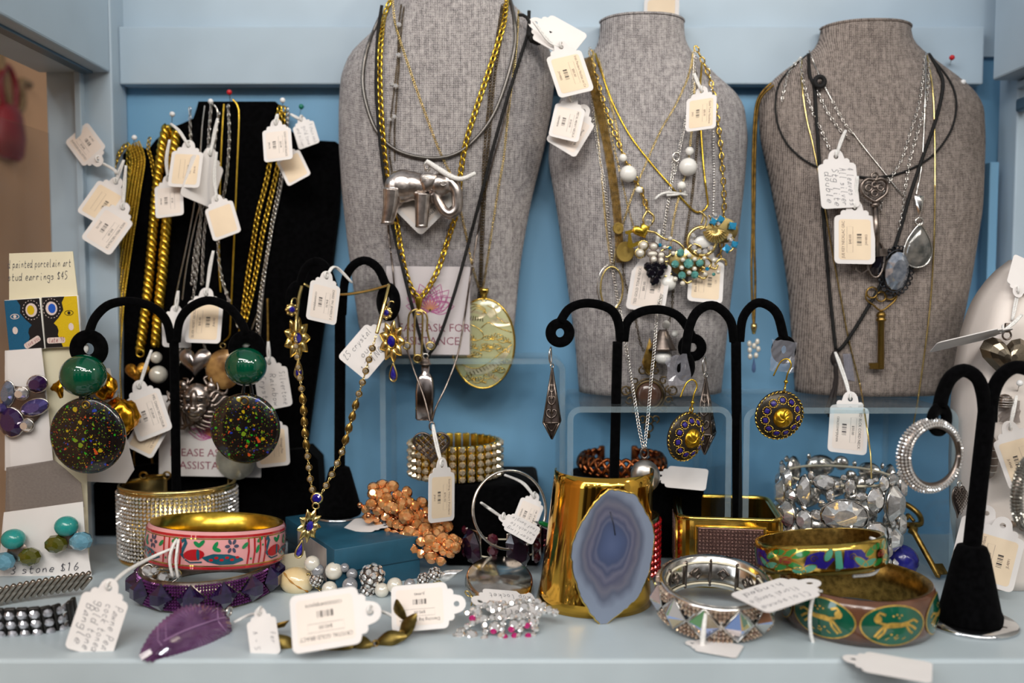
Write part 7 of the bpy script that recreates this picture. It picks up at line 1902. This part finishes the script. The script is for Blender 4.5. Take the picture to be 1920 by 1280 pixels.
# ---------------- iridescent crystal bangle
C = Matrix.Translation((P(1340, 1140, 51.7).x, 51.9, .62)) @ Matrix.Rotation(.19, 4, 'X'); t = Thing('crystal_bangle', 'stretch bangle of iridescent diamond stones and pave triangles', 'bangle', M=C)
R = 3.2; H = 2.1; n = 11
t.part('bangle_band', G().add(lathe_ring([(R - .32, .05), (R - .05, 0), (R + .02, .2), (R + .02, H - .2), (R - .05, H), (R - .32, H - .05)], 64)), M_SILVER)
def iri():
    m = mat('iridescent_crystal', (210, 190, 214), .05, .75, nscale=300, noise=.2, coat=.7); nt = m.node_tree; b = nt.nodes['Principled BSDF']
    lw = nt.nodes.new('ShaderNodeTexNoise'); lw.inputs['Scale'].default_value = 120; tc = nt.nodes.new('ShaderNodeTexCoord'); nt.links.new(tc.outputs['Normal'], lw.inputs['Vector']); lw.inputs['Scale'].default_value = 3.6
    cr = nt.nodes.new('ShaderNodeValToRGB'); E = cr.color_ramp.elements; E[0].position = .3; E[0].color = (*lin((70, 220, 140)), 1); E[1].position = .7; E[1].color = (*lin((220, 50, 180)), 1)
    for p_, c_ in ((.42, (236, 226, 226)), (.5, (150, 180, 236)), (.58, (240, 230, 210)), (.64, (236, 190, 110))): e = E.new(p_); e.color = (*lin(c_), 1)
    nt.links.new(lw.outputs['Fac'], cr.inputs['Fac']); nt.links.new(cr.outputs['Color'], b.inputs['Base Color']); return m
IR = iri()
for i in range(n):
    u = 2 * math.pi * i / n + .18; B = band_frame(R, R, u, H / 2, .1)
    V, F = gem(1, 1, 4, .12, .8); t.part('diamond_stone', G().add(([(v[0] * .86, v[1] * .92, v[2] * .45) for v in V], F), B), IR, smooth=False)
    t.part('setting', G().add(tube([(.9, 0, 0), (0, .96, 0), (-.9, 0, 0), (0, -.96, 0)], .06, 5, True, up=Vector((0, 0, 1))), B), M_SILVER)
gg = G(); gm = gem(.125, .2, 6, .45, .6)
for i in range(88):
    u = 2 * math.pi * i / 88
    for k in range(8):
        z = .2 + k * .245; du = (u - .18) % (2 * math.pi / n); du = min(du, 2 * math.pi / n - du) * R
        if du / .9 + abs(z - H / 2) / .96 > 1.08: gg.add(gm, band_frame(R, R, u, z, .05))
t.part('pave_stones', gg, mat('champagne_pave', (226, 206, 180), .06, .6, nscale=500, rgb2=(150, 120, 110), coat=.6), smooth=False, stuff=True)
gg = G()
for i in range(n):
    u = 2 * math.pi * (i + .5) / n + .18; B = band_frame(R - .5, R - .5, u, H / 2)
    gg.add(tube([(.28, 0, 0), (0, .34, 0), (-.28, 0, 0), (0, -.34, 0)], .09, 5, True, up=Vector((0, 0, 1))), B); gg.add(rbox(.75, 0, 0, .16, H - .3, .2, .05), B)
t.part('inner_lattice', gg, M_PEWTER)
for z in (.35, H - .35): t.part('elastic', G().add(torus(R - .42, .07, 60, 6), tmat((0, 0, z))), MATS['cream_elastic'])
flat_tag('handwritten tag bridging the iridescent bangle and the green bangle', (1518, 1094), (1402, 1132), 3.0, 2.5, Vector((-.1, -.05, 1)), hand=['Cloisonne', 'floral bangle', 'hinged'], flip=True)
flat_tag('blank white tag under the front of the iridescent bangle', (1298, 1206), (1388, 1222), .1, .1, Vector((0, 0, 1)), back=True)
solo('tag_string', 'white string over the front of the iridescent bangle', 'string', G().add(tube(spline([P(x, y, Y) for x, y, Y in ((1322, 1150, 48.6), (1319, 1180, 48.3), (1317, 1212, 48.3), (1320, 1228, 48.1))], .2), .16, 6)), M_STRING, P(1320, 1190, 48.3))
flat_tag('blank white tag under the green animal bangle at the shelf front', (1600, 1236), (1748, 1262), .12, .08, Vector((0, 0, 1)), back=True)

# ---------------- green bangle with gilt animals
GRR = 4.15; GC = Vector((P(1606, 1140, 52.0).x, 52.0, .14))
t = Thing('enamel_bangle', 'wide brown bangle with green ovals of gilt running animals', 'bangle', M=Matrix.Translation(GC) @ Matrix.Rotation(.12, 4, 'Z'))
prof = [(GRR - .3, .05), (GRR - .06, 0), (GRR + .12, .5), (GRR + .2, 1.25), (GRR + .12, 2.0), (GRR - .06, 2.5), (GRR - .3, 2.45)]
t.part('bangle_band', G().add(lathe_ring(prof, 72)), mat('brown_enamel', (96, 62, 44), .2, nscale=60, noise=.25, coat=.7))
t.part('brass_lining', G().add(lathe([(GRR - .32, .05), (GRR - .36, 1.25), (GRR - .32, 2.45), (GRR - .1, 2.53)], 72)), M_BRASS)
def goff(y): return .2 - .14 * abs((y - 1.25) / 1.0) ** 2 + .03
GE = mat('green_enamel_oval', (16, 84, 62), .14, nscale=80, noise=.25, coat=.9); GA = mat('gilt_paint', (220, 178, 86), .3, .6, nscale=300, noise=.3)
g1_, g2_, g3_ = [], G(), G()
def dg(g, VF, add=0.0): g.add(decal(VF, GRR, GRR, 0, lambda y: goff(y) + add, .2))
for i in range(7):
    x0 = -11.6 + 3.72 * i + .35
    g1_.append(G()); dg(g1_[-1], poly(ell(x0, 1.25, 1.72, 1.06, 0, 36))); dg(g3_, strip(ell(x0, 1.25, 1.75, 1.09, 0, 36), .07, True), .012)
    fl = 1 if i % 2 else -1
    A = lambda pts: [(x0 + fl * x, 1.25 + y) for x, y in pts]
    dg(g2_, poly(A([(-.65, .12), (-.2, .22), (.3, .18), (.75, .26), (.8, .05), (.4, -.05), (-.1, -.08), (-.6, -.1)][::fl])), .015)
    dg(g2_, poly(A(ell(-.9, .38, .2, .22))), .02)
    for L_ in ([(-.6, .0), (-.85, -.3), (-1.05, -.6)], [(-.5, -.05), (-.6, -.35), (-.9, -.68)], [(.65, .1), (.95, -.05), (1.2, -.25)], [(.6, .0), (.8, -.3), (1.0, -.45)], [(.75, .22), (1.05, .3), (1.3, .12)], [(-.95, .55), (-.8, .72), (-.5, .6)], [(-.95, .3), (-.7, .15), (-.5, .12)]):
        dg(g2_, strip(A(L_), .13), .015)
    for x, y in ((-.1, .55), (.1, .62), (.35, .58), (.2, .45), (-.2, -.45), (.1, -.5), (.0, -.62)): dg(g2_, poly(A(ell(x, y, .06, .05))), .015)
    for x in (-.5, 0, .4): dg(g2_, strip(A([(x, -.75), (x + .2, -.62)]), .05), .015)
for gi in g1_: t.part('green_oval', gi, GE)
t.part('gilt_animals', g2_, GA, stuff=True); t.part('gilt_rings', g3_, GA, stuff=True)
solo('tag_string', 'white string looped round the green animal bangle', 'string', G().add(tube(spline([P(x, y, Y) for x, y, Y in ((1540, 1108, 50.2), (1526, 1116, 49.4), (1519, 1150, 48.9), (1520, 1185, 48.9), (1528, 1218, 49.1))], .2), .11, 6)), M_STRING, P(1518, 1160, 48.4))

# ---------------- cloisonne bangle resting on it
CL = 3.75; CC = Vector((P(1541, 1042, 54.2).x, 54.2, 2.75))
t = Thing('enamel_bangle', 'gold cloisonne bangle with green leaves and cobalt ground', 'bangle', M=Matrix.Translation(CC) @ Matrix.Rotation(-.085, 4, 'Y') @ Matrix.Rotation(-.15, 4, 'X'))
prof = [(CL - .22, .05), (CL, 0), (CL + .1, .3), (CL + .12, .85), (CL + .1, 1.4), (CL, 1.7), (CL - .22, 1.65)]
t.part('bangle_band', G().add(lathe_ring(prof, 72)), M_GOLD)
t.part('lining', G().add(lathe([(CL - .23, .05), (CL - .26, .85), (CL - .23, 1.65)], 72)), M_BRASS)
MC = [mat('cloisonne_green', (40, 118, 52), .15, noise=.2, coat=.8), mat('cloisonne_cobalt', (34, 26, 112), .15, noise=.2, coat=.8), mat('cloisonne_teal', (70, 140, 116), .15, noise=.2, coat=.8), mat('cloisonne_rust', (122, 50, 34), .15, noise=.2, coat=.8)]
gc = [G(), G(), G(), G()]; gw = G()
def dc(g, VF, add=0.0): g.add(decal(VF, CL, CL, 0, lambda y: .12 - .06 * abs((y - .85) / .7) ** 2 + .012 + add, .2))
for i in range(4):
    x0 = -11.8 + 5.9 * i + 2.6
    dc(gc[1], poly([(x0 - 2.6, .35), (x0 - 1.2, .3), (x0 - 1.0, .8), (x0 - 1.4, 1.3), (x0 - 2.4, 1.35)])); dc(gc[1], poly([(x0 + 1.2, .5), (x0 + 2.4, .4), (x0 + 2.9, .9), (x0 + 2.3, 1.4), (x0 + 1.5, 1.2)]))
    dc(gc[2], poly([(x0 + 2.9, .25), (x0 + 3.3, .3), (x0 + 3.3, 1.4), (x0 + 2.95, 1.4)]))
    for k, (x, y, a, L_, m_) in enumerate(((-.7, 1.15, .5, .55, 0), (-.2, 1.3, .1, .45, 0), (.45, 1.25, .5, .55, 0), (1.1, 1.2, .3, .6, 0), (.6, .62, -.3, .65, 0), (-.2, .45, .3, .5, 0), (-.9, .5, .2, .55, 2), (-1.5, .6, 2.5, .5, 2), (1.5, .42, .4, .45, 2), (2.6, 1.15, 1.0, .4, 2), (.9, .3, 0, .4, 2))):
        o = ell(x0 + x, y, L_, .2, a, 16); dc(gc[m_], poly(o), .006); dc(gw, strip(o, .05, True), .012)
    dc(gc[3], poly(ell(x0 + .15, .85, .42, .22, .1)), .012); dc(gw, strip(ell(x0 + .15, .85, .44, .24, .1), .05, True), .016)
    for cx_ in (-2.0, 1.8): dc(gw, strip([(x0 + cx_ + .22 * (1 - k / 14) * math.cos(k * .7), .95 + .22 * (1 - k / 14) * math.sin(k * .7)) for k in range(14)], .05), .014)
for nm, g_, m_ in zip(('green_cells', 'cobalt_cells', 'teal_cells', 'rust_cells'), gc, MC): t.part(nm, g_, m_, stuff=True)
t.part('gold_wires', gw, M_GOLD, stuff=True)
solo('tag_string', 'white string round the end of the cloisonne bangle', 'string', G().add(tube(spline([P(x, y, Y) for x, y, Y in ((1632, 1008, 52.6), (1646, 1016, 52.0), (1650, 1048, 52.0), (1640, 1074, 52.2), (1600, 1080, 51.2))], .2), .1, 6)), M_STRING, P(1646, 1040, 52))

# ---------------- lapis bead and brass key
lb_ = S(1690, 1080); t = Thing('lapis_bead', 'carved deep blue bead with a silver cap on the shelf', 'bead', lb_)
V, F = sphere((0, 0, 0), 1.08, 28, 20); V = [(x * (1 + .05 * math.sin(z * 18)), y * (1 + .05 * math.sin(z * 18)), z) for x, y, z in V]
t.part('bead', G().add((V, F), tmat(lb_ + Vector((0, 0, 1.08)), (.4, .5, 0))), mat('lapis_blue', (34, 36, 128), .25, nscale=150, noise=.35, coat=.4), world=True)
t.part('silver_cap', G().add(dome(.6, .4, 14, 4), tmat(lb_ + Vector((-.75, -.55, .55)), (.8, -.9, .5))).add(torus(.6, .1, 16, 6), tmat(lb_ + Vector((-.75, -.55, .55)), (.8, -.9, .5))), M_SILVER, world=True)
KB, KT = P(1694, 962, 63.4), P(1762, 1084, 59.4); d = (KT - KB).normalized(); n_ = Vector((.25, -1, .25)); n_ = (n_ - d * n_.dot(d)).normalized()
KX = frame(KB, n_.cross(d), d, n_); t = Thing('brass_key', 'large brass key propped behind the blue bead', 'key', M=KX); L_ = (KT - KB).length
gg = G()
for pts in ([(0, 1.0), (-.9, .9), (-1.2, .1), (-.7, -.7), (0, -.9), (.7, -.7), (1.2, .1), (.9, .9), (0, 1.0)],): gg.add(tube(spline([(x, y, 0) for x, y in pts], .15), .2, 8))
gg.add(tube(spline([(-.5, .7, 0), (-.3, .1, 0), (0, .5, 0), (.3, .1, 0), (.5, .7, 0)], .12), .13, 6)); t.part('key_bow', gg, M_BRASS)
t.part('key_shaft', G().add(lathe([(0, 1.0), (.34, 1.05), (.2, 1.25), (.38, 1.45), (.2, 1.7), (.2, L_ - .2), (0, L_)], 12), tmat((0, 0, 0), (-1.57, 0, 0))), M_BRASS)
t.part('key_bit', G().add(rbox(.45, L_ - .7, 0, .7, .8, .2, .04)), M_BRASS)
# small bow of crystals left of the purple bracelet
t = Thing('bow_brooch', 'small silver bow brooch with clear stones beside the pink bangle', 'brooch', M=pf(296, 1078, 56.2, .1, 0, -.4))
for x, y, rx, ry_ in ((-22, 0, 14, 16), (-6, 8, 9, 9), (12, -4, 12, 12), (30, 4, 10, 9)): t.part('clear_stone', G().add(oval_gem(rx, ry_, 8, 9), tmat((x, y, 4))), M_CRYSTAL, smooth=False)
t.part('silver_setting', G().add(wire([(-38, 0, 0), (-22, 18, 0), (-6, 12, 0), (12, 12, 0), (34, 12, 0), (42, 2, 0), (24, -14, 0), (0, -14, 0), (-24, -18, 0)], 3, True)), M_SILVER)

# ------------------------------------------------------------------ earring cards by the left pane
def card(name, label, cat, corners, Y, m, th=.06, group='earring cards by the glass'):
    """flat card from photograph corners at depth Y"""
    pts = [P(x, y, Y) for x, y in corners]; o = pts[0]
    t = Thing(name, label, cat, (o.x, Y, o.z), group=group)
    loc = [(p.x - o.x, p.z - o.z) for p in pts]
    area = sum(loc[i][0] * loc[(i + 1) % len(loc)][1] - loc[(i + 1) % len(loc)][0] * loc[i][1] for i in range(len(loc)))
    if area < 0: loc = loc[::-1]
    B = frame(Vector((0, 0, 0)), Vector((1, 0, 0)), Vector((0, 0, 1)), Vector((0, -1, 0)))
    t.part('card_sheet', G().add(slab(loc, th), B), m, smooth=False)
    return t
YC = 62.2
t = card('earring_card', 'cream card with handwriting above two painted stud earrings', 'card', [(18, 475), (137, 471), (147, 560), (158, 700), (168, 1062), (18, 1070)], YC, M_CREAM)
gg = G()
for s_, x, y, sc_ in (('d painted porcelain art', 14, 502, 17), ('stud earrings $45', 14, 526, 17)):
    vf = pen(s_, 14, 1.3); w_ = width(vf); f = (118 if 'art' in s_ else 112) / w_
    gg.add(([(v[0] * f, v[1], 0) for v in vf[0]], vf[1]), pf(x, y, YC - .08, -.03))
t.part('handwriting', gg, M_PEN, world=True)
MB_, MY_, MK_ = mat('teal_paint', (24, 92, 128), .4, nscale=200, noise=.3), mat('yellow_paint', (216, 182, 20), .4, nscale=200, noise=.2), mat('black_paint', (22, 20, 22), .4)
MW_, MRD = mat('cream_paint', (222, 204, 196), .5), mat('red_paint', (150, 40, 50), .5)
def tile(label, cx, cy, roll, face, left):
    M = pf(cx, cy, YC - .35, roll); t = Thing('stud_earring', label, 'earring', M=M, group='painted porcelain stud earrings')
    t.part('porcelain_tile', G().add(rbox(0, 0, 0, 68, 96, 8, 1.5)), M_WBEAD)
    t.part('night_ground', G().add(poly(rrect(66, 94, 1)), tmat((0, 0, 4.3))), MK_)
    sg = 1 if left else -1
    prof = [(-33, 47), (-10, 47), (-4, 36), (-6, 22), (4, 8), (14, -2), (8, -8), (6, -16), (8, -24), (4, -34), (0, -47), (-33, -47)]
    t.part('painted_face', G().add(poly([(sg * x, y) for x, y in (prof if left else prof[::-1])]), tmat((0, 0, 4.7))), face)
    g_ = G().add(strip(ell(sg * -16, 16, 8, 4.5), 1.2, True), tmat((0, 0, 5))).add(poly(ell(sg * -16, 16, 3, 3)), tmat((0, 0, 5)))
    t.part('painted_eye', g_, MK_ if not left else MW_)
    t.part('painted_cheek', G().add(poly(ell(sg * -18, -10, 5, 7)), tmat((0, 0, 5))), MW_)
    t.part('moon_ring', G().add(poly(ell(sg * 16, 26, 11, 13)), tmat((0, 0, 5))), MW_)
    t.part('moon', G().add(poly(ell(sg * 15, 26, 7, 9)), tmat((0, 0, 5.3))), MY_ if left else mat('blue_paint', (30, 90, 190), .4))
    g_ = G()
    for k in range(18): a = k * .349; g_.add(strip([(sg * 16 + 16 * math.cos(a), 26 + 18 * math.sin(a)), (sg * 16 + 16 * math.cos(a + .16), 26 + 18 * math.sin(a + .16))], 1), tmat((0, 0, 5)))
    t.part('moon_halo', g_, MW_)
    R_ = Matrix.Rotation(.5 if left else 0, 4, 'Z')
    t.part('painted_banner', G().add(poly(rrect(34, 11, 4)), tmat((sg * 12, -34, 5.2)) @ R_), MW_)
    vf = pen('love you' if left else 'late 90', 9, .9); w_ = width(vf)
    t.part('banner_writing', G().add(([(v[0] * 28 / w_ - 14, v[1] - 3, 0) for v in vf[0]], vf[1]), tmat((sg * 12, -34, 5.6)) @ R_), MRD)
tile('painted tile stud with a blue profile face', 48, 608, -.07, MB_, True)
tile('painted tile stud with a yellow profile face', 117, 603, -.05, MY_, False)
# gold nugget earrings on a pale card behind
t = card('earring_card', 'pale card holding crumpled gold earrings behind the green ball', 'card', [(92, 690), (206, 690), (252, 880), (236, 905), (102, 900)], 63.4, M_WHITEPAPER)
NUG = mat('crumpled_gold', (226, 160, 40), .26, 1.0, nscale=260, noise=.4)
for px, py, r, lb in ((122, 722, 30, 'crumpled gold nugget earring peeping left of the green ball'), (196, 724, 24, 'crumpled gold nugget earring peeping right of the green ball'), (222, 782, 36, 'large crumpled gold nugget earring beside the speckled disc')):
    V, F = sphere((0, 0, 0), r, 26, 18, (1, 1, .6)); rr = random.Random(px)
    ph = [(Vector((rr.uniform(-1, 1), rr.uniform(-1, 1), rr.uniform(-1, 1))) * 5, rr.uniform(0, 6)) for _ in range(7)]
    V2 = []
    for x, y, z in V:
        v = Vector((x, y, z)) / r; k = 1 + sum(.045 * math.sin(v.dot(a) * 2.2 + b) for a, b in ph); V2.append((x * k, y * k, z * k))
    solo('nugget_earring', lb, 'earring', G().add((V2, F), pf(px, py, 62.7)), NUG, P(px, py, 62.7), group='crumpled gold earrings', smooth=True)
# purple cluster card
t = card('earring_card', 'white card holding a purple crystal cluster earring', 'card', [(10, 657), (78, 652), (84, 700), (100, 862), (10, 882)], 61.7, M_WHITEPAPER)
t = Thing('cluster_earring', 'cluster earring of purple and clear stones on the white card', 'earring', M=pf(45, 745, 61.3))
LV = mat('lavender_stone', (120, 104, 170), .06, .5, nscale=200, rgb2=(60, 60, 130), coat=.8); IRS = mat('grey_ab_stone', (150, 140, 160), .06, .5, nscale=120, rgb2=(80, 120, 140), coat=.8)
for x, y, rx, ry_, ro, m in ((28, 26, 19, 16, .2, M_PURPLE), (-28, 8, 13, 24, -.1, IRS), (-2, 8, 13, 12, 0, M_CRYSTAL), (22, -18, 27, 15, .3, LV), (-24, -46, 24, 28, .3, M_PURPLE), (6, -52, 12, 12, 0, M_CRYSTAL), (-40, -20, 10, 10, 0, LV)):
    t.part('cut_stone', G().add(oval_gem(rx, ry_, 14, 10), tmat((x, y, 6), (0, 0, ro))), m, smooth=False)
    t.part('stone_setting', G().add(torus(1, 1.6, 20, 6, rx, ry_), tmat((x, y, 4), (0, 0, ro))), M_SILVER)
t.part('silver_back', G().add(puff([(-34, 24), (0, 20), (36, 28), (44, -18), (8, -60), (-40, -60), (-44, -10)][::-1], 3, 3), tmat((0, 0, 0))), M_PEWTER)
# grey plastic packet and strip of cream card
t = card('plastic_packet', 'grey clear plastic packet between two earring cards', 'packet', [(12, 876), (102, 862), (124, 880), (152, 905), (158, 950), (10, 962)], 61.4, thin_clear('grey_plastic', (206, 202, 200), 1.0, .45, (170, 160, 154), .2), .03)
t = card('earring_card', 'white card holding two turquoise bead cluster earrings', 'card', [(8, 960), (156, 940), (160, 1000), (172, 1075), (172, 1084), (-4, 1084)], 60.6, M_WHITEPAPER)
gg = G(); vf = pen('3 stone $16', 15, 1.3); gg.add(vf, pf(18, 1076, 60.5, -.06)); t.part('handwriting', gg, M_PEN, world=True)
TQ, OL, AQB = mat('turquoise_bead', (40, 146, 140), .2, nscale=80, noise=.15, coat=.5), mat('olive_stone', (88, 88, 22), .1, .2, nscale=120, noise=.4, coat=.7), mat('aqua_bead', (110, 164, 186), .1, .2, nscale=120, noise=.2, coat=.7)
for dx, dy, lb in ((0, 0, 'turquoise olive and aqua bead cluster earring nearest the corner'), (99, -24, 'turquoise olive and aqua bead cluster earring by the card edge')):
    t = Thing('cluster_earring', lb, 'earring', M=pf(29 + dx, 1030 + dy, 60.0), group='turquoise bead cluster earrings')
    t.part('turquoise_bead', sphere((0, 22, 6), 22, 22, 14, (1, .88, .9)), TQ)
    V, F = sphere((0, 0, 0), 1, 9, 6); t.part('olive_bead', G().add(([(30 + 0 + x * 22 - (50 if dx else 0), -12 + y * 18, 6 + z * 18) for x, y, z in V], F)), OL, smooth=False)
    t.part('aqua_bead', G().add(([(-18 + x * 22 + (46 if dx else 0), -20 + y * 18 + (14 if dx else 0), 8 + z * 18) for x, y, z in V], F)), AQB, smooth=False)
    t.part('silver_petals', G().add(puff(circ(4, -4, 20, 14), 6, 3)), M_PEWTER)
sc_ = card('paper_scrap', 'small handwritten paper scrap behind the cowrie shell', 'paper', [(528, 1040), (572, 1032), (578, 1064), (530, 1074)], 59.6, M_CREAM)

# ------------------------------------------------------------------ white bust at the right edge with its hearts
WL = [(1915, 486), (1890, 505), (1862, 535), (1838, 575), (1820, 630), (1808, 700), (1801, 780), (1798, 880), (1800, 980), (1808, 1040), (1818, 1096)]
V, F = [], []; rows = 30; n = 20; YW = 60.0
def wl(y):
    for (a, b), (c, d) in zip(WL, WL[1:]):
        if b <= y <= d: return a + (c - a) * (y - b) / (d - b)
    return WL[-1][0]
sm_ = P(1920, 486, YW).z
for i in range(rows + 1):
    y = 486 + (1096 - 486) * i / rows; a = P(wl(y), y, YW); xr = 36.6 - .6 * max(0, 1 - i / 5)
    z = a.z * (1 - i / rows) + .02 * i / rows if False else max(.02, a.z - (P(1820, 1096, YW).z) * i / rows)
    for j in range(n + 1):
        s_ = -1 + 2 * j / n; V.append(((a.x + xr) / 2 + math.sin(s_ * math.pi / 2) * (xr - a.x) / 2, YW - 2.6 * max(0, 1 - s_ ** 4) ** .5 * (.5 + .5 * min(1, i / 6)), z))
    for j in range(n + 1):
        s_ = 1 - 2 * j / n; V.append(((a.x + xr) / 2 + s_ * (xr - a.x) / 2, YW + 1.5, z))
w = 2 * (n + 1)
for i in range(rows):
    for j in range(w): F.append([i * w + j, (i + 1) * w + j, (i + 1) * w + (j + 1) % w, i * w + (j + 1) % w])
F += [list(range(w)), [rows * w + j for j in range(w)][::-1]]
t = Thing('necklace_bust', 'white leatherette bust cut by the right edge of the picture', 'display bust', (33, YW, 0)); t.part('torso', (V, F), mat('white_leatherette', (226, 216, 208), .5, nscale=30, noise=.05, bump=.15, bscale=500), world=True)
BVW = BVHTree.FromPolygons([Vector(v) for v in V], F)
t = Thing('heart_pendant', 'large puffed pewter heart on the white bust', 'pendant', M=pf(1884, 672, onY(1884, 672, BVW, .9), .05))
ho = heart(98, 96, 20); t.part('puffed_heart', G().add(puff(ho, 22, 4, 8)), mat('grey_silver', (150, 138, 120), .25, 1.0, nscale=100, noise=.35), smooth=False)
t.part('bail', G().add(torus(8, 2, 14, 6), tmat((-2, 44, 4))).add(rbox(-2, 58, 4, 10, 18, 8, 2)), M_PEWTER)
price_tag('handwritten tag seen nearly edge on before the white bust', None, None, 56.5, M=frame(P(1880, 622, 56.4), Vector((-.25, -.93, .27)).normalized(), Vector((.95, -.2, .26)).normalized(), Vector((-.25, -.93, .27)).normalized().cross(Vector((.95, -.2, .26)).normalized())), hand=['sterling heart', 'puffed large', 'mexico'], string=[(1900, 606, 56.4), (1916, 590, 56.6)])
for px, py, rx, ry_, lb in ((1856, 856, 15, 42, 'dark grey filigree oval bead by the stand stem'), (1884, 752, 14, 14, 'small pewter bead under the puffed heart')):
    t = Thing('filigree_bead', lb, 'bead', M=pf(px, py, onY(px, py, BVW, .5))); t.part('bead', sphere((0, 0, 0), 1, 16, 12, (rx, ry_, rx)), M_PEWTER)
    gg = G()
    for k in range(5): gg.add(torus(1, 1.0, 20, 5, rx * math.cos(.35 * (k - 2)) + .6, rx * math.cos(.35 * (k - 2)) + .6), tmat((0, ry_ * math.sin(.35 * (k - 2)), 0), (1.57, 0, 0)))
    t.part('wire_bands', gg, M_SILVER)
t = Thing('tape_square', 'square of crumpled grey tape on the white bust', 'tape', M=pf(1892, 772, onY(1892, 772, BVW, .25))); t.part('tape', wrinkle(40, 40, 5), thin_clear('grey_tape', (190, 186, 182), 1.0, .5, (160, 150, 145), .2), smooth=False)
push_pin('pearl white pin in the white bust below the puffed heart', 1912, 718, 1906, 740, 57.8, MPW)
price_tag('cream tag hanging on the white bust behind the dark hoop', (1893, 804), (1922, 906), 55.6, .95, ('Sterling Heart', '', 'JL4840'), sticker='beige', flip=True, string=[(1900, 770, 56.5), (1906, 742, 57)], ink=M_BROWNINK)
price_tag('cream tag reading heart sterling pendant behind the cone foot', (1880, 985), (1846, 1096), 56.0, .85, ('Heart Sterling Pendant', '$65.00', 'JL4891'), sticker='beige', flip=False, ink=M_BROWNINK)
price_tag('white tag corner behind the nearest stand stem', (1850, 962), (1816, 1062), 57.0, .7, back=True)
t = Thing('pebble_bracelet', 'brown pebble bracelet lying on the white bust at the edge', 'bracelet', M=pf(1914, 985, 57))
for k in range(6): t.part('pebble_bead', sphere((-30 + 12 * k, -6 + 10 * math.sin(k), 0), 9, 12, 8, (1, .8, .8)), mat('brown_pebble', (110, 92, 76), .3, nscale=100, noise=.4))
price_tag('white scalloped tag at the upper edge of the white bust', (1908, 548), (1936, 486), 57.6, .8, back=True, string=[(1904, 570, 57.6), (1898, 600, 57.4)])
